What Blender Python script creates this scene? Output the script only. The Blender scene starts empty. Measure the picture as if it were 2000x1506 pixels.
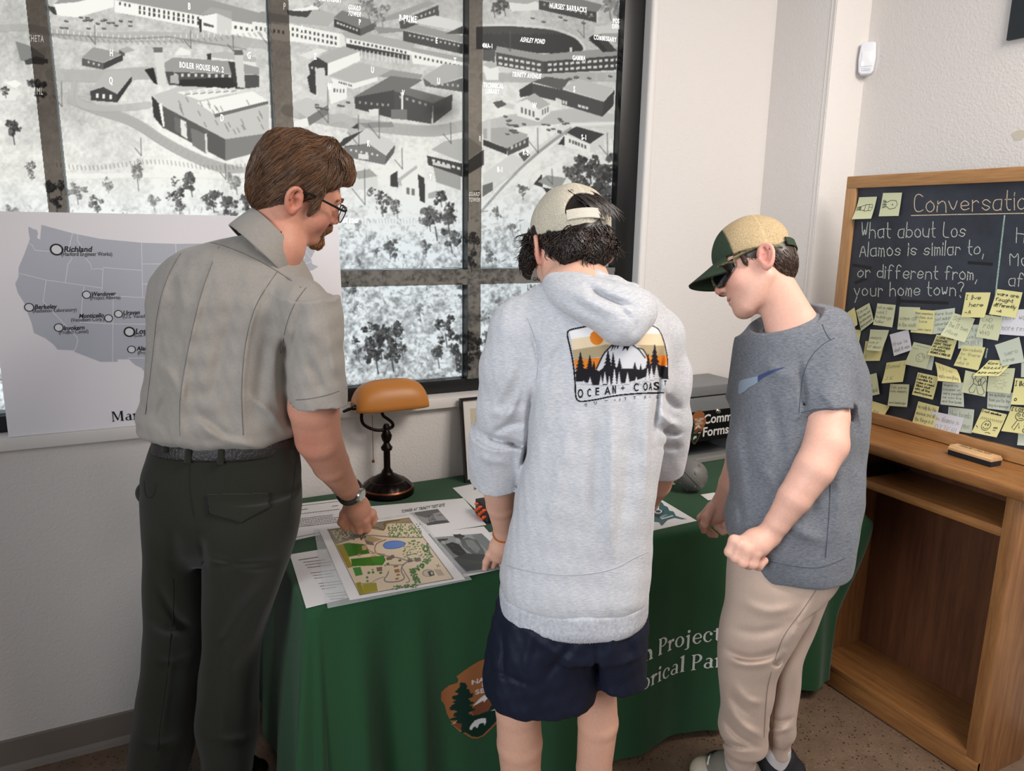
import bpy, bmesh, math, random
import numpy as np
from mathutils import Vector, Matrix
from mathutils.geometry import tessellate_polygon
from mathutils.bvhtree import BVHTree

random.seed(7)
RNG = np.random.default_rng(11)
SC = bpy.context.scene
COL = SC.collection

# ------------------------------------------------------------------ camera, world, lights, exposure
FPX = 1464.0                                   # focal length in pixels of the 2000 x 1506 frame
ROT = np.array([[0.8945056596240826, -0.07905764231605768, 0.4400108113352571],
                [-0.44675489443626215, -0.19423305684920672, 0.8733175733513308],
                [0.016422216590009597, -0.9777644955808321, -0.20906195728499172]])
EYE = np.array([0.0, 0.0, 1.65])
cam_data = bpy.data.cameras.new('camera')
cam_data.sensor_width = 36.0
cam_data.sensor_fit = 'HORIZONTAL'
cam_data.lens = FPX * 36.0 / 2000.0
cam_data.clip_start = 0.02
cam = bpy.data.objects.new('camera', cam_data)
COL.objects.link(cam)
_m = Matrix.Identity(4)
for _i in range(3):
    _m[_i][0] = ROT[_i, 0]
    _m[_i][1] = -ROT[_i, 1]
    _m[_i][2] = -ROT[_i, 2]
    _m[_i][3] = EYE[_i]
cam.matrix_world = _m
SC.camera = cam

SC.view_settings.view_transform = 'Standard'
SC.view_settings.look = 'None'
SC.view_settings.gamma = 1.0
SC.view_settings.use_curve_mapping = False
SC.view_settings.exposure = 0.0

world = bpy.data.worlds.new('room_light')
SC.world = world
world.use_nodes = True
_bg = world.node_tree.nodes['Background']
_bg.inputs[0].default_value = (0.86, 0.90, 1.0, 1)
_bg.inputs[1].default_value = 0.19


def area(name, loc, target, size, power, color, size_y=None, spread=180):
    d = bpy.data.lights.new(name, 'AREA')
    d.shape = 'RECTANGLE'
    d.size = size
    d.size_y = size_y or size
    d.energy = power
    d.color = color
    d.spread = math.radians(spread)
    o = bpy.data.objects.new(name, d)
    COL.objects.link(o)
    o.location = loc
    o.rotation_euler = (Vector(target) - Vector(loc)).to_track_quat('-Z', 'Y').to_euler()
    return o


area('ceiling_light', (2.0, 0.1, 3.0), (1.4, 1.3, 0.4), 1.1, 60, (1.0, 0.93, 0.86), 1.0)
area('ceiling_light', (0.5, -1.2, 3.0), (1.3, 1.5, 1.0), 1.2, 6.5, (1.0, 0.95, 0.90), 1.2, 90)
area('side_window_light', (-2.3, -0.4, 1.9), (1.3, 1.4, 1.15), 1.2, 15, (0.88, 0.94, 1.0), 1.6, 64)
# ------------------------------------------------------------------ places: a pixel of the photograph to a point of the room
def ray(u, v):
    return ROT @ np.array([(u - 1000.0) / FPX, (v - 753.0) / FPX, 1.0])


def A(u, v, d):
    return EYE + ray(u, v) * d


def AX(u, v, x):
    r = ray(u, v)
    return EYE + r * (x / r[0])


def AY(u, v, y):
    r = ray(u, v)
    return EYE + r * (y / r[1])


def AZ(u, v, z):
    r = ray(u, v)
    return EYE + r * ((z - EYE[2]) / r[2])


def project(P):
    q = (np.asarray(P, float) - EYE) @ ROT
    return np.stack([1000 + FPX * q[..., 0] / q[..., 2], 753 + FPX * q[..., 1] / q[..., 2]], -1)


CR = np.array([ROT[0, 0], ROT[1, 0], 0.0]); CR /= np.linalg.norm(CR)       # level direction across the view
CF = np.array([-CR[1], CR[0], 0.0])                                        # level direction away from the viewer


# ------------------------------------------------------------------ colours and materials
def lin(c):
    c = np.asarray(c, float) / 255.0
    return np.where(c <= 0.04045, c / 12.92, ((c + 0.055) / 1.055) ** 2.4)


def rgba(c):
    return tuple(lin(c)) + (1.0,)


def mat(name, color=(128, 128, 128), rough=0.6, metal=0.0, spec=0.5, attr=None, vary=None, bump=None, stretch=None,
        sss=0.0, emit=None, alpha=None, trans=0.0, color2=None, wave=None, sheen=0.0, coat=0.0):
    """vary = (scale, amount, detail); bump = (scale, distance, detail); stretch scales the coordinates."""
    m = bpy.data.materials.new(name)
    m.use_nodes = True
    nt = m.node_tree
    N, L = nt.nodes, nt.links
    b = N['Principled BSDF']
    b.inputs['Base Color'].default_value = rgba(color)
    b.inputs['Roughness'].default_value = rough
    b.inputs['Metallic'].default_value = metal
    b.inputs['Specular IOR Level'].default_value = spec
    if sheen:
        b.inputs['Sheen Weight'].default_value = sheen
    if coat:
        b.inputs['Coat Weight'].default_value = coat
        b.inputs['Coat Roughness'].default_value = 0.12
    if sss:
        b.inputs['Subsurface Weight'].default_value = sss
        b.inputs['Subsurface Radius'].default_value = (0.012, 0.005, 0.003)
        b.inputs['Subsurface Scale'].default_value = 1.0
    if trans:
        b.inputs['Transmission Weight'].default_value = trans
    if alpha is not None:
        b.inputs['Alpha'].default_value = alpha
    tc = N.new('ShaderNodeTexCoord')
    vec = tc.outputs['Object']
    if stretch:
        mp = N.new('ShaderNodeMapping')
        mp.inputs['Scale'].default_value = stretch
        L.new(vec, mp.inputs['Vector'])
        vec = mp.outputs['Vector']
    src = None
    if attr:
        at = N.new('ShaderNodeVertexColor')
        at.layer_name = attr
        src = at.outputs['Color']
    if vary:
        nz = N.new('ShaderNodeTexNoise')
        nz.inputs['Scale'].default_value = vary[0]
        nz.inputs['Detail'].default_value = vary[2] if len(vary) > 2 else 4.0
        nz.inputs['Roughness'].default_value = 0.65
        L.new(vec, nz.inputs['Vector'])
        fac = nz.outputs['Fac']
        if wave:
            wv = N.new('ShaderNodeTexWave')
            wv.inputs['Scale'].default_value = wave[0]
            wv.inputs['Distortion'].default_value = wave[1]
            wv.inputs['Detail'].default_value = 3.0
            wv.bands_direction = wave[2]
            L.new(vec, wv.inputs['Vector'])
            mm = N.new('ShaderNodeMath'); mm.operation = 'MULTIPLY_ADD'
            mm.inputs[1].default_value = 0.5
            L.new(wv.outputs['Fac'], mm.inputs[0])
            hf = N.new('ShaderNodeMath'); hf.operation = 'MULTIPLY'; hf.inputs[1].default_value = 0.5
            L.new(fac, hf.inputs[0]); L.new(hf.outputs[0], mm.inputs[2])
            fac = mm.outputs[0]
        cr = N.new('ShaderNodeMapRange')
        cr.inputs['From Min'].default_value = 0.3
        cr.inputs['From Max'].default_value = 0.7
        L.new(fac, cr.inputs['Value'])
        mx = N.new('ShaderNodeMix'); mx.data_type = 'RGBA'
        if color2 is not None:
            L.new(cr.outputs[0], mx.inputs['Factor'])
            if src is not None:
                L.new(src, mx.inputs['A'])
            else:
                mx.inputs['A'].default_value = rgba(color)
            mx.inputs['B'].default_value = rgba(color2)
        else:
            mx.blend_type = 'MULTIPLY'
            mx.inputs['Factor'].default_value = 1.0
            g = N.new('ShaderNodeMapRange')
            g.inputs['To Min'].default_value = 1 - vary[1]
            g.inputs['To Max'].default_value = 1 + vary[1]
            L.new(cr.outputs[0], g.inputs['Value'])
            if src is not None:
                L.new(src, mx.inputs['A'])
            else:
                mx.inputs['A'].default_value = rgba(color)
            L.new(g.outputs[0], mx.inputs['B'])
        src = mx.outputs['Result']
    if src is not None:
        L.new(src, b.inputs['Base Color'])
    if emit:
        b.inputs['Emission Strength'].default_value = emit
        if src is not None:
            L.new(src, b.inputs['Emission Color'])
        else:
            b.inputs['Emission Color'].default_value = rgba(color)
    if bump:
        nz = N.new('ShaderNodeTexNoise')
        nz.inputs['Scale'].default_value = bump[0]
        nz.inputs['Detail'].default_value = bump[2] if len(bump) > 2 else 3.0
        L.new(vec, nz.inputs['Vector'])
        bp = N.new('ShaderNodeBump')
        bp.inputs['Distance'].default_value = bump[1]
        bp.inputs['Strength'].default_value = 1.0
        L.new(nz.outputs['Fac'], bp.inputs['Height'])
        L.new(bp.outputs['Normal'], b.inputs['Normal'])
    return m


# ------------------------------------------------------------------ objects
def tag(o, label=None, cat=None, group=None, kind=None):
    if label: o['label'] = label
    if cat: o['category'] = cat
    if group: o['group'] = group
    if kind: o['kind'] = kind
    return o


def empty(name, loc, label=None, cat=None, group=None):
    o = bpy.data.objects.new(name, None)
    o.empty_display_size = 0.05
    COL.objects.link(o)
    o.location = tuple(float(x) for x in loc)
    return tag(o, label, cat, group)


def base_of(o):
    p = np.zeros(3)
    while o is not None:
        p = p + np.array(o.location)
        o = o.parent
    return p


def link_mesh(name, me, m, parent=None, origin=None):
    """Links a mesh whose vertices are in room coordinates; its origin goes to `origin` (or stays with the parent's)."""
    o = bpy.data.objects.new(name, me)
    COL.objects.link(o)
    pb = np.zeros(3)
    if parent is not None:
        o.parent = parent
        pb = base_of(parent)
    if origin is None:
        origin = pb
    origin = np.asarray(origin, float)
    o.location = tuple(origin - pb)
    if np.any(origin):
        n = len(me.vertices)
        a = np.empty(n * 3, np.float32)
        me.vertices.foreach_get('co', a)
        a = (a.reshape(-1, 3) - origin.astype(np.float32)).ravel()
        me.vertices.foreach_set('co', a)
        me.update()
    if m is not None:
        for mm in (m if isinstance(m, (list, tuple)) else [m]):
            me.materials.append(mm)
    return o


def np_mesh(name, V, F, smooth=True, colors=None, mats=None):
    """Mesh from vertex array and an (n,4) or (n,3) face array, or a list of faces."""
    me = bpy.data.meshes.new(name)
    V = np.asarray(V, np.float32)
    if isinstance(F, np.ndarray):
        k = F.shape[1]
        me.vertices.add(len(V))
        me.vertices.foreach_set('co', V.ravel())
        me.loops.add(F.size)
        me.loops.foreach_set('vertex_index', F.astype(np.int32).ravel())
        me.polygons.add(len(F))
        me.polygons.foreach_set('loop_start', np.arange(0, F.size, k, dtype=np.int32))
        me.update(calc_edges=True)
    else:
        me.from_pydata([tuple(map(float, v)) for v in V], [], [tuple(map(int, f)) for f in F])
        me.update()
    me.polygons.foreach_set('use_smooth', np.full(len(me.polygons), bool(smooth)))
    if colors is not None:
        ca = me.color_attributes.new('Col', 'FLOAT_COLOR', 'POINT')
        c4 = np.ones((len(V), 4), np.float32)
        c4[:, :3] = colors
        ca.data.foreach_set('color', c4.ravel())
    if mats is not None:
        me.polygons.foreach_set('material_index', np.asarray(mats, np.int32))
    return me


class MB:
    """Collects boxes, prisms, tubes and lathes into one mesh."""

    def __init__(self):
        self.V, self.F, self.M = [], [], []

    def add(self, V, F, mi=0):
        o = len(self.V)
        self.V += [tuple(map(float, v)) for v in V]
        self.F += [tuple(i + o for i in f) for f in F]
        self.M += [mi] * len(F)
        return self

    def box(self, lo, hi, mi=0, fr=None):
        (a, b, c), (d, e, f) = lo, hi
        V = [(a, b, c), (d, b, c), (d, e, c), (a, e, c), (a, b, f), (d, b, f), (d, e, f), (a, e, f)]
        F = [(0, 3, 2, 1), (4, 5, 6, 7), (0, 1, 5, 4), (1, 2, 6, 5), (2, 3, 7, 6), (3, 0, 4, 7)]
        if fr is not None:
            V = [fr(v) for v in V]
        return self.add(V, F, mi)

    def prism(self, pts, fr, h, mi=0):
        """pts: outline (list of 2D), fr(x, y, z) -> 3D; extruded from 0 to h."""
        n = len(pts)
        V = [fr(x, y, 0) for x, y in pts] + [fr(x, y, h) for x, y in pts]
        F = [tuple(range(n))[::-1], tuple(range(n, 2 * n))] + [(i, (i + 1) % n, n + (i + 1) % n, n + i) for i in range(n)]
        return self.add(V, F, mi)

    def tube(self, pts, rad, n=10, mi=0, caps=True):
        V, F = tube_arrays(pts, rad, n, caps)
        return self.add(V, F, mi)

    def lathe(self, prof, center, n=40, mi=0, axis=None):
        c = np.asarray(center, float)
        V, F = [], []
        for r, z in prof:
            for k in range(n):
                t = 2 * math.pi * k / n
                p = np.array([r * math.cos(t), r * math.sin(t), z])
                if axis is not None:
                    p = axis @ p
                V.append(tuple(c + p))
        for i in range(len(prof) - 1):
            for k in range(n):
                F.append((i * n + k, i * n + (k + 1) % n, (i + 1) * n + (k + 1) % n, (i + 1) * n + k))
        F.append(tuple(range(n))[::-1])
        F.append(tuple(range((len(prof) - 1) * n, len(prof) * n)))
        return self.add(V, F, mi)

    def build(self, name, m, parent=None, smooth=False, bevel=0.0, origin=None, seg=2, angle=40):
        me = np_mesh(name, np.array(self.V), self.F, smooth, None, self.M)
        if bevel or smooth:
            bm = bmesh.new()
            bm.from_mesh(me)
            bmesh.ops.recalc_face_normals(bm, faces=bm.faces)
            if bevel:
                es = [e for e in bm.edges if len(e.link_faces) == 2 and e.calc_face_angle(0) > 0.6]
                bmesh.ops.bevel(bm, geom=es, offset=bevel, segments=seg, affect='EDGES', profile=0.6, clamp_overlap=True)
            for e in bm.edges:
                if len(e.link_faces) == 2 and e.calc_face_angle(0) > math.radians(angle):
                    e.smooth = False
            for f in bm.faces:
                f.smooth = True
            bm.to_mesh(me)
            bm.free()
        return link_mesh(name, me, m, parent, origin)


def tube_arrays(pts, rad, n=8, caps=True):
    P = np.asarray(pts, float)
    k = len(P)
    rad = np.broadcast_to(np.asarray(rad, float), (k,))
    T = np.gradient(P, axis=0)
    T /= np.linalg.norm(T, axis=1)[:, None] + 1e-12
    ref = np.array([0, 0, 1.0]) if abs(T[0][2]) < 0.9 else np.array([1.0, 0, 0])
    V, F = [], []
    u = np.cross(T[0], ref); u /= np.linalg.norm(u)
    for i in range(k):
        u = u - T[i] * u.dot(T[i]); u /= np.linalg.norm(u) + 1e-12
        w = np.cross(T[i], u)
        for j in range(n):
            a = 2 * math.pi * j / n
            V.append(P[i] + rad[i] * (math.cos(a) * u + math.sin(a) * w))
    for i in range(k - 1):
        for j in range(n):
            F.append((i * n + j, i * n + (j + 1) % n, (i + 1) * n + (j + 1) % n, (i + 1) * n + j))
    if caps:
        F.append(tuple(range(n))[::-1])
        F.append(tuple(range((k - 1) * n, k * n)))
    return V, F


def smooth_path(pts, it=2, closed=False):
    P = np.asarray(pts, float)
    for _ in range(it):
        if len(P) < 3:
            break
        if closed:
            Q = np.roll(P, -1, 0)
            P = np.stack([0.75 * P + 0.25 * Q, 0.25 * P + 0.75 * Q], 1).reshape(-1, P.shape[1])
        else:
            a, b = P[:-1], P[1:]
            M = np.stack([0.75 * a + 0.25 * b, 0.25 * a + 0.75 * b], 1).reshape(-1, P.shape[1])
            P = np.vstack([P[:1], M[1:-1], P[-1:]])
    return P


# ------------------------------------------------------------------ rounded bodies: a distance field meshed on a sparse grid
class Field:
    def __init__(self):
        self.prims = []
        self.post = []

    def _add(self, fn, lo, hi, k, op):
        self.prims.append((fn, np.asarray(lo, np.float32), np.asarray(hi, np.float32), float(k), op))
        return self

    def cone(self, p0, p1, r0, r1, k=0.01, op='u'):
        p0, p1 = np.asarray(p0, np.float32), np.asarray(p1, np.float32)
        d = p1 - p0
        L2 = float(d @ d) + 1e-12

        def fn(P):
            q = P - p0
            t = np.clip((q @ d) / L2, 0, 1)
            return np.linalg.norm(q - t[:, None] * d, axis=1) - (r0 + t * (r1 - r0))
        r = max(r0, r1)
        return self._add(fn, np.minimum(p0, p1) - r, np.maximum(p0, p1) + r, k, op)

    def chain(self, pts, rad, k=0.01, op='u'):
        for i in range(len(pts) - 1):
            self.cone(pts[i], pts[i + 1], rad[i], rad[i + 1], k, op)
        return self

    def ball(self, c, r, k=0.01, op='u', axes=None):
        c = np.asarray(c, np.float32)
        r = np.broadcast_to(np.asarray(r, np.float32), (3,))
        Ax = None if axes is None else np.asarray(axes, np.float32)

        def fn(P):
            q = P - c
            if Ax is not None:
                q = q @ Ax
            k0 = np.linalg.norm(q / r, axis=1)
            k1 = np.linalg.norm(q / (r * r), axis=1) + 1e-9
            return k0 * (k0 - 1.0) / k1
        R = float(r.max())
        return self._add(fn, c - R, c + R, k, op)

    def loft(self, rows, k=0.01, op='u', n=2.3, ax=None, ay=None, cap=0.01):
        """rows: (centre xyz, half width, half depth), sorted by height; level slices."""
        ax = CR if ax is None else ax
        ay = CF if ay is None else ay
        ax, ay = np.asarray(ax, np.float32), np.asarray(ay, np.float32)
        rows = sorted(rows, key=lambda r: r[0][2])
        z = np.array([r[0][2] for r in rows])
        tab = np.array([[r[0][0], r[0][1], r[1], r[2]] for r in rows])
        zz = np.linspace(z[0], z[-1], 160)
        tt = np.stack([smooth_interp(zz, z, tab[:, i]) for i in range(4)], 1)
        z0, z1 = float(z[0]), float(z[-1])

        def fn(P):
            c = [np.interp(P[:, 2], zz, tt[:, i]).astype(np.float32) for i in range(4)]
            qx, qy = P[:, 0] - c[0], P[:, 1] - c[1]
            lx = np.abs(qx * ax[0] + qy * ax[1]) / c[2]
            ly = np.abs(qx * ay[0] + qy * ay[1]) / c[3]
            r = (lx ** n + ly ** n) ** (1.0 / n)
            rr = np.sqrt(qx * qx + qy * qy)
            d = np.where(r > 1e-4, rr * (1 - 1 / np.maximum(r, 1e-4)), -np.minimum(c[2], c[3]))
            d = np.where(r < 0.5, (r - 1) * np.minimum(c[2], c[3]), d)
            e = np.maximum(P[:, 2] - z1, z0 - P[:, 2])
            h = np.maximum(cap - np.abs(d - e), 0) / cap
            return np.maximum(d, e) + h * h * cap * 0.25
        m = float(max(tab[:, 2].max(), tab[:, 3].max())) * 1.2
        lo = np.array([tab[:, 0].min() - m, tab[:, 1].min() - m, z0])
        hi = np.array([tab[:, 0].max() + m, tab[:, 1].max() + m, z1])
        return self._add(fn, lo, hi, k, op)

    def custom(self, fn, lo, hi, k=0.01, op='u'):
        return self._add(fn, lo, hi, k, op)

    def __call__(self, P):
        P = np.asarray(P, np.float32)
        lo, hi = P.min(0), P.max(0)
        d = np.full(len(P), 0.5, np.float32)
        for fn, a, b, k, op in self.prims:
            mg = 0.03 + k
            if np.any(a - mg > hi) or np.any(b + mg < lo):
                continue
            e = fn(P)
            if op == 'u':
                h = np.clip(0.5 + 0.5 * (e - d) / k, 0, 1)
                d = e + (d - e) * h - k * h * (1 - h)
            elif op == 's':
                h = np.clip(0.5 - 0.5 * (d + e) / k, 0, 1)
                d = d + (-e - d) * h + k * h * (1 - h)
            else:
                h = np.clip(0.5 - 0.5 * (e - d) / k, 0, 1)
                d = e + (d - e) * h + k * h * (1 - h)
        for fn in self.post:
            d = d + fn(P)
        return d

    def grad(self, P, e=0.0015):
        g = np.stack([self(P + np.eye(3)[i] * e) - self(P - np.eye(3)[i] * e) for i in range(3)], 1)
        return g / (np.linalg.norm(g, axis=1)[:, None] + 1e-9)

    def bounds(self):
        us = [p for p in self.prims if p[4] == 'u']
        return np.min([p[1] for p in us], 0) - 0.02, np.max([p[2] for p in us], 0) + 0.02


def smooth_interp(x, xp, fp):
    """Monotone cubic through the rows of a loft."""
    xp, fp = np.asarray(xp, float), np.asarray(fp, float)
    if len(xp) < 3:
        return np.interp(x, xp, fp)
    h = np.diff(xp)
    dl = np.diff(fp) / h
    m = np.zeros_like(fp)
    for i in range(1, len(xp) - 1):
        if dl[i - 1] * dl[i] > 0:
            w1, w2 = 2 * h[i] + h[i - 1], h[i] + 2 * h[i - 1]
            m[i] = (w1 + w2) / (w1 / dl[i - 1] + w2 / dl[i])
    m[0], m[-1] = dl[0], dl[-1]
    i = np.clip(np.searchsorted(xp, x) - 1, 0, len(xp) - 2)
    t = (x - xp[i]) / h[i]
    return ((2 * t ** 3 - 3 * t ** 2 + 1) * fp[i] + (t ** 3 - 2 * t ** 2 + t) * h[i] * m[i]
            + (-2 * t ** 3 + 3 * t ** 2) * fp[i + 1] + (t ** 3 - t ** 2) * h[i] * m[i + 1])


def folds(lines):
    """Creases and ridges of a cloth: (polyline in the photograph's pixels, height in m (minus = crease), half width in pixels)."""
    segs = []
    for pl, amp, w in lines:
        pl = smooth_path(pl, 2)
        segs.append((np.asarray(pl, np.float32), amp, w))

    def fn(P):
        uv = project(P).astype(np.float32)
        out = np.zeros(len(P), np.float32)
        lo, hi = uv.min(0), uv.max(0)
        for pl, amp, w in segs:
            if np.any(pl.min(0) - 3 * w > hi) or np.any(pl.max(0) + 3 * w < lo):
                continue
            best = np.full(len(P), 1e9, np.float32)
            n = len(pl)
            tap = np.zeros(len(P), np.float32)
            for i in range(n - 1):
                a, b = pl[i], pl[i + 1]
                d = b - a
                t = np.clip(((uv - a) @ d) / (float(d @ d) + 1e-9), 0, 1)
                e = np.sum((uv - a - t[:, None] * d) ** 2, axis=1)
                s = (i + t) / (n - 1)
                tap = np.where(e < best, s, tap)
                best = np.minimum(best, e)
            env = np.clip(np.minimum(tap, 1 - tap) * 4, 0, 1)
            env = env * env * (3 - 2 * env)
            out -= 1.9 * amp * (0.15 + 0.85 * env) * np.exp(-best / (w * w))
        return out
    return fn


def wobble(amp, freq, seed, n=6, squash=(1, 1, 1)):
    g = np.random.default_rng(seed)
    K = g.normal(size=(n, 3)) * freq * np.asarray(squash)
    ph = g.uniform(0, 6.28, n)

    def fn(P):
        return (amp / n ** 0.5) * np.sin(P @ K.T.astype(np.float32) + ph.astype(np.float32)).sum(1)
    return fn


def mesh_field(f, h, lo=None, hi=None, B=8, slack=1.9):
    """Surface nets on the blocks of a grid that the surface passes through."""
    a, b = f.bounds()
    lo = a if lo is None else np.asarray(lo, float)
    hi = b if hi is None else np.asarray(hi, float)
    s = B * h
    nb = np.ceil((hi - lo) / s).astype(int) + 1
    gx = np.stack(np.meshgrid(*[np.arange(n) for n in nb], indexing='ij'), -1).reshape(-1, 3)
    act = np.zeros(len(gx), bool)
    key = (gx // 4)
    order = np.lexsort((key[:, 2], key[:, 1], key[:, 0]))
    for i in range(0, len(order), 2048):
        o = order[i:i + 2048]
        act[o] = np.abs(f(lo + (gx[o] + 0.5) * s)) < s * 0.87 * slack
    gx = gx[act]
    key = gx // 3
    gx = gx[np.lexsort((gx[:, 2], gx[:, 1], gx[:, 0], key[:, 2], key[:, 1], key[:, 0]))]
    q = np.stack(np.meshgrid(*[np.arange(B + 1)] * 3, indexing='ij'), -1).reshape(-1, 3)
    n1 = B + 1
    cells_k, cells_v, edges = [], [], []
    BIG = 1 << 20
    enc = lambda I: (I[:, 0].astype(np.int64) * BIG + I[:, 1]) * BIG + I[:, 2]
    off8 = np.array([[i, j, k] for i in (0, 1) for j in (0, 1) for k in (0, 1)])
    ed = [(x, y) for x in range(8) for y in range(x + 1, 8) if np.abs(off8[x] - off8[y]).sum() == 1]
    for i in range(0, len(gx), 48):
        blk = gx[i:i + 48]
        I = (blk[:, None, :] * B + q[None]).reshape(-1, 3)
        v = f((lo + I * h).astype(np.float32)).reshape(len(blk), n1, n1, n1)
        sg = v < 0
        c = np.stack([sg[:, x:x + B, y:y + B, z:z + B] for x, y, z in off8], -1)
        m = c.any(-1) & ~c.all(-1)
        bi, x, y, z = np.nonzero(m)
        if len(bi) == 0:
            continue
        base = blk[bi] * B + np.stack([x, y, z], 1)
        cv = np.stack([v[bi, x + o[0], y + o[1], z + o[2]] for o in off8], 1)
        acc = np.zeros((len(bi), 3)); cnt = np.zeros(len(bi))
        for p, r in ed:
            va, vb = cv[:, p], cv[:, r]
            cr = (va < 0) != (vb < 0)
            t = np.where(cr, va / np.where(cr, va - vb, 1), 0)
            pt = off8[p] + t[:, None] * (off8[r] - off8[p])
            acc += np.where(cr[:, None], pt, 0); cnt += cr
        cells_k.append(enc(base)); cells_v.append(lo + (base + acc / cnt[:, None]) * h)
        for axis in range(3):
            sl = [slice(0, B)] * 3
            s2 = list(sl); s2[axis] = slice(1, B + 1)
            s0 = sg[:, sl[0], sl[1], sl[2]]; s1 = sg[:, s2[0], s2[1], s2[2]]
            bi, x, y, z = np.nonzero(s0 != s1)
            if len(bi):
                edges.append((axis, blk[bi] * B + np.stack([x, y, z], 1), s0[bi, x, y, z]))
    K = np.concatenate(cells_k); V = np.concatenate(cells_v)
    so = np.argsort(K); K = K[so]; V = V[so]
    Fs = []
    for axis, E, inside in edges:
        a1, a2 = [(1, 2), (2, 0), (0, 1)][axis]
        ids = []
        ok = np.ones(len(E), bool)
        for d1, d2 in ((-1, -1), (0, -1), (0, 0), (-1, 0)):
            c = E.copy(); c[:, a1] += d1; c[:, a2] += d2
            kk = enc(c)
            j = np.clip(np.searchsorted(K, kk), 0, len(K) - 1)
            ok &= K[j] == kk
            ids.append(j)
        Q = np.stack(ids, 1)
        Q[~inside] = Q[~inside][:, ::-1]
        Fs.append(Q[ok])
    return V, np.concatenate(Fs)


def field_object(name, f, h, m, parent=None, color=None, relax=0, lo=None, hi=None):
    V, F = mesh_field(f, h, lo, hi)
    if relax:
        for _ in range(relax):
            acc = np.zeros_like(V); cnt = np.zeros(len(V))
            for i in range(4):
                np.add.at(acc, F[:, i], V[F[:, (i + 1) % 4]]); np.add.at(cnt, F[:, i], 1)
                np.add.at(acc, F[:, i], V[F[:, (i + 3) % 4]]); np.add.at(cnt, F[:, i], 1)
            V = 0.5 * V + 0.5 * acc / cnt[:, None]
    me = np_mesh(name, V, F, True, None if color is None else color(V))
    return link_mesh(name, me, m, parent)


# ------------------------------------------------------------------ printing: a picture painted into a grid of coloured cells
class Canvas:
    def __init__(self, x0, y0, x1, y1, res=1.0, bg=None):
        self.x0, self.y0, self.res = x0, y0, res
        self.w, self.h = int(round((x1 - x0) / res)), int(round((y1 - y0) / res))
        self.c = np.zeros((self.h, self.w, 3), np.float32)
        self.a = np.zeros((self.h, self.w), np.float32)
        if bg is not None:
            self.c[:] = np.asarray(bg, np.float32); self.a[:] = 1
        self.X = x0 + (np.arange(self.w) + 0.5) * res
        self.Y = y0 + (np.arange(self.h) + 0.5) * res

    def _win(self, lo, hi):
        i0 = max(0, int((lo[0] - self.x0) / self.res) - 1); i1 = min(self.w, int((hi[0] - self.x0) / self.res) + 2)
        j0 = max(0, int((lo[1] - self.y0) / self.res) - 1); j1 = min(self.h, int((hi[1] - self.y0) / self.res) + 2)
        return (i0, i1, j0, j1) if i1 > i0 and j1 > j0 else None

    def _put(self, w, mask, color, op=1.0):
        i0, i1, j0, j1 = w
        m = (mask * op).astype(np.float32)
        sub = self.c[j0:j1, i0:i1]
        col = np.asarray(color, np.float32)
        sub[:] = sub * (1 - m[..., None]) + col * m[..., None]
        if op >= 0.7:
            self.a[j0:j1, i0:i1] = np.maximum(self.a[j0:j1, i0:i1], mask)

    def poly(self, pts, color, op=1.0, holes=()):
        rings = [np.asarray(pts, float)] + [np.asarray(x, float) for x in holes]
        w = self._win(rings[0].min(0), rings[0].max(0))
        if not w:
            return self
        X, Y = np.meshgrid(self.X[w[0]:w[1]], self.Y[w[2]:w[3]])
        ins = np.zeros(X.shape, bool)
        for p in rings:
            q = np.roll(p, -1, 0)
            for (xa, ya), (xb, yb) in zip(p, q):
                if ya == yb:
                    continue
                ins ^= ((ya > Y) != (yb > Y)) & (X < (xb - xa) * (Y - ya) / (yb - ya) + xa)
        self._put(w, ins, color, op)
        return self

    def line(self, pts, width, color, op=1.0):
        P = np.asarray(pts, float)
        wd = np.broadcast_to(np.asarray(width, float), (len(P),))
        for i in range(len(P) - 1):
            a, b = P[i], P[i + 1]
            r = max(wd[i], wd[i + 1]) / 2
            w = self._win(np.minimum(a, b) - r, np.maximum(a, b) + r)
            if not w:
                continue
            X, Y = np.meshgrid(self.X[w[0]:w[1]], self.Y[w[2]:w[3]])
            d = b - a
            t = np.clip(((X - a[0]) * d[0] + (Y - a[1]) * d[1]) / (d @ d + 1e-9), 0, 1)
            e = np.hypot(X - a[0] - t * d[0], Y - a[1] - t * d[1])
            rad = (wd[i] + t * (wd[i + 1] - wd[i])) / 2
            self._put(w, np.clip((rad - e) / self.res + 0.5, 0, 1), color, op)
        return self

    def ell(self, c, rx, ry, color, op=1.0, rot=0.0):
        t = np.linspace(0, 2 * np.pi, 40)[:-1]
        x, y = rx * np.cos(t), ry * np.sin(t)
        return self.poly(np.stack([c[0] + x * math.cos(rot) - y * math.sin(rot), c[1] + x * math.sin(rot) + y * math.cos(rot)], 1), color, op)

    def glyphs(self, s, place, color, op=1.0, bold=False):
        for tri in text_tris(s, bold)[0]:
            self.poly(np.array([place(x, y) for x, y in tri]), color, op)
        return self


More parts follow.
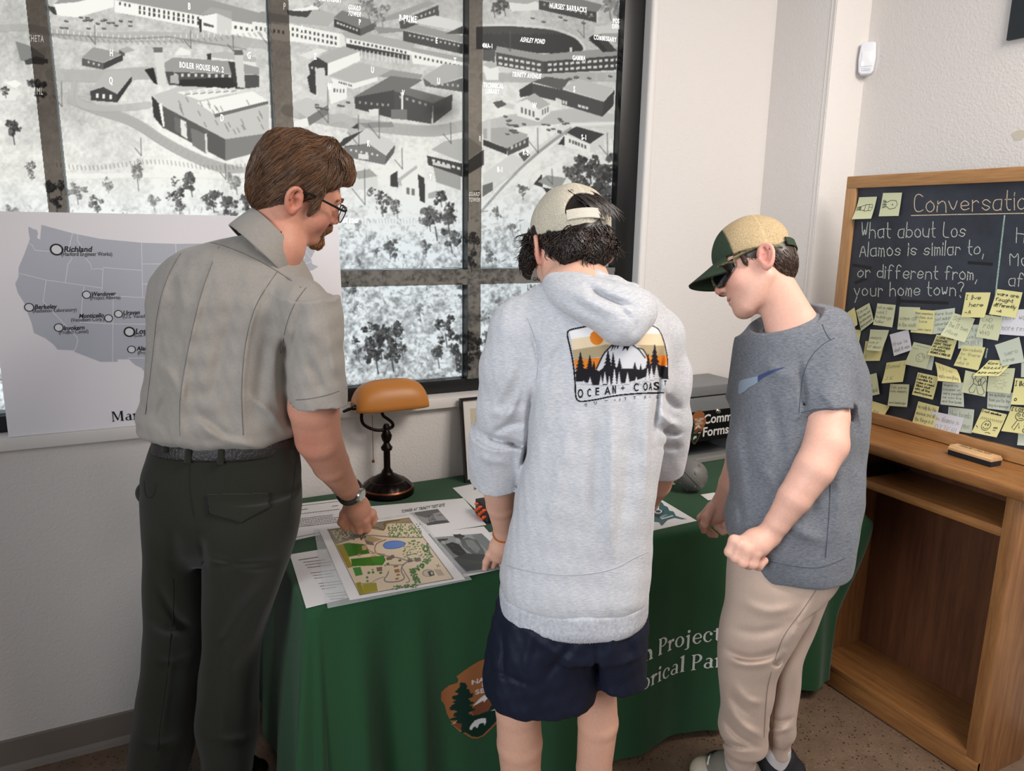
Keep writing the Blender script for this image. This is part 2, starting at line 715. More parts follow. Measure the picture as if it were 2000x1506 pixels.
def grid_mesh(name, cv, to3, thresh=0.5, solid=False):
    """Cells of a canvas as a mesh: to3(X, Y) arrays -> points."""
    keep = np.ones((cv.h, cv.w), bool) if solid else cv.a > thresh
    xs = float(cv.x0) + np.arange(cv.w + 1) * float(cv.res)
    ys = float(cv.y0) + np.arange(cv.h + 1) * float(cv.res)
    X, Y = np.meshgrid(xs, ys)
    jj, ii = np.nonzero(keep)
    W = cv.w + 1
    F = np.stack([jj * W + ii, jj * W + ii + 1, (jj + 1) * W + ii + 1, (jj + 1) * W + ii], 1)
    used = np.unique(F)
    remap = np.full(X.size, -1, np.int64); remap[used] = np.arange(len(used))
    V = to3(X.ravel()[used], Y.ravel()[used])
    acc = np.zeros((cv.h + 1, cv.w + 1, 3), np.float32); cnt = np.zeros((cv.h + 1, cv.w + 1, 1), np.float32)
    k = keep[..., None].astype(np.float32)
    for dj in (0, 1):
        for di in (0, 1):
            acc[dj:cv.h + dj, di:cv.w + di] += cv.c * k; cnt[dj:cv.h + dj, di:cv.w + di] += k
    colr = (acc / np.maximum(cnt, 1e-6)).reshape(-1, 3)[used]
    F = remap[F]
    n = np.cross(V[F[:, 1]] - V[F[:, 0]], V[F[:, 3]] - V[F[:, 0]])
    mid = V[F[:, 0]]
    if np.sum(n * (EYE - mid)) < 0:
        F = F[:, ::-1]
    return np_mesh(name, V, F, True, lin(np.clip(colr, 0, 255)))


# ------------------------------------------------------------------ printed lettering from the built-in font, one glyph at a time
_GL = {}


def _load_glyphs():
    chars = "ABCDEFGHIJKLMNOPQRSTUVWXYZabcdefghijklmnopqrstuvwxyz0123456789.,()'-+&?!:"
    objs = []
    for bold in (False, True):
        for s in ['HH'] + [c for c in chars] + ['H' + c + 'H' for c in chars]:
            cu = bpy.data.curves.new('g', 'FONT')
            cu.body = s
            cu.size = 1.0
            cu.resolution_u = 3
            cu.offset = 0.022 if bold else 0.0
            o = bpy.data.objects.new('g', cu)
            COL.objects.link(o)
            objs.append((bold, s, o, cu))
    dg = bpy.context.evaluated_depsgraph_get()
    wid = {}
    for bold, s, o, cu in objs:
        me = bpy.data.meshes.new_from_object(o.evaluated_get(dg))
        me.calc_loop_triangles()
        co = np.array([v.co[:2] for v in me.vertices]).reshape(-1, 2)
        tr = [co[list(t.vertices)] for t in me.loop_triangles]
        if len(s) == 1:
            _GL[(bold, s)] = [tr, 0.0]
        wid[(bold, s)] = co[:, 0].max() - co[:, 0].min() if len(co) else 0
        bpy.data.meshes.remove(me)
    for bold, s, o, cu in objs:
        bpy.data.objects.remove(o)
        bpy.data.curves.remove(cu)
    for (bold, c), g in _GL.items():
        g[1] = wid[(bold, 'H' + c + 'H')] - wid[(bold, 'HH')]


_load_glyphs()


def text_tris(s, bold=False, track=0.0):
    out, x = [], 0.0
    for ch in s:
        if ch == ' ':
            x += 0.28 + track
            continue
        tr, adv = _GL[(bold, ch)]
        for t in tr:
            out.append(t + np.array([x, 0]))
        x += adv + track
    return out, x


def flat_text(lines, bold=False, track=0.0):
    """lines: (string, place(x, y) -> 3D) collected into vertices and triangles."""
    V, F = [], []
    for s, place in lines:
        for t in text_tris(s, bold, track)[0]:
            F.append((len(V), len(V) + 1, len(V) + 2))
            V += [place(x, y) for x, y in t]
    return V, F


# ------------------------------------------------------------------ handwriting: single strokes
_HW = {'a': "4h1h0g0e1d3d4e|4h4d", 'b': "0k0d|0g2h4g4e2d0e", 'c': "4g2h0g0e2d4e", 'd': "4k4d|4g2h0g0e2d4e", 'e': "0f4f4g2h0g0e2d4e",
       'f': "4j3k2k1j1d|0h3h", 'g': "4g2h0g0e2d4e|4h4b2a0b", 'h': "0k0d|0g2h4g4d", 'i': "0h0d|0j0i", 'j': "2h2b1a0a|2j2i",
       'k': "0k0d|3h0f|1f4d", 'l': "0k0d", 'm': "0h0d|0g1h2g2d|2g3h4g4d", 'n': "0h0d|0g2h4g4d", 'o': "2h0g0e2d4e4g2h",
       'p': "0h0a|0g2h4g4e2d0e", 'q': "4h4a|4g2h0g0e2d4e", 'r': "0h0d|0g2h3g", 's': "4g2h0g1f3f4e2d0e", 't': "1k1e2d3d|0h3h",
       'u': "0h0e2d4e|4h4d", 'v': "0h2d4h", 'w': "0h1d2g3d4h", 'x': "0h4d|4h0d", 'y': "0h2d|4h1a", 'z': "0h4h0d4d",
       'A': "0d2k4d|1f3f", 'B': "0d0k3k4j3h0h|3h4f3d0d", 'C': "4j2k0j0e2d4e", 'D': "0d0k2k4i4f2d0d", 'E': "4k0k0d4d|0h3h",
       'F': "4k0k0d|0h3h", 'G': "4j2k0j0e2d4e4g2g", 'H': "0k0d|4k4d|0h4h", 'I': "0k2k|1k1d|0d2d", 'J': "3k3e2d0e", 'K': "0k0d|4k0g4d",
       'L': "0k0d4d", 'M': "0d0k2g4k4d", 'N': "0d0k4d4k", 'O': "2k0i0f2d4f4i2k", 'P': "0d0k3k4j3h0h", 'R': "0d0k3k4j3h0h|2h4d",
       'S': "4j2k0j1h3h4f2d0e", 'T': "0k4k|2k2d", 'U': "0k0e2d4e4k", 'V': "0k2d4k", 'W': "0k1d2i3d4k", 'Y': "0k2h4k|2h2d", 'Z': "0k4k0d4d",
       '6': "4k1i0f2d4e3g0f", ',': "1d0b", '?': "0j2k4j4i2g2f|2d2c", '!': "0k0f|0d0c", "'": "0k0j", '-': "0f3f", '.': "0d0c"}


def script_lines(s, jitter=0.25, seed=1, squeeze=1.0):
    """Handwriting strokes in units where the capital height is 7; returns polylines and the width."""
    g = np.random.default_rng(seed)
    out, x = [], 0.0
    for ch in s:
        if ch == ' ':
            x += 3.6 * squeeze
            continue
        gl = _HW[ch]
        mx = 0
        for st in gl.split('|'):
            p = np.array([[int(st[i]), ord(st[i + 1]) - 100] for i in range(0, len(st), 2)], float)
            mx = max(mx, p[:, 0].max())
            p = p * [squeeze, 1] + g.normal(0, jitter, p.shape) * 0.5
            out.append(smooth_path(p, 2) + [x, 0])
        x += (mx + 1.7) * squeeze
    return out, x


def ribbon(lines, place, width, up=None):
    """Flat strokes: polylines in 2D -> quads; place(x, y) -> 3D."""
    V, F = [], []
    for P in lines:
        P = np.asarray(P, float)
        if len(P) < 2:
            continue
        T = np.gradient(P, axis=0)
        T /= np.linalg.norm(T, axis=1)[:, None] + 1e-9
        Nn = np.stack([-T[:, 1], T[:, 0]], 1) * width / 2
        P = P.copy(); P[0] -= T[0] * width / 2; P[-1] += T[-1] * width / 2
        o = len(V)
        for p, n in zip(P, Nn):
            V.append(place(*(p + n))); V.append(place(*(p - n)))
        for i in range(len(P) - 1):
            F.append((o + 2 * i, o + 2 * i + 1, o + 2 * i + 3, o + 2 * i + 2))
    return V, F


def flat_poly(pts, place):
    V = [place(x, y) for x, y in pts]
    F = [tuple(t) for t in tessellate_polygon([[Vector((x, y, 0)) for x, y in pts]])]
    return V, F


def merge(*vf):
    V, F = [], []
    for v, f in vf:
        o = len(V)
        V += list(v); F += [tuple(i + o for i in t) for t in f]
    return V, F


def mesh_of(name, vf, m, parent=None, smooth=False, origin=None):
    return link_mesh(name, np_mesh(name, np.array(vf[0], float), vf[1], smooth), m, parent, origin)
# ------------------------------------------------------------------ the room
YW, XR, YC, XC = 2.456, 2.588, 2.155, 2.405       # back wall, right wall, front and side of the corner pier
YG, YM = 2.535, 2.49                              # glass and mullion faces of the window
M_wall = mat('wall_paint', (224, 218, 213), 0.75, bump=(120, 0.0016, 3), spec=0.25)
M_trim = mat('painted_trim', (228, 222, 216), 0.45, spec=0.4)
M_base = mat('baseboard_vinyl', (122, 112, 102), 0.5)
M_black = mat('black_aluminium', (14, 14, 15), 0.35)
M_floor = mat('polished_concrete', (116, 95, 78), 0.38, vary=(14, 0.18, 6), bump=(60, 0.0004))


def floor_speckles():
    nt = M_floor.node_tree
    N, L = nt.nodes, nt.links
    b = N['Principled BSDF']
    src = b.inputs['Base Color'].links[0].from_socket
    tc = [n for n in N if n.type == 'TEX_COORD'][0]
    for sc, thr, col, nsc in ((60, 0.20, (70, 54, 43), 11), (130, 0.17, (84, 66, 53), 30), (95, 0.12, (158, 138, 116), 21)):
        vo = N.new('ShaderNodeTexVoronoi')
        vo.inputs['Scale'].default_value = sc
        vo.inputs['Randomness'].default_value = 1.0
        wn = N.new('ShaderNodeTexNoise'); wn.inputs['Scale'].default_value = sc * 0.8
        add = N.new('ShaderNodeVectorMath'); add.operation = 'MULTIPLY_ADD'
        add.inputs[1].default_value = (0.02, 0.02, 0.0)
        L.new(wn.outputs['Color'], add.inputs[0]); L.new(tc.outputs['Object'], add.inputs[2])
        L.new(add.outputs[0], vo.inputs['Vector'])
        nz = N.new('ShaderNodeTexNoise'); nz.inputs['Scale'].default_value = nsc
        L.new(tc.outputs['Object'], nz.inputs['Vector'])
        mul = N.new('ShaderNodeMath'); mul.operation = 'MULTIPLY'; mul.inputs[1].default_value = thr * 2
        L.new(nz.outputs['Fac'], mul.inputs[0])
        lt = N.new('ShaderNodeMath'); lt.operation = 'LESS_THAN'
        L.new(vo.outputs['Distance'], lt.inputs[0]); L.new(mul.outputs[0], lt.inputs[1])
        mx = N.new('ShaderNodeMix'); mx.data_type = 'RGBA'
        L.new(lt.outputs[0], mx.inputs['Factor']); L.new(src, mx.inputs['A'])
        mx.inputs['B'].default_value = rgba(col)
        src = mx.outputs['Result']
    L.new(src, b.inputs['Base Color'])


floor_speckles()
tag(MB().box((-2.2, -1.2, -0.06), (XR, YW + 0.2, 0)).build('floor', M_floor), kind='structure')

SILL = 1.045
OX0, OX1, OZ1 = -1.6, 1.805, 2.95                 # window opening in the back wall


def back_wall():
    m = MB()
    m.box((-2.2, YW, 0), (XC + 0.01, YW + 0.16, SILL - 0.01))
    m.box((OX1, YW, SILL - 0.01), (XC + 0.01, YW + 0.16, 3.1))
    m.box((-2.2, YW, SILL - 0.01), (OX0, YW + 0.16, 3.1))
    m.box((OX0, YW, OZ1), (OX1, YW + 0.16, 3.1))
    return m


tag(back_wall().build('wall_back', M_wall), kind='structure')
# rounded plaster bead along the window reveal
b = MB()
for i in range(9):
    pass
prof = [(OX1 - 0.012, YW + 0.075), (OX1 - 0.012, YW + 0.012)] + \
       [(OX1 + 0.002 - 0.014 * math.cos(t), YW + 0.010 - 0.014 * math.sin(t)) for t in np.linspace(0, math.pi / 2, 7)] + \
       [(OX1 + 0.012, YW - 0.004), (OX1 + 0.012, YW + 0.075)]
b.prism(prof, lambda x, y, z: (x, y, SILL - 0.005 + z), 1.9)
tag(b.build('trim_1', M_trim, smooth=True), kind='structure')
# the pier in the corner and the right wall
tag(MB().box((XC, YC, 0), (XR + 0.02, YW + 0.16, 3.1)).build('wall_corner', M_wall, bevel=0.006), kind='structure')
tag(MB().box((XR, -1.2, 0), (XR + 0.14, YC, 3.1)).build('wall_right', M_wall), kind='structure')
# fine vertical joints of the pier's corner bead
tag(MB().box((XC - 0.0015, YC + 0.022, 1.0), (XC, YC + 0.025, 3.1)).box((XC - 0.0015, YC + 0.006, 1.0), (XC, YC + 0.008, 3.1))
    .build('trim_2', M_trim), kind='structure')


def baseboard():
    m = MB()
    pr = [(0, 0), (-0.022, 0.0), (-0.016, 0.012), (-0.009, 0.022), (-0.008, 0.100), (-0.004, 0.103), (0, 0.103)]
    m.prism(pr, lambda x, y, z: (-2.2 + z, YW + x, y), XC + 2.2)
    m.box((-0.263, YW - 0.0086, 0.022), (-0.2618, YW - 0.006, 0.102))
    return m


tag(baseboard().build('baseboard_back', M_base), kind='structure')
# sill board
sill = MB().box((OX0, YW - 0.028, SILL - 0.038), (OX1 + 0.03, YG + 0.02, SILL))
tag(sill.build('trim_3', M_trim, bevel=0.006), kind='structure')

# ------------------------------------------------------------------ the window and its frame
xa = lambda u, v, y: AY(u, v, y)[0]
MUL = [(xa(50, 0, YM), xa(88, 0, YM)), (xa(526, 0, YM), xa(563, 0, YM)), (xa(916, 0, YM), xa(943, 0, YM))]
FR = (xa(1222, 0, 2.50), OX1)
TR = (AY(940, 555, YM)[2], AY(940, 526, YM)[2])
ZB = AY(940, 737, 2.50)[2]
win = empty('window_1', (0.6, YG, SILL))
tag(win, kind='structure')
f = MB()
f.box((FR[0], 2.50, SILL), (FR[1] - 0.012, YG + 0.03, OZ1))
f.box((OX0, 2.50, SILL), (FR[0], YG + 0.03, ZB))
f.build('window_frame', M_black, win, bevel=0.002)
for i, (a, c) in enumerate(MUL):
    MB().box((a, YM + 0.001, ZB), (c, YG + 0.02, OZ1)).build('mullion', M_black, win)
MB().box((OX0, YM + 0.0015, TR[0]), (FR[0], YG + 0.02, TR[1])).build('transom', M_black, win)
M_glass = mat('window_glass', (200, 210, 215), 0.05, alpha=1.0)
xs = [OX0] + [e for p in MUL for e in p] + [FR[0]]
for i in range(0, len(xs), 2):
    for z0, z1 in ((ZB, TR[0]), (TR[1], OZ1)):
        MB().box((xs[i], YG + 0.004, z0), (xs[i + 1], YG + 0.010, z1)).build('glass_pane', M_glass, win)
# ------------------------------------------------------------------ the aerial photograph printed on film across the window
def fbm(w, h, cells, seed, octs=4, gain=0.55):
    g = np.random.default_rng(seed)
    out = np.zeros((h, w), np.float32)
    a, tot = 1.0, 0.0
    for o in range(octs):
        cx = cells * 2 ** o
        cy = max(2, int(cx * h / w))
        G = g.random((cy + 2, cx + 2)).astype(np.float32)
        y = np.linspace(0, cy, h, endpoint=False); x = np.linspace(0, cx, w, endpoint=False)
        iy, ix = y.astype(int), x.astype(int)
        fy, fx = (y - iy)[:, None], (x - ix)[None]
        fy = fy * fy * (3 - 2 * fy); fx = fx * fx * (3 - 2 * fx)
        v = (G[iy][:, ix] * (1 - fy) + G[iy + 1][:, ix] * fy) * (1 - fx) + (G[iy][:, ix + 1] * (1 - fy) + G[iy + 1][:, ix + 1] * fy) * fx
        out += a * v; tot += a; a *= gain
    return out / tot


MU0, MV0, MU1, MV1 = -90, -60, 1240, 800
cv = Canvas(MU0, MV0, MU1, MV1, 1.25, (200, 198, 188))
gU, gV = np.meshgrid(cv.X, cv.Y)
n1, n2, n3 = fbm(cv.w, cv.h, 6, 1, 6), fbm(cv.w, cv.h, 60, 2, 4, 0.7), fbm(cv.w, cv.h, 220, 3, 2, 0.8)
tone = np.interp(gV, [-60, 60, 200, 300, 420, 520, 800], [172, 184, 204, 222, 220, 198, 180])
tone = tone + (n1 - 0.5) * 70 + (n2 - 0.5) * 34 + (n3 - 0.5) * 30
rough = 0.8 * np.clip((gV - 395 - 20 * (n1 - .5) - np.clip(gU - 900, 0, 300) * -0.1) / 60, 0, 1)
tone = tone + rough * ((n2 - 0.5) * 130 + (n3 - 0.48) * 120)
cv.c[:] = np.clip(tone, 40, 236)[..., None]
gr = lambda x: (x, x, x)
R2 = random.Random(5)


def road(p, w, t):
    cv.line(smooth_path(p, 3), w, gr(t), 0.7)
    cv.line(smooth_path([(x, y + w * .5) for x, y in p], 3), 1.6, gr(t - 25), 0.4)


road([(105, 60), (180, 75), (300, 70), (430, 78), (520, 85)], 20, 172)
road([(100, 145), (190, 150), (300, 140), (330, 152)], 24, 170)
road([(140, 195), (190, 215), (260, 235), (330, 285), (430, 330), (530, 345)], 20, 166)
road([(150, 150), (140, 200), (200, 215), (290, 205)], 14, 174)
road([(0, 55), (60, 52), (130, 70)], 14, 165)
road([(560, 215), (640, 235), (760, 250), (850, 258), (905, 245)], 22, 168)
road([(640, 235), (680, 225), (700, 290)], 18, 178)
road([(945, 150), (1030, 152), (1120, 150), (1215, 150)], 18, 170)
road([(945, 250), (1000, 235), (1080, 230), (1140, 222), (1215, 240)], 26, 186)
road([(940, 380), (1020, 320), (1090, 262), (1150, 240), (1220, 248)], 12, 205)
road([(560, 425), (700, 432), (905, 440)], 12, 228)
road([(130, 345), (300, 342), (450, 345), (520, 340)], 10, 226)


def win_row(a, bb, n, w, h, t):
    for i in range(n):
        q = (i + 0.5) / n
        x, y = a[0] + (bb[0] - a[0]) * q, a[1] + (bb[1] - a[1]) * q
        sl = (bb[1] - a[1]) / (bb[0] - a[0] + 1e-6) * w / 2
        cv.poly([(x - w / 2, y - h / 2 - sl), (x + w / 2, y - h / 2 + sl), (x + w / 2, y + h / 2 + sl), (x - w / 2, y + h / 2 - sl)], gr(t))


def P(t, *pts):
    cv.poly(pts, gr(t))


# --- upper left: long white dormitories
P(70, (88, 10), (105, 28), (150, 34), (140, 20))
P(226, (105, 8), (150, 4), (222, -14), (222, 14), (150, 34), (112, 30))
P(150, (105, 8), (130, -12), (222, -40), (222, -14), (150, 4))
P(150, (224, -2), (250, -30), (420, 2), (525, 30), (525, 52), (425, 36), (262, 6))
P(232, (224, 0), (262, 7), (425, 36), (525, 54), (525, 80), (425, 62), (262, 30), (224, 24))
win_row((268, 14), (420, 42), 16, 4, 7, 80); win_row((268, 23), (420, 51), 16, 4, 7, 80)
win_row((432, 48), (522, 64), 8, 4, 6, 90); win_row((230, 6), (258, 12), 3, 4, 6, 90)
P(160, (392, 28), (412, 14), (452, 22), (452, 38), (424, 26))
P(230, (392, 32), (424, 26), (424, 66), (395, 58)); P(200, (424, 26), (452, 38), (452, 70), (424, 66))
P(55, (388, 36), (394, 38), (394, 62), (390, 64)); P(90, (398, 44), (418, 50), (418, 54), (398, 50))
P(150, (492, 40), (510, 22), (562, 30), (562, 46), (510, 40)); P(222, (492, 42), (562, 50), (562, 82), (494, 70))
win_row((496, 54), (558, 64), 7, 4, 7, 90)
# fence and brush
for k in range(40):
    x = 100 + k * 11; y = 56 + 14 * math.sin(k * .09) + R2.uniform(-1, 1)
    cv.line([(x, y), (x + R2.uniform(-1, 1), y + 9)], 1.6, gr(225)); cv.line([(x, y + 9), (x + 5, y + 16)], 1.5, gr(100), .6)
cv.line([(95, 66), (250, 76), (330, 72), (480, 96)], 3, gr(120), .6)
# H, Q, boiler house
P(150, (160, 112), (182, 92), (240, 104), (202, 122)); P(95, (160, 113), (202, 123), (202, 136), (160, 128)); P(70, (202, 123), (240, 106), (240, 118), (202, 136))
P(165, (232, 96), (250, 91), (264, 98), (244, 104)); P(90, (232, 97), (244, 104), (244, 110), (232, 104))
win_row((168, 120), (198, 128), 3, 4, 4, 190)
P(176, (176, 176), (206, 140), (254, 137), (258, 148), (229, 184), (202, 170)); P(72, (176, 178), (202, 170), (229, 184), (229, 200), (178, 196))
P(62, (229, 184), (258, 148), (258, 158), (229, 200)); win_row((184, 186), (222, 190), 3, 5, 9, 220)
P(222, (340, 108), (352, 92), (372, 100), (372, 108)); P(175, (410, 104), (440, 100), (500, 112), (500, 122), (415, 114)); P(215, (412, 112), (500, 122), (500, 132), (412, 122))
P(60, (404, 106), (412, 104), (412, 122), (406, 118))
P(150, (316, 126), (338, 112), (458, 120), (506, 132), (506, 146), (322, 140)); P(82, (322, 140), (506, 147), (506, 170), (470, 174), (330, 166))
P(48, (350, 156), (460, 150), (462, 172), (350, 180)); win_row((336, 146), (455, 149), 9, 5, 6, 200)
P(45, (282, 136), (300, 132), (308, 166), (300, 162)); P(204, (299, 92), (317, 92), (326, 166), (309, 166)); P(110, (299, 92), (317, 92), (317, 103), (300, 103))
P(198, (457, 98), (474, 98), (479, 172), (464, 170)); P(100, (457, 98), (474, 98), (475, 108), (458, 108)); P(60, (446, 120), (458, 122), (464, 170), (456, 160))
P(170, (332, 148), (348, 145), (350, 164), (333, 162))
# D building
P(60, (296, 186), (312, 204), (320, 252), (300, 228)); P(188, (300, 186), (352, 168), (400, 170), (525, 208), (525, 262), (440, 272), (312, 204))
P(232, (384, 200), (494, 178), (524, 197), (418, 223)); P(110, (418, 223), (524, 197), (524, 203), (420, 230)); P(224, (345, 180), (420, 170), (470, 178), (390, 196))
P(92, (312, 204), (440, 272), (440, 314), (320, 250)); P(128, (440, 272), (525, 260), (525, 292), (440, 314)); P(226, (310, 204), (316, 201), (322, 248), (318, 248))
P(110, (340, 228), (352, 232), (354, 262), (342, 256)); P(215, (352, 232), (364, 238), (366, 272), (354, 264)); P(120, (372, 250), (384, 254), (400, 262), (402, 300), (376, 284))
P(210, (400, 262), (404, 260), (406, 300), (402, 300))
for k in range(34):
    x, y = R2.uniform(340, 515), R2.uniform(196, 262)
    cv.line([(x, y), (x - 5, y - 9)], 1.6, gr(110), .8)
for k in range(7):
    x = 360 + k * 15; P(205, (x, 178 - k), (x + 9, 176 - k), (x + 11, 182 - k), (x + 2, 184 - k)); cv.line([(x + 2, 185 - k), (x + 11, 183 - k)], 1.6, gr(120))
# --- middle pane
P(170, (563, 30), (600, 10), (660, 30), (655, 36), (640, 52), (563, 44)); P(232, (563, 46), (664, 66), (664, 93), (563, 80)); P(214, (664, 66), (672, 62), (676, 96), (664, 93))
win_row((568, 56), (660, 75), 11, 4, 6, 85); win_row((568, 67), (660, 86), 11, 4, 6, 85)
P(165, (664, 62), (700, 62), (812, 84), (802, 99), (676, 74)); P(230, (676, 74), (802, 99), (802, 108), (676, 84)); P(60, (676, 85), (800, 108), (800, 118), (676, 94))
win_row((682, 80), (796, 103), 14, 4, 5, 90)
for k in range(14):
    cv.line([(690 + k * 8, 96 + k), (690 + k * 8, 112 + k)], 2, gr(215))
P(120, (652, 34), (668, 20), (735, 42), (704, 60)); P(62, (652, 36), (704, 56), (704, 70), (652, 52)); P(90, (704, 56), (735, 43), (735, 56), (704, 70)); win_row((657, 44), (700, 60), 7, 4, 4, 190)
P(150, (735, 44), (780, 36), (852, 6), (836, 2), (760, 30)); P(72, (780, 42), (856, 10), (858, 32), (782, 60)); win_row((786, 46), (852, 20), 8, 3, 5, 180)
P(140, (730, 52), (790, 56), (786, 62), (740, 66)); P(146, (788, 58), (812, 48), (905, 70), (905, 84)); P(66, (788, 60), (905, 86), (905, 106), (788, 80)); win_row((796, 68), (900, 90), 12, 4, 4, 180)
P(205, (795, 44), (850, 30), (905, 44), (905, 62), (815, 46)); P(80, (870, 66), (905, 50), (905, 66))
P(160, (803, 92), (905, 112), (905, 122), (802, 100)); P(228, (802, 100), (905, 122), (905, 136), (806, 124)); win_row((808, 110), (900, 130), 11, 4, 5, 90)
P(62, (602, 126), (620, 112), (640, 124), (640, 148), (606, 146)); P(170, (620, 112), (672, 90), (702, 100), (640, 124)); P(234, (640, 124), (702, 101), (704, 118), (640, 148)); win_row((606, 132), (636, 136), 4, 4, 4, 190)
P(214, (586, 108), (620, 94), (640, 98), (604, 116)); P(60, (600, 150), (615, 138), (618, 186), (606, 180)); P(200, (615, 134), (634, 132), (638, 186), (622, 190))
P(178, (640, 165), (660, 154), (672, 160), (650, 172)); P(234, (640, 166), (662, 158), (678, 170), (678, 192), (646, 204)); win_row((650, 176), (674, 178), 4, 3, 7, 110)
P(176, (642, 148), (702, 122), (765, 136), (738, 150), (690, 162)); P(228, (646, 152), (690, 163), (738, 150), (738, 158), (690, 174), (650, 162)); win_row((660, 160), (688, 168), 6, 3, 4, 110)
P(150, (738, 150), (765, 136), (826, 146), (820, 156)); P(172, (826, 150), (868, 124), (905, 128), (905, 150), (850, 168)); P(100, (826, 152), (850, 168), (905, 152), (905, 180), (830, 168)); win_row((838, 162), (900, 168), 6, 4, 5, 180)
P(112, (690, 190), (764, 148), (826, 156), (800, 172), (884, 194), (842, 204), (770, 178)); P(70, (692, 190), (770, 176), (770, 232), (694, 212)); P(78, (770, 178), (846, 202), (842, 242), (770, 230)); P(64, (846, 202), (884, 184), (882, 214), (846, 242))
win_row((776, 188), (838, 206), 5, 5, 5, 160); win_row((698, 200), (764, 206), 6, 4, 5, 150); P(230, (783, 180), (788, 180), (788, 214), (784, 214)); P(120, (764, 214), (795, 214), (795, 234), (764, 232)); P(215, (720, 214), (740, 212), (740, 226), (722, 226))
cv.c[:] = cv.c * (1 - (np.exp(-((gU - 858) / 32) ** 2 - ((gV - 212) / 26) ** 2) * (0.55 + 0.6 * (n2 - .5)))[..., None]) + 40 * (np.exp(-((gU - 858) / 32) ** 2 - ((gV - 212) / 26) ** 2) * .5)[..., None]
P(190, (563, 205), (600, 190), (640, 205), (600, 230)); P(120, (600, 230), (640, 205), (642, 222), (604, 246)); P(225, (563, 240), (600, 230), (604, 246), (563, 256))
P(65, (660, 284), (672, 270), (716, 252), (690, 290)); P(200, (670, 286), (716, 250), (772, 280), (754, 302), (718, 280)); P(120, (670, 288), (718, 280), (754, 304), (752, 322), (672, 306)); P(98, (754, 304), (772, 282), (770, 298), (752, 322)); win_row((680, 292), (742, 304), 6, 4, 4, 215)
P(215, (700, 300), (720, 302), (720, 312), (700, 310))
P(70, (686, 250), (700, 240), (700, 252)); P(140, (700, 240), (765, 238), (770, 248), (715, 250))
P(65, (763, 342), (776, 334), (778, 366), (763, 364)); P(180, (776, 350), (814, 322), (818, 350), (800, 366), (778, 362)); P(236, (784, 352), (816, 328), (834, 352), (852, 356), (852, 396), (786, 390)); P(62, (816, 340), (832, 350), (832, 398), (820, 392)); P(222, (829, 332), (834, 332), (835, 402), (830, 402))
P(160, (846, 324), (900, 336), (900, 372), (852, 356)); P(170, (836, 378), (854, 372), (854, 386), (836, 388)); win_row((792, 372), (812, 376), 2, 7, 13, 120)
P(176, (842, 292), (868, 276), (915, 268), (945, 290), (905, 318)); P(70, (834, 304), (905, 320), (945, 292), (945, 322), (905, 346), (836, 322)); win_row((842, 312), (900, 330), 6, 6, 5, 210); P(200, (845, 316), (880, 324), (880, 330), (845, 322))
P(208, (688, 344), (722, 336), (738, 346), (738, 366), (690, 372)); P(160, (690, 336), (722, 330), (738, 344), (700, 350))
# --- right pane
P(48, (930, 52), (1000, 51), (1080, 58), (1124, 74), (1141, 94), (1132, 106), (1060, 104), (930, 96))
cv.line(smooth_path([(930, 50), (1000, 48), (1082, 55), (1127, 72), (1144, 94), (1136, 107)], 2), 5, gr(206), .8)
for k in range(60):
    x = 945 + k * 3.2; cv.line([(x, 54 + .02 * max(0, x - 1000)), (x, 62 + R2.uniform(0, 6))], 1.4, gr(150), .35)
P(205, (1112, 92), (1117, 92), (1117, 104), (1112, 104))
P(124, (1052, -2), (1085, -14), (1180, 10), (1165, 24)); P(66, (1052, 0), (1165, 24), (1165, 44), (1052, 18)); P(215, (1165, 24), (1168, 22), (1168, 42), (1165, 44)); win_row((1058, 8), (1160, 30), 10, 4, 5, 150)
P(215, (990, 6), (1030, -4), (1052, 6), (1052, 20), (1000, 22)); P(165, (985, 4), (1020, -12), (1052, 0), (1030, 8))
P(150, (970, 90), (1062, 106), (1215, 92), (1215, 108), (1062, 120), (968, 102)); P(74, (968, 102), (1062, 120), (1062, 144), (970, 128)); P(66, (1062, 120), (1215, 108), (1215, 136), (1062, 144))
for rr in (0.3, 0.75):
    win_row((972, 104 + 26 * rr), (1058, 120 + 24 * rr), 8, 7, 5, 205); win_row((1068, 120 + 23 * rr), (1212, 108 + 26 * rr), 13, 7, 5, 205)
P(85, (943, 98), (968, 96), (966, 122), (943, 118)); P(62, (1150, 78), (1176, 66), (1205, 100), (1180, 102)); P(160, (1165, 64), (1215, 60), (1215, 92)); P(200, (1160, 52), (1215, 46), (1215, 64), (1165, 66)); P(40, (1150, 74), (1160, 68), (1186, 98), (1178, 102))
P(226, (943, 130), (965, 124), (974, 132), (974, 156), (950, 156)); P(178, (943, 126), (960, 118), (974, 130), (958, 134))
P(58, (1014, 176), (1040, 160), (1040, 186), (1016, 190)); P(92, (1040, 160), (1066, 150), (1112, 156), (1098, 176)); P(72, (1040, 163), (1098, 176), (1098, 200), (1040, 186)); P(186, (1098, 172), (1130, 154), (1198, 172), (1180, 198)); P(74, (1098, 175), (1180, 199), (1176, 228), (1098, 204)); P(60, (1180, 198), (1200, 176), (1198, 206), (1176, 228))
win_row((1084, 194), (1108, 202), 5, 4, 7, 210); win_row((1128, 206), (1150, 212), 3, 6, 5, 210)
P(175, (1008, 200), (1044, 182), (1076, 204), (1052, 214), (1030, 194)); P(234, (1008, 204), (1030, 194), (1052, 214), (1052, 238), (1010, 226)); P(222, (1052, 214), (1075, 204), (1075, 220), (1052, 238))
win_row((1016, 214), (1046, 224), 4, 4, 11, 110); win_row((1058, 220), (1072, 213), 3, 3, 11, 110)
P(200, (968, 196), (1004, 204), (1004, 214), (968, 206)); P(90, (962, 200), (980, 196), (990, 204), (972, 212))
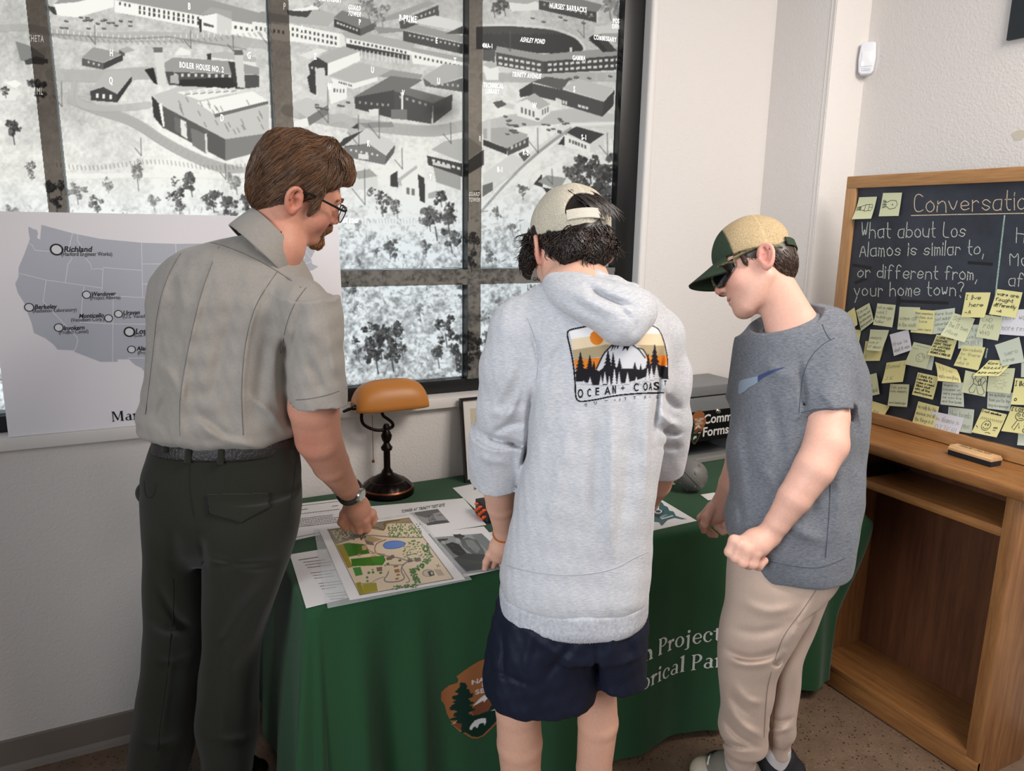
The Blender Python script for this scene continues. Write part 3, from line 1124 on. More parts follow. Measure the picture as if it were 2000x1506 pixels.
P(54, (1090, 282), (1106, 260), (1106, 284)); P(58, (1104, 258), (1126, 247), (1180, 262), (1152, 281)); P(226, (1102, 262), (1152, 281), (1152, 298), (1102, 286)); P(206, (1152, 281), (1180, 264), (1180, 286), (1152, 298)); win_row((1110, 274), (1146, 288), 6, 4, 7, 100)
P(168, (944, 252), (985, 248), (1030, 262), (1030, 276), (990, 290), (944, 270)); P(84, (990, 290), (1032, 268), (1032, 286), (992, 304)); win_row((996, 290), (1028, 276), 4, 4, 6, 190); P(200, (951, 232), (958, 232), (959, 280), (952, 280)); P(60, (944, 272), (990, 290), (990, 302), (944, 284))
P(206, (943, 340), (1000, 300), (1024, 312), (944, 372)); P(110, (943, 362), (962, 356), (962, 372), (943, 384)); P(90, (1012, 300), (1024, 294), (1036, 304), (1024, 316))
cv.line([(938, 402), (1010, 350), (1100, 262), (1120, 244), (1215, 240)], 6, gr(224), .9)
for k in range(62):
    q = k / 61; x = 940 + 175 * q; y = 410 - 160 * q - 14 * math.sin(q * 3)
    cv.line([(x, y), (x, y + 6)], 1.4, gr(70), .8)
P(60, (1042, 360), (1058, 340), (1060, 366)); P(150, (1050, 355), (1068, 342), (1106, 348), (1092, 372)); P(50, (1060, 366), (1092, 372), (1110, 392), (1070, 380))
# --- far left pane and the strips
P(215, (-90, 200), (-20, 170), (40, 178), (30, 196)); P(226, (8, 162), (30, 156), (42, 164), (30, 172)); P(130, (30, 80), (60, 90), (88, 110), (85, 128), (40, 118)); P(80, (48, 118), (70, 110), (94, 116), (94, 124), (50, 126))
P(70, (560, 20), (610, 20), (600, 34), (563, 30)); P(226, (563, 20), (600, 14), (625, 2), (625, 18), (590, 22))


def tree(x, y, r, dark=62, n=None, tall=1.0):
    n = n or int(50 + r * 5)
    cv.line([(x, y + r * .4 * tall), (x + r * .15, y + r * 1.35 * tall)], max(1.4, r * .09), gr(dark - 10), .8)
    sub = [(R2.gauss(0, .34), R2.gauss(0, .42) * tall, R2.uniform(.22, .48)) for _ in range(7)]
    for _ in range(n):
        cx_, cy_, cr_ = R2.choice(sub)
        a, q = R2.uniform(0, 6.28), R2.random() ** .6
        px, py = x + (cx_ + math.cos(a) * q * cr_) * r, y + (cy_ + math.sin(a) * q * cr_ * tall * .8) * r
        s = R2.uniform(.04, .13) * r
        t = dark + R2.uniform(-18, 34) + (30 if math.cos(a) < -.3 else 0)
        cv.ell((px, py), s * R2.uniform(.8, 1.6), s * R2.uniform(.6, 1.2), gr(t), .8, R2.uniform(0, 3))


for a in [(25, 250, 24), (10, 175, 12), (72, 170, 22, 50), (95, 370, 18, 50), (118, 360, 16, 55), (110, 395, 16, 50), (150, 372, 20, 110), (210, 355, 16, 120), (268, 335, 20, 110, None, 1.4),
          (190, 400, 18, 90), (300, 390, 16, 120), (345, 368, 20, 70, None, 1.3), (372, 352, 24, 80), (415, 385, 22, 75), (450, 400, 26, 70), (460, 350, 22, 120), (480, 398, 20, 60), (350, 400, 18, 90),
          (60, 330, 16, 100), (20, 410, 20, 120), (-40, 300, 26), (-30, 230, 20),
          (745, 388, 20, 66, None, 1.3), (768, 400, 16, 90), (860, 380, 18, 50), (775, 408, 14, 90), (850, 432, 28, 62), (875, 425, 26, 60), (838, 425, 20, 80), (880, 465, 22, 70), (760, 478, 20, 80), (735, 490, 10, 90), (770, 495, 12, 80), (700, 440, 12, 130), (830, 480, 16, 90), (720, 465, 12, 140),
          (1150, 318, 30, 46), (1185, 330, 30, 48), (1120, 330, 26, 56), (1170, 360, 32, 44), (1200, 370, 28, 44), (1205, 310, 22, 60), (1140, 355, 22, 56), (1190, 400, 26, 40), (1205, 425, 26, 42), (1020, 372, 14, 90), (970, 410, 14, 100), (1000, 440, 16, 110), (960, 500, 16, 100), (1200, 460, 20, 70),
          (975, 5, 16, 50), (985, 12, 14, 55), (965, 18, 12, 60), (1190, 8, 24, 110), (1210, 20, 20, 100), (720, 18, 22, 110), (745, 26, 20, 120), (700, 12, 14, 120), (622, 4, 12, 120),
          (925, 470, 18, 50), (918, 500, 22, 48), (930, 380, 12, 70)]:
    tree(*a)
for a in [(715, 655, 22, 50, None, 1.2), (742, 660, 26, 46, None, 1.2), (772, 650, 22, 48, None, 1.3), (735, 695, 26, 44), (765, 690, 26, 46), (700, 690, 12, 60), (785, 680, 16, 60), (870, 640, 22, 48, None, 1.3), (855, 690, 22, 60), (890, 690, 26, 46), (915, 660, 24, 46), (905, 710, 24, 44), (935, 690, 16, 60),
          (820, 610, 14, 110), (690, 600, 12, 120), (960, 660, 22, 60), (945, 620, 12, 100), (1000, 700, 26, 50), (690, 560, 14, 90), (900, 570, 16, 90), (640, 700, 20), (600, 640, 22), (500, 600, 25), (1100, 620, 25), (1160, 700, 26), (1080, 700, 22), (200, 600, 30), (60, 700, 20), (10, 740, 14, 120)]:
    tree(*a)
for k in range(2600):                                   # brush and boulders of the lower slope
    x, y = R2.uniform(-90, 1230), R2.uniform(400, 790)
    t = R2.choice((70, 95, 120, 225, 235, 238))
    L_ = R2.uniform(2, 9); a = R2.uniform(-.4, 2.0)
    cv.line([(x, y), (x + L_ * math.cos(a), y + L_ * math.sin(a))], R2.uniform(1.2, 3), gr(t), .45)
for k in range(70):                                     # parked cars and poles
    x, y = R2.choice([(R2.uniform(1040, 1180), R2.uniform(28, 46)), (R2.uniform(960, 1210), R2.uniform(146, 156)), (R2.uniform(980, 1110), R2.uniform(224, 260)), (R2.uniform(610, 700), R2.uniform(200, 215)), (R2.uniform(120, 260), R2.uniform(34, 60)), (R2.uniform(990, 1010), R2.uniform(230, 262))])
    cv.ell((x, y), 4.5, 2.2, gr(72), .9, .2); cv.line([(x - 2, y - 1.5), (x + 2, y - 1)], 1.3, gr(190), .7)
for x, y, h in [(185, 50, 36), (372, 60, 34), (525, 30, 60), (120, 160, 48), (455, 70, 30), (640, 170, 70), (740, 210, 60), (880, 240, 40), (996, 60, 40), (1140, 40, 34), (1078, 330, 30), (1050, 250, 48), (700, 225, 60), (712, 330, 70), (785, 290, 40), (1186, 260, 44), (275, 270, 34), (440, 320, 30)]:
    cv.line([(x, y), (x + 1, y + h)], 1.7, gr(95), .8); cv.line([(x + 1, y + h), (x - h * .35, y + h * .55)], 1.7, gr(80), .7)
for k in range(60):
    x = 560 + k * 6
    cv.line([(x, 428 + R2.uniform(-2, 2)), (x + 1, 436)], 1.3, gr(150), .6)
for k in range(54):
    x = 110 + k * 8
    cv.line([(x, 318 + 6 * math.sin(k * .2)), (x + 2, 326 + 6 * math.sin(k * .2))], 1.4, gr(110), .7)
# the key printed at the right
P(216, (1017, 435), (1240, 435), (1240, 800), (1017, 800))
shade = np.interp(gU, [-90, 500, 1240], [1.02, 1.0, 0.90])[..., None]
tq_ = np.clip((gV[..., None] - 340) / 160, 0, 1)
tint = np.array([0.965, 1.0, 1.012]) * tq_ + np.array([1.0, 0.997, 0.968]) * (1 - tq_)
cv.c[:] = np.clip(34 + (cv.c - 44) * 1.16, 26, 246) * shade * tint

M_film = mat('backlit_film', rough=0.35, attr='Col', emit=1.0, spec=0.08)
for n_ in M_film.node_tree.nodes:
    if n_.type == 'BSDF_PRINCIPLED':
        n_.inputs['Base Color'].default_value = (0.03, 0.03, 0.03, 1)
        for l_ in list(n_.inputs['Base Color'].links):
            M_film.node_tree.links.remove(l_)
M_print = mat('film_on_mullion', rough=0.55, attr='Col', spec=0.25)
mural = empty('aerial_photo_mural', (0.6, YG, ZB), 'black and white aerial photograph of a wartime town printed across the tall window', 'mural')


def sub_canvas(x0, x1, z0, z1, y):
    """Cells of the picture inside a rectangle of the window plane."""
    s = Canvas(MU0, MV0, MU1, MV1, 1.25)
    s.c = cv.c
    U, V = np.meshgrid(s.X, s.Y)
    d = np.stack([(U - 1000) / FPX, (V - 753) / FPX, np.ones_like(U)], -1) @ ROT.T
    t = y / d[..., 1]
    Xw, Zw = d[..., 0] * t, 1.65 + d[..., 2] * t
    s.a = ((Xw > x0) & (Xw < x1) & (Zw > z0) & (Zw < z1)).astype(np.float32)
    return s


def film_map(y):
    def fn(U, V):
        d = np.stack([(U - 1000) / FPX, (V - 753) / FPX, np.ones_like(U)], -1) @ ROT.T
        return EYE + d * (y / d[..., 1])[..., None]
    return fn


def film(x0, x1, z0, z1, y, name, m, gain=(1, 1, 1)):
    s = sub_canvas(x0, x1, z0, z1, y)
    s.c = s.c * np.asarray(gain)
    me = grid_mesh(name, s, film_map(y))
    return link_mesh(name, me, m, mural)


for i in range(0, len(xs), 2):
    for z0, z1 in ((ZB, TR[0]), (TR[1], OZ1)):
        if xs[i + 1] > -0.62:
            film(max(xs[i], -0.75) + .004, xs[i + 1] - .004, z0 + .004, z1 - .002, YG, 'pane_print', M_film)
for a, c in MUL:
    film(a, c, ZB, OZ1, YM - .0006, 'mullion_print', M_print, (.56, .53, .50))
film(MUL[1][1] + .001, MUL[2][0], TR[0], TR[1], YM - .0006, 'transom_print', M_print, (.56, .53, .50))
film(MUL[2][1], FR[0] - .002, TR[0], TR[1], YM - .0006, 'transom_print', M_print, (.56, .53, .50))
film(-0.75, MUL[1][0], TR[0], TR[1], YM - .0006, 'transom_print', M_print, (.56, .53, .50))


TRK = .10


def caption(s, u, v, h, slope=0.08, ital=0.0, y=YG - .002, sq=0.49, center=True):
    w = text_tris(s, True, TRK)[1] * h * 1.42 * sq
    u0 = u - w / 2 if center else u
    return s, (lambda x, yy: AY(u0 + x * h * 1.42 * sq + yy * h * 1.42 * ital, v + h / 2 + slope * (x * h * 1.42 * sq - (w / 2 if center else 0)) - yy * h * 1.42, y))


caps = [('B', 370, 12, 13), ('H', 218, 103, 13), ('Q', 217, 157, 13), ('BOILER HOUSE NO. 2', 394, 131, 11, .12), ('G', 487, 108, 13), ('D', 434, 230, 13), ('A', 590, 55, 12), ('Z', 616, 110, 12), ('M', 644, 168, 12), ('U', 728, 136, 12), ('U', 857, 158, 12),
        ('P', 703, 43, 11), ('P-PRIME', 797, 36, 12, .1), ('E', 853, 79, 11), ('T', 889, 118, 11), ('V', 788, 181, 11), ('K', 720, 280, 12), ('-3', 689, 348, 11), ('Y', 841, 345, 10), ('DISPENSARY', 645, -2, 10, .1), ('GUARD', 692, 15, 9, .12, .2), ('TOWER', 692, 27, 9, .12, .2),
        ("NURSES' BARRACKS", 1110, 15, 10, .12), ('POST', 1206, 41, 9, .1), ('OFFICE', 1207, 52, 9, .1), ('ASHLEY POND', 1040, 79, 9, .1, .22), ('COMMISSARY', 1182, 75, 9, .12), ('GAMMA', 1131, 113, 9, .03), ('MMA-1', 952, 89, 9, .1), ('TRINITY AVENUE', 1028, 147, 9, .08, .2), ('TECHNICAL', 964, 167, 9, .05), ('LIBRARY', 962, 178, 9, .05),
        ('S', 1122, 174, 11), ('W', 1044, 206, 11), ('S-1', 1141, 268, 10), ('R-2', 1027, 298, 10), ('R-1', 977, 331, 10), ('ROL ROAD', 683, 431, 8, .03, .2), ('K', 562, 24, 9), ('B', 972, 647, 14)]
V_, F_ = flat_text([caption(*c) for c in caps], True, TRK)
M_cap = mat('white_caption', (243, 244, 240), 0.4, emit=0.95)
mesh_of('caption_lettering', (V_, F_), M_cap, mural)
caps = [('THETA', 70, 75, 13, .05), ('ML', 78, 178, 13, .05), ('P', 556, 12, 13, .05), ('R', 938, 271, 11), ('GUARD', 926, 379, 8, 0, .15), ('TOWER', 926, 390, 8, 0, .15)]
V_, F_ = flat_text([caption(*c, **{'y': YM - .0016}) for c in caps], True, TRK)
mesh_of('caption_lettering', (V_, F_), mat('caption_on_mullion', (232, 228, 220), 0.5), mural)
keys = [('GAMMA Building', 1041, 545, 7), ('J Building   Radiation', 1030, 559, 7), ('K Building   Storage', 1030, 567, 7), ('ML Building', 1030, 575, 7), ('M Building', 1030, 583, 7), ('P Building', 1030, 590, 7), ('P-Prime', 1030, 598, 7), ('Q Building', 1030, 606, 7), ('A Building', 1030, 448, 7), ('B Building', 1030, 456, 7), ('C Building', 1030, 464, 7), ('Plutonium', 1175, 518, 7), ('Uranium', 1175, 510, 7)]
V_, F_ = flat_text([caption(k[0], k[1], k[2], k[3], 0.0, 0, (YM - .0016) if 526 < k[2] < 555 else YG - .002, .8, False) for k in keys], True)
mesh_of('key_lettering', (V_, F_), mat('key_ink', (30, 30, 32), 0.5), mural)
# ------------------------------------------------------------------ the covered table
TZ = 0.742
TX0, TX1, TY0, TY1 = 0.312, 2.178, 1.69, 2.44
M_cloth = mat('green_tablecloth', (36, 75, 46), 0.85, vary=(700, 0.10, 2), bump=(900, 0.0004, 2), sheen=0.15, spec=0.15)


def perimeter(n=520):
    """Points and outward directions along the left, front and right edges of the table top."""
    r = 0.03
    pts, nr = [], []
    segs = [((TX0, TY1), (TX0, TY0 + r), (-1, 0)), ((TX0 + r, TY0), (TX1 - r, TY0), (0, -1)), ((TX1, TY0 + r), (TX1, TY1), (1, 0))]
    cen = [(TX0 + r, TY0 + r, math.pi, 1.5 * math.pi), (TX1 - r, TY0 + r, 1.5 * math.pi, 2 * math.pi)]
    for i, (a, b_, nn) in enumerate(segs):
        k = 230 if i == 1 else 60
        for t in np.linspace(0, 1, k):
            pts.append((a[0] + (b_[0] - a[0]) * t, a[1] + (b_[1] - a[1]) * t)); nr.append(nn)
        if i < 2:
            cx, cy, a0, a1 = cen[i]
            for t in np.linspace(a0, a1, 42)[1:-1]:
                pts.append((cx + r * math.cos(t), cy + r * math.sin(t))); nr.append((math.cos(t), math.sin(t)))
    return np.array(pts), np.array(nr)


def drape(p, n, t):
    """Outward offset of the hanging cloth at height fraction t (0 at the edge, 1 at the hem)."""
    x, y = p[:, 0], p[:, 1]
    front = np.clip(-n[:, 1], 0, 1)
    left = np.clip(-n[:, 0], 0, 1)
    right = np.clip(n[:, 0], 0, 1)
    corner = np.minimum(front, left) * 1.41
    cornr = np.minimum(front, right) * 1.41
    ang = np.arctan2(-n[:, 1], -n[:, 0])
    g = lambda c, w: np.exp(-((x - c) / w) ** 2)
    g2 = lambda q, w: np.exp(-(q / w) ** 2)
    fld = (0.020 * g(0.43, 0.035) - 0.016 * g(0.51, 0.035) + 0.014 * g(0.585, 0.03) - 0.008 * g(0.66, 0.04) + 0.006 * g(0.82, .04)
           - 0.008 * g(0.93, .05) + 0.008 * g(1.08, .05) + 0.006 * g(1.30, .05) - 0.008 * g(1.45, .06) + 0.012 * g(1.62, .05) - 0.012 * g(1.73, .05) + 0.016 * g(1.86, .06)
           - 0.012 * g(1.97, .04) + 0.010 * g(2.06, .04))
    o = 0.010 + 0.022 * t + front * fld * (t ** 0.8) * 2.4
    o = o + corner * (0.055 * t + 0.030 * t * np.cos(ang * 9))
    o = o + left * (0.012 * t * np.sin(y * 23) + 0.012 * t)
    bump_ = np.minimum(t * 9, 1) * (1 - np.clip((t - .15) / .75, 0, 1) ** 1.2)
    o = o + cornr * (0.050 * bump_ - 0.085 * t ** 2) + (right * g2(y - TY0, .05) + front * g2(x - TX1, .05)) * .03 * bump_ - right * 0.05 * t * t
    return o


ZHEM = 0.035


def cloth_front(x, z):
    """y of the hanging front at (x, z)."""
    x = np.asarray(x, float)
    t = np.clip((TZ - z) / (TZ - ZHEM), 0, 1)
    p = np.stack([x, np.full_like(x, TY0)], 1)
    n = np.zeros_like(p); n[:, 1] = -1
    return TY0 - drape(p, n, t)


def build_cloth():
    p, n = perimeter()
    k = len(p)
    rows = []
    for a in (0.0, 0.5, 1.0):
        rows.append((p + n * (-0.014 + 0.024 * math.sin(a * math.pi / 2)), np.full(k, TZ - 0.010 * (1 - math.cos(a * math.pi / 2)))))
    for t in np.linspace(0.03, 1, 54):
        z = TZ - 0.010 - (TZ - 0.010 - ZHEM) * t
        lift = 0.03 * np.clip(p[:, 0] - 1.6, 0, 1) * t
        rows.append((p + n * drape(p, n, t)[:, None], np.full(k, z) + lift))
    V = np.concatenate([np.column_stack([q, z]) for q, z in rows])
    F = []
    for i in range(len(rows) - 1):
        for j in range(k - 1):
            F.append((i * k + j, i * k + j + 1, (i + 1) * k + j + 1, (i + 1) * k + j))
    F.append(tuple(range(k))[::-1])
    me = np_mesh('tablecloth', V, F, True)
    return link_mesh('tablecloth', me, M_cloth, None, ((TX0 + TX1) / 2, (TY0 + TY1) / 2, 0.03))


cloth = build_cloth()
tag(cloth, 'dark green tablecloth draped to the floor with arrowhead emblem and white lettering', 'tablecloth')


# ---- lettering on the front of the cloth, in a serif face
def serif_glyphs():
    """Glyph outlines as lists of (outer ring, holes); cap height 1, x height .64."""
    X = 0.64

    def ell(cx, cy, rx, ry, a0=0, a1=360, n=36):
        t = np.radians(np.linspace(a0, a1, n))
        return [(cx + rx * math.cos(q), cy + ry * math.sin(q)) for q in t]

    def stem(x, y0, y1, w=.15, top='both', bot='both'):
        s = .075
        P_ = [(x, y0 + .05), (x, y1 - .05)]
        out = [[(x, y0), (x + w, y0), (x + w, y1), (x, y1)]]
        if bot: out.append([(x - s, y0), (x + w + s, y0), (x + w + s, y0 + .035), (x + w, y0 + .085), (x, y0 + .085), (x - s, y0 + .035)])
        if top == 'both': out.append([(x - s, y1), (x + w + s, y1), (x + w + s, y1 - .035), (x + w, y1 - .085), (x, y1 - .085), (x - s, y1 - .035)])
        if top == 'left': out.append([(x - .10, y1 - .06), (x + w, y1 + .03), (x + w, y1 - .1), (x, y1 - .13), (x - .10, y1 - .11)])
        return [(o, []) for o in out]

    def ring(cx, cy, rx, ry, w=.15, thin=.05, lean=-8):
        return [(ell(cx, cy, rx, ry), [ell(cx, cy, rx - w, ry - thin)])]

    def arch(x, w=.15, wid=.50):
        o = ell(x + w * .5 + (wid - w * .5) / 2 + .02, X - .26, (wid - w * .3) / 2 + .04, .28, 0, 165, 20)
        i = ell(x + w * .5 + (wid - w) / 2 - .035, X - .27, (wid - w) / 2 - .035, .20, 0, 165, 20)[::-1]
        return [(o + i, [])]
    G = {}
    G['n'] = (stem(.08, 0, X, top='left') + stem(.50, 0, X - .2, top=None) + arch(.08), .78)
    G['r'] = (stem(.08, 0, X, top='left') + [([(.2, X - .2), (.28, X - .02), (.40, X + .02), (.50, X - .02), (.49, X - .15), (.40, X - .15), (.33, X - .13), (.24, X - .28)], [])], .52)
    G['o'] = (ring(.36, X / 2, .32, X / 2 + .015), .74)
    G['P'] = (stem(.10, 0, 1) + [(ell(.30, .72, .40, .28, -90, 90), [ell(.30, .72, .24, .225, -90, 90)]), ([(.2, 1), (.32, 1), (.32, .945), (.2, .945)], []), ([(.2, .44), (.32, .44), (.32, .495), (.2, .495)], [])], .76)
    G['j'] = (stem(.12, -.12, X, top='left', bot=None) + [(ell(.02, -.12, .25, .16, -100, 0, 16) + ell(.02, -.12, .12, .10, -100, 0, 16)[::-1], []), (ell(.20, X + .22, .095, .095), [])], .40)
    G['e'] = ([(ell(.34, X / 2, .31, X / 2 + .015, 0, 330) + ell(.36, X / 2, .18, X / 2 - .04, 0, 325)[::-1], []), ([(.1, X / 2 - .01), (.62, X / 2 - .01), (.62, X / 2 + .05), (.1, X / 2 + .05)], [])], .68)
    G['c'] = ([(ell(.34, X / 2, .31, X / 2 + .015, 40, 325) + ell(.37, X / 2, .20, X / 2 - .04, 50, 320)[::-1], []), (ell(.53, X - .17, .085, .085), [])], .64)
    G['t'] = (stem(.14, .1, X + .16, top=None, bot=None) + [([(.02, X), (.44, X), (.44, X - .06), (.02, X - .06)], []), (ell(.34, .16, .20, .17, 180, 310, 14) + ell(.36, .16, .07, .10, 180, 310, 14)[::-1], [])], .46)
    G['H'] = (stem(.10, 0, 1) + stem(.62, 0, 1) + [([(.2, .47), (.7, .47), (.7, .54), (.2, .54)], [])], .95)
    G['N'] = (stem(.10, 0, 1, .07) + stem(.72, 0, 1, .07) + [([(.10, 1), (.26, 1), (.79, 0), (.66, 0)], [])], .95)
    G['M'] = (stem(.10, 0, 1, .07) + stem(.84, 0, 1) + [([(.10, 1), (.26, 1), (.56, .25), (.50, .05)], []), ([(.84, 1), (.90, 1), (.54, .05), (.50, .05), (.53, .2)], [])], 1.14)
    G['i'] = (stem(.10, 0, X, top='left') + [(ell(.175, X + .22, .095, .095), [])], .37)
    G['s'] = ([(ell(.27, X - .175, .23, .19, 20, 270, 20) + ell(.29, X - .175, .12, .125, 30, 260, 20)[::-1], []), (ell(.29, .175, .23, .19, -150, 90, 20) + ell(.27, .175, .12, .125, -150, 80, 20)[::-1], []), ([(.10, .46), (.2, .52), (.50, .22), (.40, .14)], [])], .56)
    G['a'] = (stem(.42, 0, X - .15, top=None) + [(ell(.36, X - .2, .22, .215, 0, 150, 18) + ell(.33, X - .2, .12, .16, 0, 150, 18)[::-1], []), (ell(.29, .18, .24, .195), [ell(.31, .18, .13, .14)])], .70)
    G['l'] = (stem(.10, 0, 1.04, top='left'), .37)
    G['h'] = (stem(.08, 0, 1.04, top='left') + stem(.50, 0, X - .2, top=None) + arch(.08), .78)
    G['k'] = (stem(.08, 0, 1.04, top='left') + [([(.2, .28), (.46, X), (.6, X), (.3, .26)], []), ([(.26, .36), (.36, .42), (.72, 0), (.54, 0)], [])], .74)
    return G


SERIF = serif_glyphs()


def serif_text(c, s, place, color, gap=0.02):
    x = 0.0
    for ch in s:
        if ch == ' ':
            x += .32
            continue
        parts, adv = SERIF[ch]
        for o, hs in parts:
            c.poly([place(x + a, b_) for a, b_ in o], color, 1.0, [[place(x + a, b_) for a, b_ in h] for h in hs])
        x += adv + gap
    return x


def cloth_map(y):
    def fn(U, V):
        pts = np.stack([AY(u, v, y) for u, v in zip(U, V)]) if len(U) < 10 else EYE + (np.stack([(U - 1000) / FPX, (V - 753) / FPX, np.ones_like(U)], -1) @ ROT.T) * \
            (y / ((np.stack([(U - 1000) / FPX, (V - 753) / FPX, np.ones_like(U)], -1) @ ROT.T)[..., 1]))[..., None]
        pts[:, 1] = cloth_front(pts[:, 0], pts[:, 2]) - 0.0016
        return pts
    return fn


# lettering drawn in wall-parallel coordinates: x along the table, z up, in mm
cl = Canvas(0, 0, 1800, 620, 1.6)


def on_cloth(x0, z0, size):
    return lambda a, b_: (x0 + a * size, z0 + b_ * size)


white = (226, 226, 224)
pA = AY(1287, 1283, 1.66); pB = AY(1200, 1373, 1.64)      # baselines: start of "Project", start of "Historical"
sz = (AY(1391, 1264, 1.66)[0] - pA[0]) / (sum(SERIF[c][1] + .02 for c in 'Projec'))
w1 = sum((.32 if c == ' ' else SERIF[c][1] + .02) for c in 'Manhattan ')
serif_text(cl, 'Manhattan Project', on_cloth((pA[0] - w1 * sz) * 1000 - 400, pA[2] * 1000, sz * 1000), white)
pC = AY(1213, 1367, 1.64)
w2 = sum((.32 if c == ' ' else SERIF[c][1] + .02) for c in 'National H')
serif_text(cl, 'National Historical Park', on_cloth((pC[0] - w2 * sz) * 1000 - 400, pC[2] * 1000, sz * 1000), white)


def cl_map(X, Z):
    x, z = X / 1000 + 0.4, Z / 1000
    return np.stack([x, cloth_front(x, z) - 0.0016, z], 1)


M_ink = mat('printed_cloth', rough=0.85, attr='Col', spec=0.15)
link_mesh('lettering', grid_mesh('lettering', cl, cl_map), M_ink, cloth)['label'] = 'white serif lettering'


# ---- the arrowhead emblem, drawn in the pixels of a close view and printed wherever it is needed
def arrowhead(c, T):
    """Draws the emblem; T maps emblem coordinates (about 1000 wide, 1160 high) to the canvas."""
    q = lambda pts: [T(*p) for p in pts]
    brown, brown2, green, wht = (150, 95, 58), (118, 70, 46), (20, 46, 36), (214, 210, 210)
    out = [(560, 0), (430, 20), (330, 60), (250, 110), (170, 170), (190, 215), (180, 265), (90, 285), (0, 350), (-5, 460), (40, 560), (60, 680), (100, 800), (140, 900), (190, 975), (260, 1040), (330, 1120), (400, 1150), (470, 1140),
           (560, 1050), (640, 960), (690, 880), (740, 800), (790, 740), (870, 640), (930, 560), (990, 470), (1000, 360), (950, 300), (880, 275), (870, 220), (890, 160), (800, 100), (690, 40)]
    c.poly(q(out), brown)
    c.poly(q([(330, 700), (420, 600), (570, 500), (700, 600), (800, 720), (740, 800), (360, 800)]), brown2)
    c.poly(q([(130, 870), (200, 850), (260, 900), (240, 1000), (190, 950)]), brown2)
    c.poly(q([(230, 780), (330, 790), (420, 800), (560, 770), (640, 760), (730, 760), (680, 850), (630, 930), (540, 1040), (460, 1120), (400, 1130), (340, 1100), (270, 1020), (215, 960)]), green)
    c.poly(q([(530, 775), (560, 700), (580, 720), (600, 690), (625, 725), (650, 690), (680, 720), (700, 690), (730, 760)]), green)
    c.poly(q([(345, 655), (420, 575), (470, 540), (575, 500), (640, 545), (690, 590), (735, 620), (745, 640), (660, 610), (620, 600), (600, 640), (570, 560), (520, 590), (480, 640), (470, 610), (400, 640)]), wht)
    c.poly(q([(550, 780), (620, 755), (740, 750), (700, 790)]), wht)
    c.poly(q([(110, 870), (180, 810), (200, 820), (150, 850)]), wht)
    # the tall tree
    rt = random.Random(3)
    c.poly(q([(222, 300), (240, 300), (265, 1010), (225, 1010)]), green)
    for k in range(46):
        y = 290 + k * 12.5
        w = 40 + 95 * min(1, k / 16) * (0.65 + 0.5 * rt.random())
        sx = 1 if k % 2 else -1
        c.ell(T(235 + sx * w * .5 * rt.random(), y), abs(T(w * .5, 0)[0] - T(0, 0)[0]), abs(T(0, 22)[1] - T(0, 0)[1]), green)
    for x, h in ((330, 240), (360, 190), (300, 180), (395, 120)):
        c.poly(q([(x - 34, 980), (x, 980 - h), (x + 34, 980)]), green)
    # the bison
    c.poly(q([(310, 985), (315, 940), (335, 910), (370, 870), (420, 862), (480, 868), (500, 880), (505, 930), (490, 975), (480, 975), (482, 945), (450, 935), (420, 945), (405, 990), (390, 990), (385, 965), (350, 965), (345, 990), (330, 1000)]), wht)
    for s, x0, y0, w in (('NATIONAL', 335, 335, 530), ('PARK', 455, 407, 275), ('SERVICE', 375, 492, 450)):
        tr, L_ = text_tris(s, True)
        for t in tr:
            c.poly(np.array([T(x0 + a * w / L_, y0 - b_ * 92) for a, b_ in t]), wht)


E0, E1 = AY(868, 1362, 1.655), AY(925, 1450, 1.64)
ez_top = AY(940, 1292, 1.66)[2]
esc = (ez_top - E1[2]) / 1150.0 * 1.05
em = Canvas(-10, -10, 1010, 1160, 1.4 / (esc * 1000))
arrowhead(em, lambda x, y: (x, y))


def em_map(X, Y):
    x = E0[0] + X * esc * 1.22
    z = ez_top - Y * esc
    return np.stack([x, cloth_front(x, z) - 0.0016, z], 1)


link_mesh('emblem', grid_mesh('emblem', em, em_map), M_ink, cloth)['label'] = 'brown arrowhead emblem'

# ------------------------------------------------------------------ papers on the table
M_paper = mat('paper', (232, 228, 226), 0.6, spec=0.3)
M_lam = mat('clear_laminate', (235, 238, 238), 0.12, alpha=0.28, spec=0.5)
M_sheet = mat('printed_sheet', rough=0.3, attr='Col', spec=0.45)


def sheet(name, label, corners, z, m=M_paper, th=0.0005, cat='paper', group=None):
    P_ = [AZ(u, v, z) for u, v in corners]
    c = np.mean(P_, 0)
    V = [p - [0, 0, th] for p in P_] + P_
    F = [(3, 2, 1, 0), (4, 5, 6, 7)] + [(i, (i + 1) % 4, 4 + (i + 1) % 4, 4 + i) for i in range(4)]
    o = link_mesh(name, np_mesh(name, np.array(V), F, False), m, None, c - [0, 0, th])
    tag(o, label, cat, group)
    return o


def z_map(z, sx=1.0, sy=1.0, x0=0.0, y0=0.0):
    def fn(X, Y):
        U, V = x0 + X * sx, y0 + Y * sy
        d = np.stack([(U - 1000) / FPX, (V - 753) / FPX, np.ones_like(U)], -1) @ ROT.T
        return EYE + d * ((z - 1.65) / d[..., 2])[..., None]
    return fn


def typed(c, a, b_, n, step, col=(70, 70, 72), w=1.0, seed=0, ragged=0.25, gaps=()):
    """Rows of tiny typed words: first row from a to b, then n rows stepping by `step`."""
    g = random.Random(seed)
    a, b_, step = np.array(a, float), np.array(b_, float), np.array(step, float)
    for i in range(n):
        if i in gaps:
            continue
        e = 1 - ragged * g.random()
        t = 0.0
        while t < e:
            L_ = g.uniform(.02, .07)
            p0 = a + (b_ - a) * t + step * i; p1 = a + (b_ - a) * min(e, t + L_) + step * i
            c.line([p0, p1], w, col, 0.8)
            t += L_ + .016


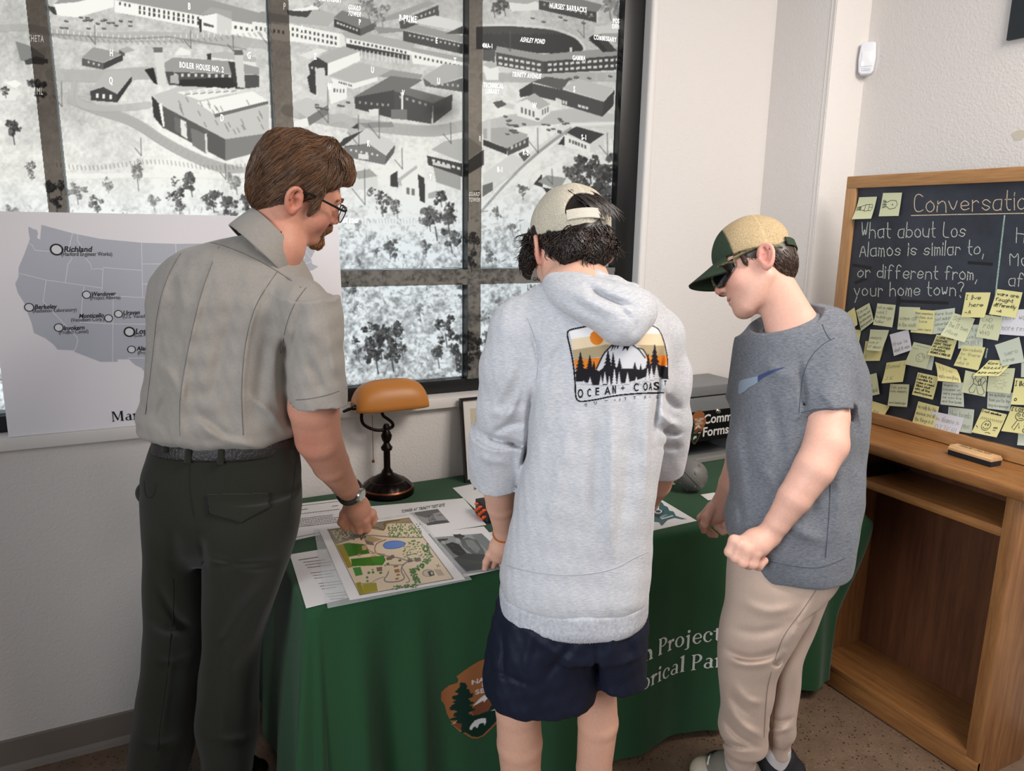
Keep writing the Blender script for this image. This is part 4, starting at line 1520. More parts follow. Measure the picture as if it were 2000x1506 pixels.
# typed letter beside the ranger's hip
s = sheet('typed_letter', 'laminated typed letter lying at the left end beside the lamp base', [(575, 985), (668, 974), (690, 1030), (572, 1056)], TZ + .001)
c = Canvas(560, 970, 700, 1060, .6)
c.line([(578, 989), (662, 979)], .8, (60, 60, 60), .7); c.line([(575, 1050), (660, 1033)], .8, (60, 60, 60), .7)
typed(c, (580, 997), (600, 994), 1, (0, 0), w=1.2, seed=1, ragged=0); typed(c, (648, 989), (664, 987), 1, (0, 0), seed=2)
typed(c, (583, 1004), (668, 994), 9, (.3, 3.1), seed=3, gaps=(1, 2)); typed(c, (584, 1029), (612, 1025), 1, (0, 0), seed=4)
c.a *= 1
link_mesh('typing', grid_mesh('typing', c, z_map(TZ + .0014)), M_sheet, s)
# tower sheet
s = sheet('tower_sheet', 'crumpled laminated sheet headed TOWER AT TRINITY TEST SITE with a grey photo', [(690, 992), (905, 973), (950, 1025), (790, 1050)], TZ + .0022)
c = Canvas(560, 940, 1000, 1060, .6)
z4 = lambda x, y: (560 + x / 4.545, 940 + y / 4.545)
tr, L_ = text_tris('TOWER AT TRINITY TEST SITE', True)
for t in tr:
    c.poly(np.array([z4(1015 + x * 385 / L_ + y * 8, 282 - x * 60 / L_ - y * 38) for x, y in t]), (60, 60, 62))
pg = lambda pts, col: c.poly([z4(*p) for p in pts], col)
pg([(1090, 282), (1340, 245), (1448, 365), (1250, 392)], (150, 148, 148)); pg([(1090, 285), (1340, 246), (1360, 270), (1290, 290), (1310, 300), (1240, 325)], (92, 92, 94))
pg([(1250, 392), (1448, 365), (1420, 345), (1330, 350), (1240, 375)], (70, 70, 72)); pg([(1330, 300), (1380, 290), (1392, 302), (1340, 308)], (110, 110, 112))
for a, b_ in (((1255, 300), (1275, 388)), ((1300, 310), (1330, 372)), ((1255, 300), (1330, 372)), ((1300, 310), (1275, 388)), ((1262, 345), (1325, 335))):
    c.line([z4(*a), z4(*b_)], 1.0, (55, 55, 56))
pg([(770, 300), (800, 295), (815, 340), (770, 350)], (140, 140, 142))
link_mesh('photo_print', grid_mesh('photo_print', c, z_map(TZ + .0027)), M_sheet, s)
# two men photo
s = sheet('photo_sheet', 'white sheet with a black and white photo of two men bending over', [(838, 1041), (945, 1028), (1012, 1104), (906, 1127)], TZ + .0036)
c = Canvas(820, 1030, 1040, 1140, .6)
pg([(1295, 500), (1730, 462), (1800, 530), (2010, 700), (2010, 770), (1560, 826)], (150, 156, 156))
pg([(1330, 530), (1410, 540), (1640, 780), (1560, 826)], (120, 124, 124)); pg([(1640, 480), (1730, 462), (1860, 590), (1780, 620)], (118, 126, 126))
pg([(1480, 480), (1540, 466), (1570, 490), (1560, 520), (1500, 515)], (70, 72, 72)); pg([(1540, 520), (1600, 498), (1690, 520), (1760, 630), (1740, 690), (1640, 640), (1560, 580)], (92, 96, 96))
pg([(1340, 520), (1400, 512), (1420, 535), (1350, 540)], (60, 62, 62)); pg([(1410, 560), (1470, 540), (1530, 560), (1600, 640), (1640, 680), (1580, 690), (1480, 640)], (34, 36, 37)); pg([(1590, 640), (1760, 650), (1900, 760), (1600, 800), (1470, 690)], (52, 56, 57))
pg([(1490, 500), (1530, 508), (1545, 540), (1510, 545)], (176, 172, 168)); pg([(1370, 530), (1412, 530), (1410, 560), (1380, 556)], (168, 166, 162)); pg([(1580, 520), (1650, 520), (1720, 600), (1690, 640), (1610, 580)], (128, 132, 132)); pg([(1470, 470), (1575, 478), (1580, 496), (1500, 492)], (52, 54, 54)); pg([(1336, 514), (1430, 508), (1432, 520), (1340, 530)], (44, 46, 46))
for k in range(26):
    x_ = 1350 + k * 22; c.line([z4(x_, 560 + (k * 37) % 60), z4(x_ + 26, 575 + (k * 37) % 60)], .8, (70 + (k * 53) % 90,) * 3, .7)
for k in range(14):
    c.line([z4(1480 + k * 24, 680 + k * 3), z4(1600 + k * 22, 800 - k * 3)], .9, (130, 134, 134), .5)
link_mesh('photo_print', grid_mesh('photo_print', c, z_map(TZ + .0041)), M_sheet, s)
# list sheet
s = sheet('list_sheet', 'dog-eared white sheet with a typed bullet list at the table corner', [(566, 1083), (645, 1070), (690, 1165), (598, 1188)], TZ + .0016)
c = Canvas(560, 1070, 700, 1190, .6)
typed(c, z4(105, 700), z4(275, 672), 1, (0, 0), w=1.3, seed=8, ragged=0)
typed(c, z4(150, 720), z4(400, 690), 15, (3.6, 5.2), seed=9, gaps=(3, 7, 11), ragged=.5)
link_mesh('typing', grid_mesh('typing', c, z_map(TZ + .0020)), M_sheet, s)
# laminated map
s = sheet('map_sheet', 'laminated colour town map with a blue pond, lying under the pointing hand', [(622.7, 1033.5), (805, 1006), (909, 1131), (683, 1172)], TZ + .0056)
lam = sheet('map_laminate', None, [(613, 1033), (808, 1001), (922, 1132), (640, 1188)], TZ + .0048, M_lam, .0003)
del lam['category']
lam.parent = s
lam.location = tuple(np.array(lam.location) - np.array(s.location))
lam.name = 'clear_laminate_edge'
c = Canvas(360, 320, 1490, 1015, 3.0)
mp = lambda pts, col, op=1.0: c.poly(pts, col, op)
mp([(365, 430), (1085, 325), (1480, 865), (650, 1010)], (228, 206, 176))
mp([(365, 430), (1085, 325), (1120, 375), (900, 372), (860, 440), (740, 420), (720, 470), (430, 556)], (142, 130, 106)); mp([(395, 440), (700, 395), (720, 450), (620, 470), (470, 530), (430, 500)], (196, 184, 150))
mp([(880, 350), (1085, 326), (1100, 348), (880, 382)], (168, 140, 90))
c.line(smooth_path([(360, 430), (560, 420), (700, 440), (790, 400), (860, 440), (880, 400), (850, 370), (1000, 345)], 2), 8, (110, 92, 50))
mp([(440, 566), (500, 556), (585, 760), (540, 768)], (158, 140, 44)); mp([(500, 556), (555, 545), (610, 660), (550, 672)], (52, 122, 30)); mp([(555, 548), (690, 560), (740, 640), (610, 660)], (46, 112, 30))
mp([(570, 690), (860, 660), (878, 700), (850, 745), (580, 755)], (46, 118, 26)); mp([(745, 685), (845, 660), (875, 690), (840, 746), (770, 720)], (58, 134, 32)); mp([(585, 768), (655, 760), (675, 830), (612, 842)], (58, 140, 58))
mp([(610, 905), (655, 893), (690, 1000), (650, 1006)], (150, 140, 40)); mp([(668, 915), (795, 900), (808, 975), (688, 1000)], (160, 150, 44)); mp([(690, 520), (765, 528), (775, 570), (710, 560)], (118, 112, 108)); mp([(640, 500), (740, 488), (850, 515), (770, 545), (690, 520)], (176, 158, 116))
mp([(855, 570), (870, 545), (930, 530), (1000, 530), (1050, 545), (1055, 560), (1010, 590), (920, 602), (870, 595)], (104, 140, 206)); c.line(smooth_path([(855, 570), (870, 545), (930, 530), (1000, 530), (1050, 545), (1055, 560), (1010, 590), (920, 602), (870, 595), (855, 570)], 2), 5, (70, 100, 160))
for p, w_ in (([(440, 556), (520, 530), (640, 495), (740, 478), (860, 490), (960, 498), (1200, 500)], 9), ([(985, 455), (1000, 480), (970, 498)], 7), ([(880, 520), (800, 545), (775, 600), (800, 650), (900, 665), (1000, 680), (1080, 710), (1160, 700)], 9), ([(700, 560), (720, 610), (780, 640), (870, 650)], 7),
              ([(1080, 620), (1060, 660), (1090, 700)], 6), ([(870, 745), (910, 790), (890, 840), (860, 870), (880, 895), (960, 895), (1030, 880), (1050, 850), (1010, 800), (1030, 740), (1080, 710)], 10), ([(1020, 760), (1060, 830), (1100, 890), (1060, 900)], 8), ([(880, 740), (960, 745), (1040, 740)], 7), ([(640, 905), (740, 910), (800, 870), (860, 850)], 5)):
    c.line(smooth_path(p, 3), w_, (134, 126, 120))
g_ = random.Random(12)
for k in range(150):
    x, y = g_.uniform(900, 1200), g_.uniform(380, 500)
    if y > 330 + (x - 900) * .1: c.ell((x, y), 7, 4, (70, 122, 52))
for k in range(90):
    x, y = g_.uniform(430, 700), g_.uniform(430, 520); c.ell((x, y), 6, 4, (50, 60, 40))
for k in range(170):
    t = g_.random(); bx = np.interp(t, [0, .25, .5, .7, 1], [1220, 1270, 1200, 1110, 1170]); by = np.interp(t, [0, .25, .5, .7, 1], [560, 680, 750, 800, 900]); c.ell((bx + g_.uniform(-28, 28), by + g_.uniform(-16, 16)), 9, 6, g_.choice([(74, 122, 58), (58, 100, 46), (86, 132, 84)]))
for k in range(60):
    x, y = g_.uniform(1030, 1220), g_.uniform(540, 700); c.ell((x, y), 9, 4, (84, 128, 66))
for k in range(40):
    t = g_.random(); c.ell((950 + 200 * t + g_.uniform(-15, 15), 945 - 20 * t + g_.uniform(-14, 14)), 9, 6, (80, 122, 54))
for x, y, w_, h, col in ((905, 685, 46, 26, (136, 96, 70)), (820, 780, 50, 36, (128, 100, 86)), (935, 670, 30, 30, (112, 108, 106)), (1090, 705, 40, 26, (112, 110, 110)), (1160, 695, 50, 34, (116, 112, 108)), (965, 755, 40, 14, (150, 112, 76)), (975, 795, 44, 30, (156, 116, 76)), (985, 830, 30, 14, (150, 112, 76)), (975, 865, 30, 14, (150, 112, 76)), (685, 590, 40, 40, (196, 160, 120)), (640, 655, 26, 20, (190, 140, 110)), (770, 640, 50, 14, (200, 150, 130)), (770, 665, 50, 10, (190, 140, 110)),
                         (725, 812, 22, 20, (60, 132, 56)), (762, 808, 20, 18, (60, 132, 56)), (830, 813, 24, 16, (60, 132, 56)), (710, 853, 18, 16, (60, 132, 56)), (713, 886, 18, 16, (60, 132, 56)), (758, 784, 14, 8, (60, 132, 56)), (1000, 703, 26, 16, (70, 120, 50)), (895, 735, 20, 20, (80, 120, 50)), (1120, 530, 40, 14, (80, 130, 70))):
    mp([(x - w_ / 2, y - h / 2 + 4), (x + w_ / 2, y - h / 2 - 3), (x + w_ / 2 + 8, y + h / 2 - 3), (x - w_ / 2 + 8, y + h / 2 + 4)], col)
c.ell((880, 780), 34, 26, (226, 206, 170)); c.ell((1255, 815), 52, 34, (150, 140, 126)); c.ell((1256, 816), 44, 28, (206, 190, 166)); mp([(1250, 800), (1300, 796), (1312, 835), (1268, 842)], (60, 56, 54)); mp([(1275, 806), (1295, 804), (1300, 825), (1282, 828)], (206, 200, 190))
for k in range(4): c.line([(1312 + k * 16, 782 + k), (1352 + k * 14, 838 - k * 2)], 6, (120, 110, 100), .8)
c.line([(1325, 745), (1362, 755)], 4, (90, 84, 80)); c.line([(1348, 735), (1338, 765)], 4, (90, 84, 80))
c.line([(440, 560), (545, 768), (585, 755)], 3, (90, 80, 40)); c.line([(365, 430), (1085, 325), (1480, 865), (650, 1010), (365, 430)], 5, (110, 98, 84))
link_mesh('map_print', grid_mesh('map_print', c, z_map(TZ + .0061, 1 / 4.545, 1 / 4.545, 560, 940)), M_sheet, s)
# captioned sheet behind the small block
s = sheet('caption_sheet', 'white captioned sheet half hidden behind the grey hoodie, near the framed letter', [(884, 953), (960, 938), (1010, 990), (932, 998)], TZ + .001)
V_, F_ = flat_text([('IMAGES', lambda x, y: AZ(925 + x * 9, 957 - x * 1.6 - y * 8, TZ + .0016))], True)
mesh_of('heading', (V_, F_), mat('sheet_ink', (70, 70, 72), .6), s)
sheet('paper_slip', 'corner of a white sheet beside the hoodie wearer\'s wrist', [(955, 1040), (1010, 1030), (1020, 1050), (972, 1056)], TZ + .001)
# map of the states beside the boy's hand
s = sheet('states_map_sheet', 'white card with a teal map of the states beside the boy\'s far hand', [(1180, 1000), (1277, 967), (1361, 1017), (1240, 1044)], TZ + .0018, th=.001)
c = Canvas(1250, 960, 1370, 1045, .6)
z5 = lambda x, y: (1250 + x / 4, 700 + y / 4)
pg5 = lambda pts, col: c.poly([z5(*p) for p in pts], col)
teal = (62, 104, 108)
pg5([(0, 1180), (60, 1170), (110, 1190), (150, 1180), (148, 1130), (170, 1122), (190, 1150), (215, 1160), (230, 1190), (262, 1196), (280, 1230), (310, 1240), (365, 1255), (330, 1258), (270, 1246), (215, 1262), (180, 1300), (165, 1308), (150, 1280), (90, 1276), (0, 1300)], teal)
pg5([(95, 1205), (135, 1185), (185, 1190), (175, 1215), (140, 1225)], (24, 40, 48)); c.ell(z5(142, 1196), 8, 4.2, (224, 226, 226)); c.ell(z5(142, 1196), 5, 2.6, (40, 70, 78)); pg5([(85, 1225), (140, 1215), (170, 1235), (150, 1250)], (24, 36, 44))
pg5([(150, 1240), (205, 1218), (215, 1222), (160, 1250)], (170, 176, 172)); pg5([(165, 1250), (255, 1225), (262, 1232), (170, 1258)], (224, 224, 220))
link_mesh('states_print', grid_mesh('states_print', c, z_map(TZ + .0023)), M_sheet, s)
sheet('paper_slip', 'small white paper corner between the black tube and the grey ball', [(1296, 936), (1310, 938), (1320, 946), (1302, 948)], TZ + .001)
sheet('paper_slip', 'white paper corner showing behind the boy\'s far forearm', [(1368, 966), (1395, 962), (1412, 972), (1383, 977)], TZ + .001)

# ------------------------------------------------------------------ desk lamp with an amber shade
M_bronze = mat('oiled_bronze', (30, 22, 19), 0.35, metal=0.85, spec=0.5)
M_copper = mat('worn_copper', (120, 66, 40), 0.35, metal=0.8)
M_amber = mat('amber_glass', (190, 122, 52), 0.42, sss=0.0, spec=0.5, emit=0.0)
LB = AZ(757, 962, TZ)
lamp = empty('desk_lamp', LB, 'bronze banker\'s lamp with an amber glass shade near the wall', 'lamp')
px = np.linalg.norm(A(757, 900, 2.55) - A(758, 900, 2.55))
R0 = 52 * px


def lathe_ribbed():
    prof = [(0.0, 0.0), (R0, 0.0), (R0, .018), (R0 * .985, .022), (R0 * .93, .026), (R0 * .90, .030), (R0 * .70, .046), (R0 * .66, .048), (R0 * .62, .047), (R0 * .40, .062), (R0 * .30, .066), (R0 * .22, .072), (R0 * .2, .08), (0.0, .08)]
    m = MB(); n = 96
    V, F, M_ = [], [], []
    for i, (r, z) in enumerate(prof):
        for k in range(n):
            t = 2 * math.pi * k / n
            fl = 1 + (.035 if 5 <= i <= 6 else 0) * (0.5 - abs(((k % 6) / 6) - .5)) * 2
            V.append(tuple(LB + np.array([r * fl * math.cos(t), r * fl * math.sin(t), z])))
    for i in range(len(prof) - 1):
        for k in range(n):
            F.append((i * n + k, i * n + (k + 1) % n, (i + 1) * n + (k + 1) % n, (i + 1) * n + k)); M_.append(1 if i in (3, 7) else 0)
    m.V, m.F, m.M = V, F, M_
    return m


lathe_ribbed().build('base', [M_bronze, M_copper], lamp, smooth=True, angle=50)
zt = AY(752, 845, LB[1])[2] - LB[2]
zc = lambda v: AY(757, v, LB[1])[2] - LB[2]
MB().lathe([(.016, .07), (.014, .085), (.0115, .09), (.0115, zc(880)), (.018, zc(878)), (.020, zc(873)), (.013, zc(868)), (.010, zc(864)), (.016, zc(858)), (.019, zc(850)), (.012, zc(842)), (.009, zc(838)), (.012, zc(834)), (.008, zc(828))], LB, 24).build('stem', M_bronze, lamp, smooth=True)
yL = LB[1]
br = lambda pts, y=yL: smooth_path([AY(u, v, y) for u, v in pts], 3)
m = MB()
m.tube(br([(757, 838), (738, 842), (715, 834), (706, 824), (706, 806), (712, 796)]), .0055, 10)
m.tube(br([(757, 838), (768, 834), (767, 826), (757, 818), (747, 812), (745, 798)]), .0055, 10)
m.build('bracket', M_bronze, lamp, smooth=True)


def shade():
    SA, SB = AY(694, 796, yL - .02), AY(832, 786, yL - .02)
    cx = (SA[0] + SB[0]) / 2; L = abs(SB[0] - SA[0]) * 1.02
    zb = AY(760, 802, yL - .055)[2]
    H = AY(752, 740, yL)[2] - zb
    V, F = [], []
    nx, na = 36, 28
    for s_ in (0, 1):
        for i in range(nx + 1):
            q = -1 + 2 * i / nx
            q = math.copysign(1 - (1 - abs(q)) ** 1.6, q)
            r = (1 - abs(q) ** 3.2) ** (1 / 2.2)
            for j in range(na + 1):
                a = math.pi * j / na
                w = (.066 - .004 * s_) * (0.55 + 0.45 * r)
                h = (H - .004 * s_) * (0.22 + 0.78 * r)
                V.append((cx + (L / 2 - .003 * s_) * q, yL - .006 - w * math.cos(a), zb + max(0.0, h * math.sin(a) ** 0.8)))
    n = (nx + 1) * (na + 1)
    for s_ in (0, 1):
        for i in range(nx):
            for j in range(na):
                a = s_ * n + i * (na + 1) + j
                F.append((a, a + 1, a + na + 2, a + na + 1))
    for i in range(nx):
        for j in (0, na):
            a = i * (na + 1) + j; b2 = (i + 1) * (na + 1) + j
            F.append((a, b2, b2 + n, a + n))
    for i in (0, nx):
        for j in range(na):
            a = i * (na + 1) + j
            F.append((a, a + 1, a + 1 + n, a + n))
    # end walls
    for i in (0, nx):
        F.append(tuple(i * (na + 1) + j for j in range(na + 1)))
    o = mesh_of('lamp_shade', (V, F), M_amber, lamp, smooth=True)
    return o


shade()['label'] = 'amber glass shade'
m = MB()
m.tube([AY(704, 791, yL - .02), AY(694, 796, yL - .03), AY(688, 798, yL - .035)], [.009, .010, .006], 12)
m.tube([AY(692, 796, yL - .03), AY(680, 800, yL - .045), AY(671, 804, yL - .055)], [.004, .006, .0045], 12)
m.build('shade_knob', M_bronze, lamp, smooth=True)
m = MB()
for k in range(46):
    p = AY(727 + k * .045, 812 + k * 1.95, yL - .04)
    m.lathe([(.0001, -.0016), (.0013, -.0008), (.0013, .0008), (.0001, .0016)], p, 6)
m.lathe([(.0005, -.006), (.004, -.004), (.0052, 0), (.004, .004), (.001, .006)], AY(729, 901, yL - .04), 12)
m.build('pull_chain', M_copper, lamp, smooth=True)

# ------------------------------------------------------------------ framed letter leaning on the wall
FB = AZ(906, 942, TZ)
FT = AY(886, 779, min(FB[1] + .07, YW - .04))
fw = .30
ex = np.array([1.0, 0, 0]); ez = FT - FB; ez[0] = 0; fh = np.linalg.norm(ez); ez /= fh; en = np.cross(ez, ex); en = -en if en[1] > 0 else en
fr3 = lambda x, y, z: FB + ex * x + ez * y + en * z
fl = empty('framed_letter', FB, 'thin black frame with a typed letter leaning on the wall', 'picture frame')
m = MB()
for lo, hi in (((0, 0, 0), (.009, fh, .016)), ((fw - .009, 0, 0), (fw, fh, .016)), ((.009, 0, 0), (fw - .009, .009, .016)), ((.009, fh - .009, 0), (fw - .009, fh, .016))):
    m.box(lo, hi, 0, lambda v: fr3(*v))
m.build('frame', M_black, fl)
MB().box((.008, .008, .003), (fw - .008, fh - .008, .008), 0, lambda v: fr3(*v)).build('mat_board', mat('mat_board', (226, 220, 212), .5), fl)
let = MB().box((.038, .03, .008), (fw - .038, fh - .04, .0086), 0, lambda v: fr3(*v)).build('letter', mat('old_letter', (206, 194, 168), .6), fl)
c = Canvas(0, 0, fw * 1000, fh * 1000, 1.0)
fhm = fh * 1000
typed(c, (58, fhm - 72), (100, fhm - 72), 4, (0, -4.5), (96, 90, 82), 1.3, 2); typed(c, (58, fhm - 104), (80, fhm - 104), 1, (0, 0), (96, 90, 82), 1.3, 3); typed(c, (60, fhm - 120), (fw * 1000 - 60, fhm - 120), 12, (0, -11), (96, 90, 82), 1.4, 4)
link_mesh('typing', grid_mesh('typing', c, lambda X, Y: FB + X[:, None] / 1000 * ex + Y[:, None] / 1000 * ez + en * .0090), M_sheet, let)

# ------------------------------------------------------------------ comment-form box
M_steel = mat('grey_enamel', (122, 123, 124), 0.45, vary=(6, .05), spec=.4)
M_steel2 = mat('grey_enamel_light', (150, 148, 144), 0.4)
by = 2.205
bx0 = AZ(1322, 908, TZ)[0] - .02
bk = AY(1382, 729, 2.44)
bx1 = bk[0]
zt_ = bk[2]
zf = lambda v, u=1345: AY(u, v, by)[2]
z_lid0, z_lid1, z_open, z_lip = zf(777), zf(758), zf(862), zf(896)
box = empty('comment_box', ((bx0 + bx1) / 2, (by + 2.44) / 2, TZ), 'grey steel drop box with a black Comment Forms sign by the wall', 'box')
m = MB()
m.prism([(by + .002, z_lid0), (by + .002, z_lid1), (by + .06, zt_ + .002), (2.44, zt_), (2.44, z_lid0)], lambda x, y, z: (bx0 - .004 + z, x, y), bx1 - bx0 + .008)
m.build('lid', M_steel, box, bevel=.002)
m = MB()
m.box((bx0, by + .004, z_open), (bx1, by + .016, z_lid0 - .006))
m.box((bx0, by + .004, TZ + .004), (bx0 + .008, 2.438, z_lid0 - .002)); m.box((bx1 - .008, by + .004, TZ + .004), (bx1, 2.438, z_lid0 - .002))
m.box((bx0 + .008, 2.428, TZ + .004), (bx1 - .008, 2.438, z_lid0 - .002)); m.box((bx0 + .008, by + .01, TZ + .004), (bx1 - .008, 2.43, TZ + .01))
m.box((bx0 + .008, by + .016, z_open), (bx1 - .008, 2.43, z_open + .004))
m.build('body', M_steel, box, bevel=.0012)
MB().box((bx0 - .002, by - .012, TZ + .002), (bx1 + .002, by + .006, z_lip)).box((bx0, by + .004, z_lip - .012), (bx1, by + .05, z_lip - .006)).build('tray', M_steel2, box, bevel=.003)
kp = AY(1401, 803, by + .004)
MB().lathe([(.0, 0), (.010, 0), (.010, .004), (.007, .006), (.008, .012), (.005, .014), (0, .014)], kp, 20, axis=np.array([[1, 0, 0], [0, 0, -1], [0, 1, 0.]])).build('lock_knob', mat('steel_knob', (190, 186, 180), .25, metal=.9), box, smooth=True)
s0, s1 = AY(1341, 868, by)[0], min(bx1 - .004, AY(1341, 868, by)[0] + .22)
zs0, zs1 = zf(866), zf(807)
sg = MB().box((s0, by + .001, zs0), (s1, by + .005, zs1)).build('sign', M_black, box)
k_ = (zs1 - zs0)
lines = [('Comment', lambda x, y: (s0 + k_ * .62 + x * k_ * .43, by + .0004, zs1 - k_ * .42 + y * k_ * .43)), ('Forms', lambda x, y: (s0 + k_ * .62 + x * k_ * .43, by + .0004, zs0 + k_ * .16 + y * k_ * .43))]
mesh_of('sign_lettering', flat_text(lines, True), mat('sign_white', (222, 218, 214), .5), sg)
eb = Canvas(-10, -10, 1010, 1160, 16)
arrowhead(eb, lambda x, y: (x, y))
e0 = s0 + .004; es = k_ * 1.12 / 1150
link_mesh('sign_emblem', grid_mesh('sign_emblem', eb, lambda X, Y: np.stack([e0 + X * es * .72, np.full_like(X, by + .0002), zs1 + k_ * .06 - Y * es], 1)), M_sheet, sg)

# ------------------------------------------------------------------ small models on the table
M_grey = mat('grey_plastic', (120, 117, 114), 0.5, bump=(160, .0006))
bc = AZ(1353, 962, TZ); rb = 31 * np.linalg.norm(A(1353, 940, 2.62) - A(1354, 940, 2.62))
bc = np.array([bc[0], bc[1] + .012, TZ + rb + .0035])


def ball():
    axn = np.array([.62, -.30, .73]); axn /= np.linalg.norm(axn)
    u = np.cross(axn, [0, 0, 1.]); u /= np.linalg.norm(u); w = np.cross(axn, u)
    Mx = np.stack([u, w, axn], 1)
    m = MB()
    prof = [(1e-4, -rb)] + [(rb * math.cos(t), rb * math.sin(t)) for t in np.linspace(-1.5, -.1, 16)] + [(rb * 1.03, -.09 * rb), (rb * 1.03, .09 * rb)] + [(rb * math.cos(t), rb * math.sin(t)) for t in np.linspace(.1, 1.5, 16)] + [(1e-4, rb)]
    m.lathe(prof, bc, 48, axis=Mx)
    body = m.build('model_ball', M_grey, None, smooth=True, origin=bc - [0, 0, rb])
    for ph, cnt in ((.35, 6), (.95, 5), (-.35, 6), (-.95, 5)):
        for k in range(cnt):
            th = 2 * math.pi * k / cnt + ph * 2
            n = Mx @ np.array([math.cos(ph) * math.cos(th), math.cos(ph) * math.sin(th), math.sin(ph)])
            a = np.cross(n, [0.3, .2, .9]); a /= np.linalg.norm(a); b2 = np.cross(n, a)
            c0 = bc + n * rb
            if c0[2] < TZ + .006: continue
            MB().box((-.0035, -.005, -.002), (.0035, .005, .0025), 0, lambda v: c0 + a * v[0] + b2 * v[1] + n * v[2]).build('stud', M_grey, body, bevel=.0006)
    return body


tag(ball(), 'grey plastic model ball with small square studs near the comment box', 'model')
bt = AZ(1290, 965, TZ)
MB().tube([AZ(1262, 962, TZ) + [0, 0, .024], AZ(1268, 961, TZ) + [0, 0, .024], AZ(1300, 955, TZ) + [0, 0, .024], AZ(1306, 954, TZ) + [0, 0, .024]], [.018, .024, .024, .018], 20).build('black_tube', mat('black_plastic', (16, 16, 17), .35), None, smooth=True, origin=bt)
tag(bpy.data.objects['black_tube'], 'short black plastic tube lying behind the hoodie wearer\'s right arm', 'model')
# dark block with orange pegs
bb = AZ(958, 1022, TZ)
blk = MB().box((bb[0] - .012, bb[1] - .005, TZ + .002), (bb[0] + .055, bb[1] + .09, TZ + .052)).build('peg_block', mat('navy_plastic', (22, 24, 34), .5), None, bevel=.002, origin=(bb[0] + .02, bb[1] + .04, TZ + .002))
tag(blk, 'small navy block with orange pegs beside the hoodie wearer\'s forearm', 'model')
M_or = mat('orange_plastic', (236, 92, 30), .45)
for r_ in range(4):
    for k in range(3 if r_ % 2 else 2):
        p = np.array([bb[0] - .012, bb[1] + .008 + k * .03 + (.0 if r_ % 2 else .014), TZ + .010 + r_ * .011])
        MB().tube([p + [.004, 0, 0], p - [.012, 0, 0]], .0036, 8).build('peg', M_or, blk, smooth=True)
for k in range(3):
    p = np.array([bb[0] + .002 + k * .017, bb[1] - .004, TZ + .014 + (k % 2) * .02])
    MB().tube([p, p - [0, .011, 0]], .0036, 8).build('peg', M_or, blk, smooth=True)
cd = AZ(1318, 912, TZ)
MB().box((cd[0] - .03, cd[1] + .0, TZ + .001), (cd[0] + .014, cd[1] + .003, TZ + .05)).build('standing_card', mat('pale_blue_card', (150, 168, 176), .6), None, origin=cd)
tag(bpy.data.objects['standing_card'], 'pale blue card standing at the corner of the grey comment box', 'card')

# ------------------------------------------------------------------ the poster of the states on the sill
PT = [AY(-62, 411, 2.484), AY(665, 426, 2.484), AY(678, 795, 2.436), AY(16, 850, 2.436)]
zb_ = SILL + .001
pb0, pb1 = np.array([PT[3][0], 2.436, zb_]), np.array([PT[2][0], 2.436, zb_])
pex = (pb1 - pb0); PWD = np.linalg.norm(pex); pex /= PWD
pez = np.array([0, .046, (PT[0][2] + PT[1][2]) / 2 - zb_]); PHT = np.linalg.norm(pez); pez /= PHT
pen = np.cross(pex, pez); pen = pen if pen[1] < 0 else -pen
pp = lambda x, y, z: pb0 + pex * x + pez * y + pen * z
poster = MB().box((0, 0, -.005), (PWD, PHT, 0), 0, lambda v: pp(*v)).build('map_poster', mat('poster_board', (240, 235, 238), .5, spec=.3), None, origin=pp(PWD / 2, 0, -.003))
tag(poster, 'large white poster with a grey map of the states, propped on the sill', 'poster')


def pxy(u, v, z=0.0):
    """Pixel of the photograph to poster coordinates."""
    r = ray(u, v); t = ((pb0 - EYE) @ pen) / (r @ pen); q = EYE + r * t - pb0
    return q @ pex, q @ pez


def pline(pts, it=0):
    return [pxy(*p) for p in (smooth_path(pts, it) if it else pts)]


zz3 = lambda x, y: (x / 2.857, 400 + y / 2.857)
west = [(160, 122), (185, 135), (205, 140), (212, 160), (206, 185), (225, 195), (228, 160), (232, 112), (400, 158), (560, 190), (790, 212), (980, 218), (1200, 216), (1500, 200), (1560, 205), (1600, 230), (1660, 240), (1700, 235), (1720, 215), (1755, 190), (1780, 180), (1802, 200), (1790, 232), (1760, 250), (1735, 300), (1742, 330), (1775, 345), (1745, 365),
        (1720, 370), (1690, 420), (1600, 540), (1550, 700), (1500, 800), (1420, 870), (1400, 960), (1430, 1100), (1390, 1105), (1330, 990), (1290, 960), (1200, 965), (1150, 990), (1060, 980), (980, 1010), (960, 1080), (900, 1060), (862, 1000), (828, 960), (790, 910), (755, 895), (720, 862), (656, 862), (656, 876), (560, 876), (415, 820), (418, 812), (322, 808), (300, 780), (255, 745), (190, 715), (178, 660), (150, 590), (135, 545), (100, 490), (86, 440), (105, 400), (105, 350), (135, 280), (158, 218), (168, 190), (160, 150)]
M_land = mat('map_grey', (186, 188, 197), .5)
mesh_of('states_map', flat_poly(pline([zz3(*p) for p in west]), lambda x, y: pp(x, y, .0006)), M_land, poster)
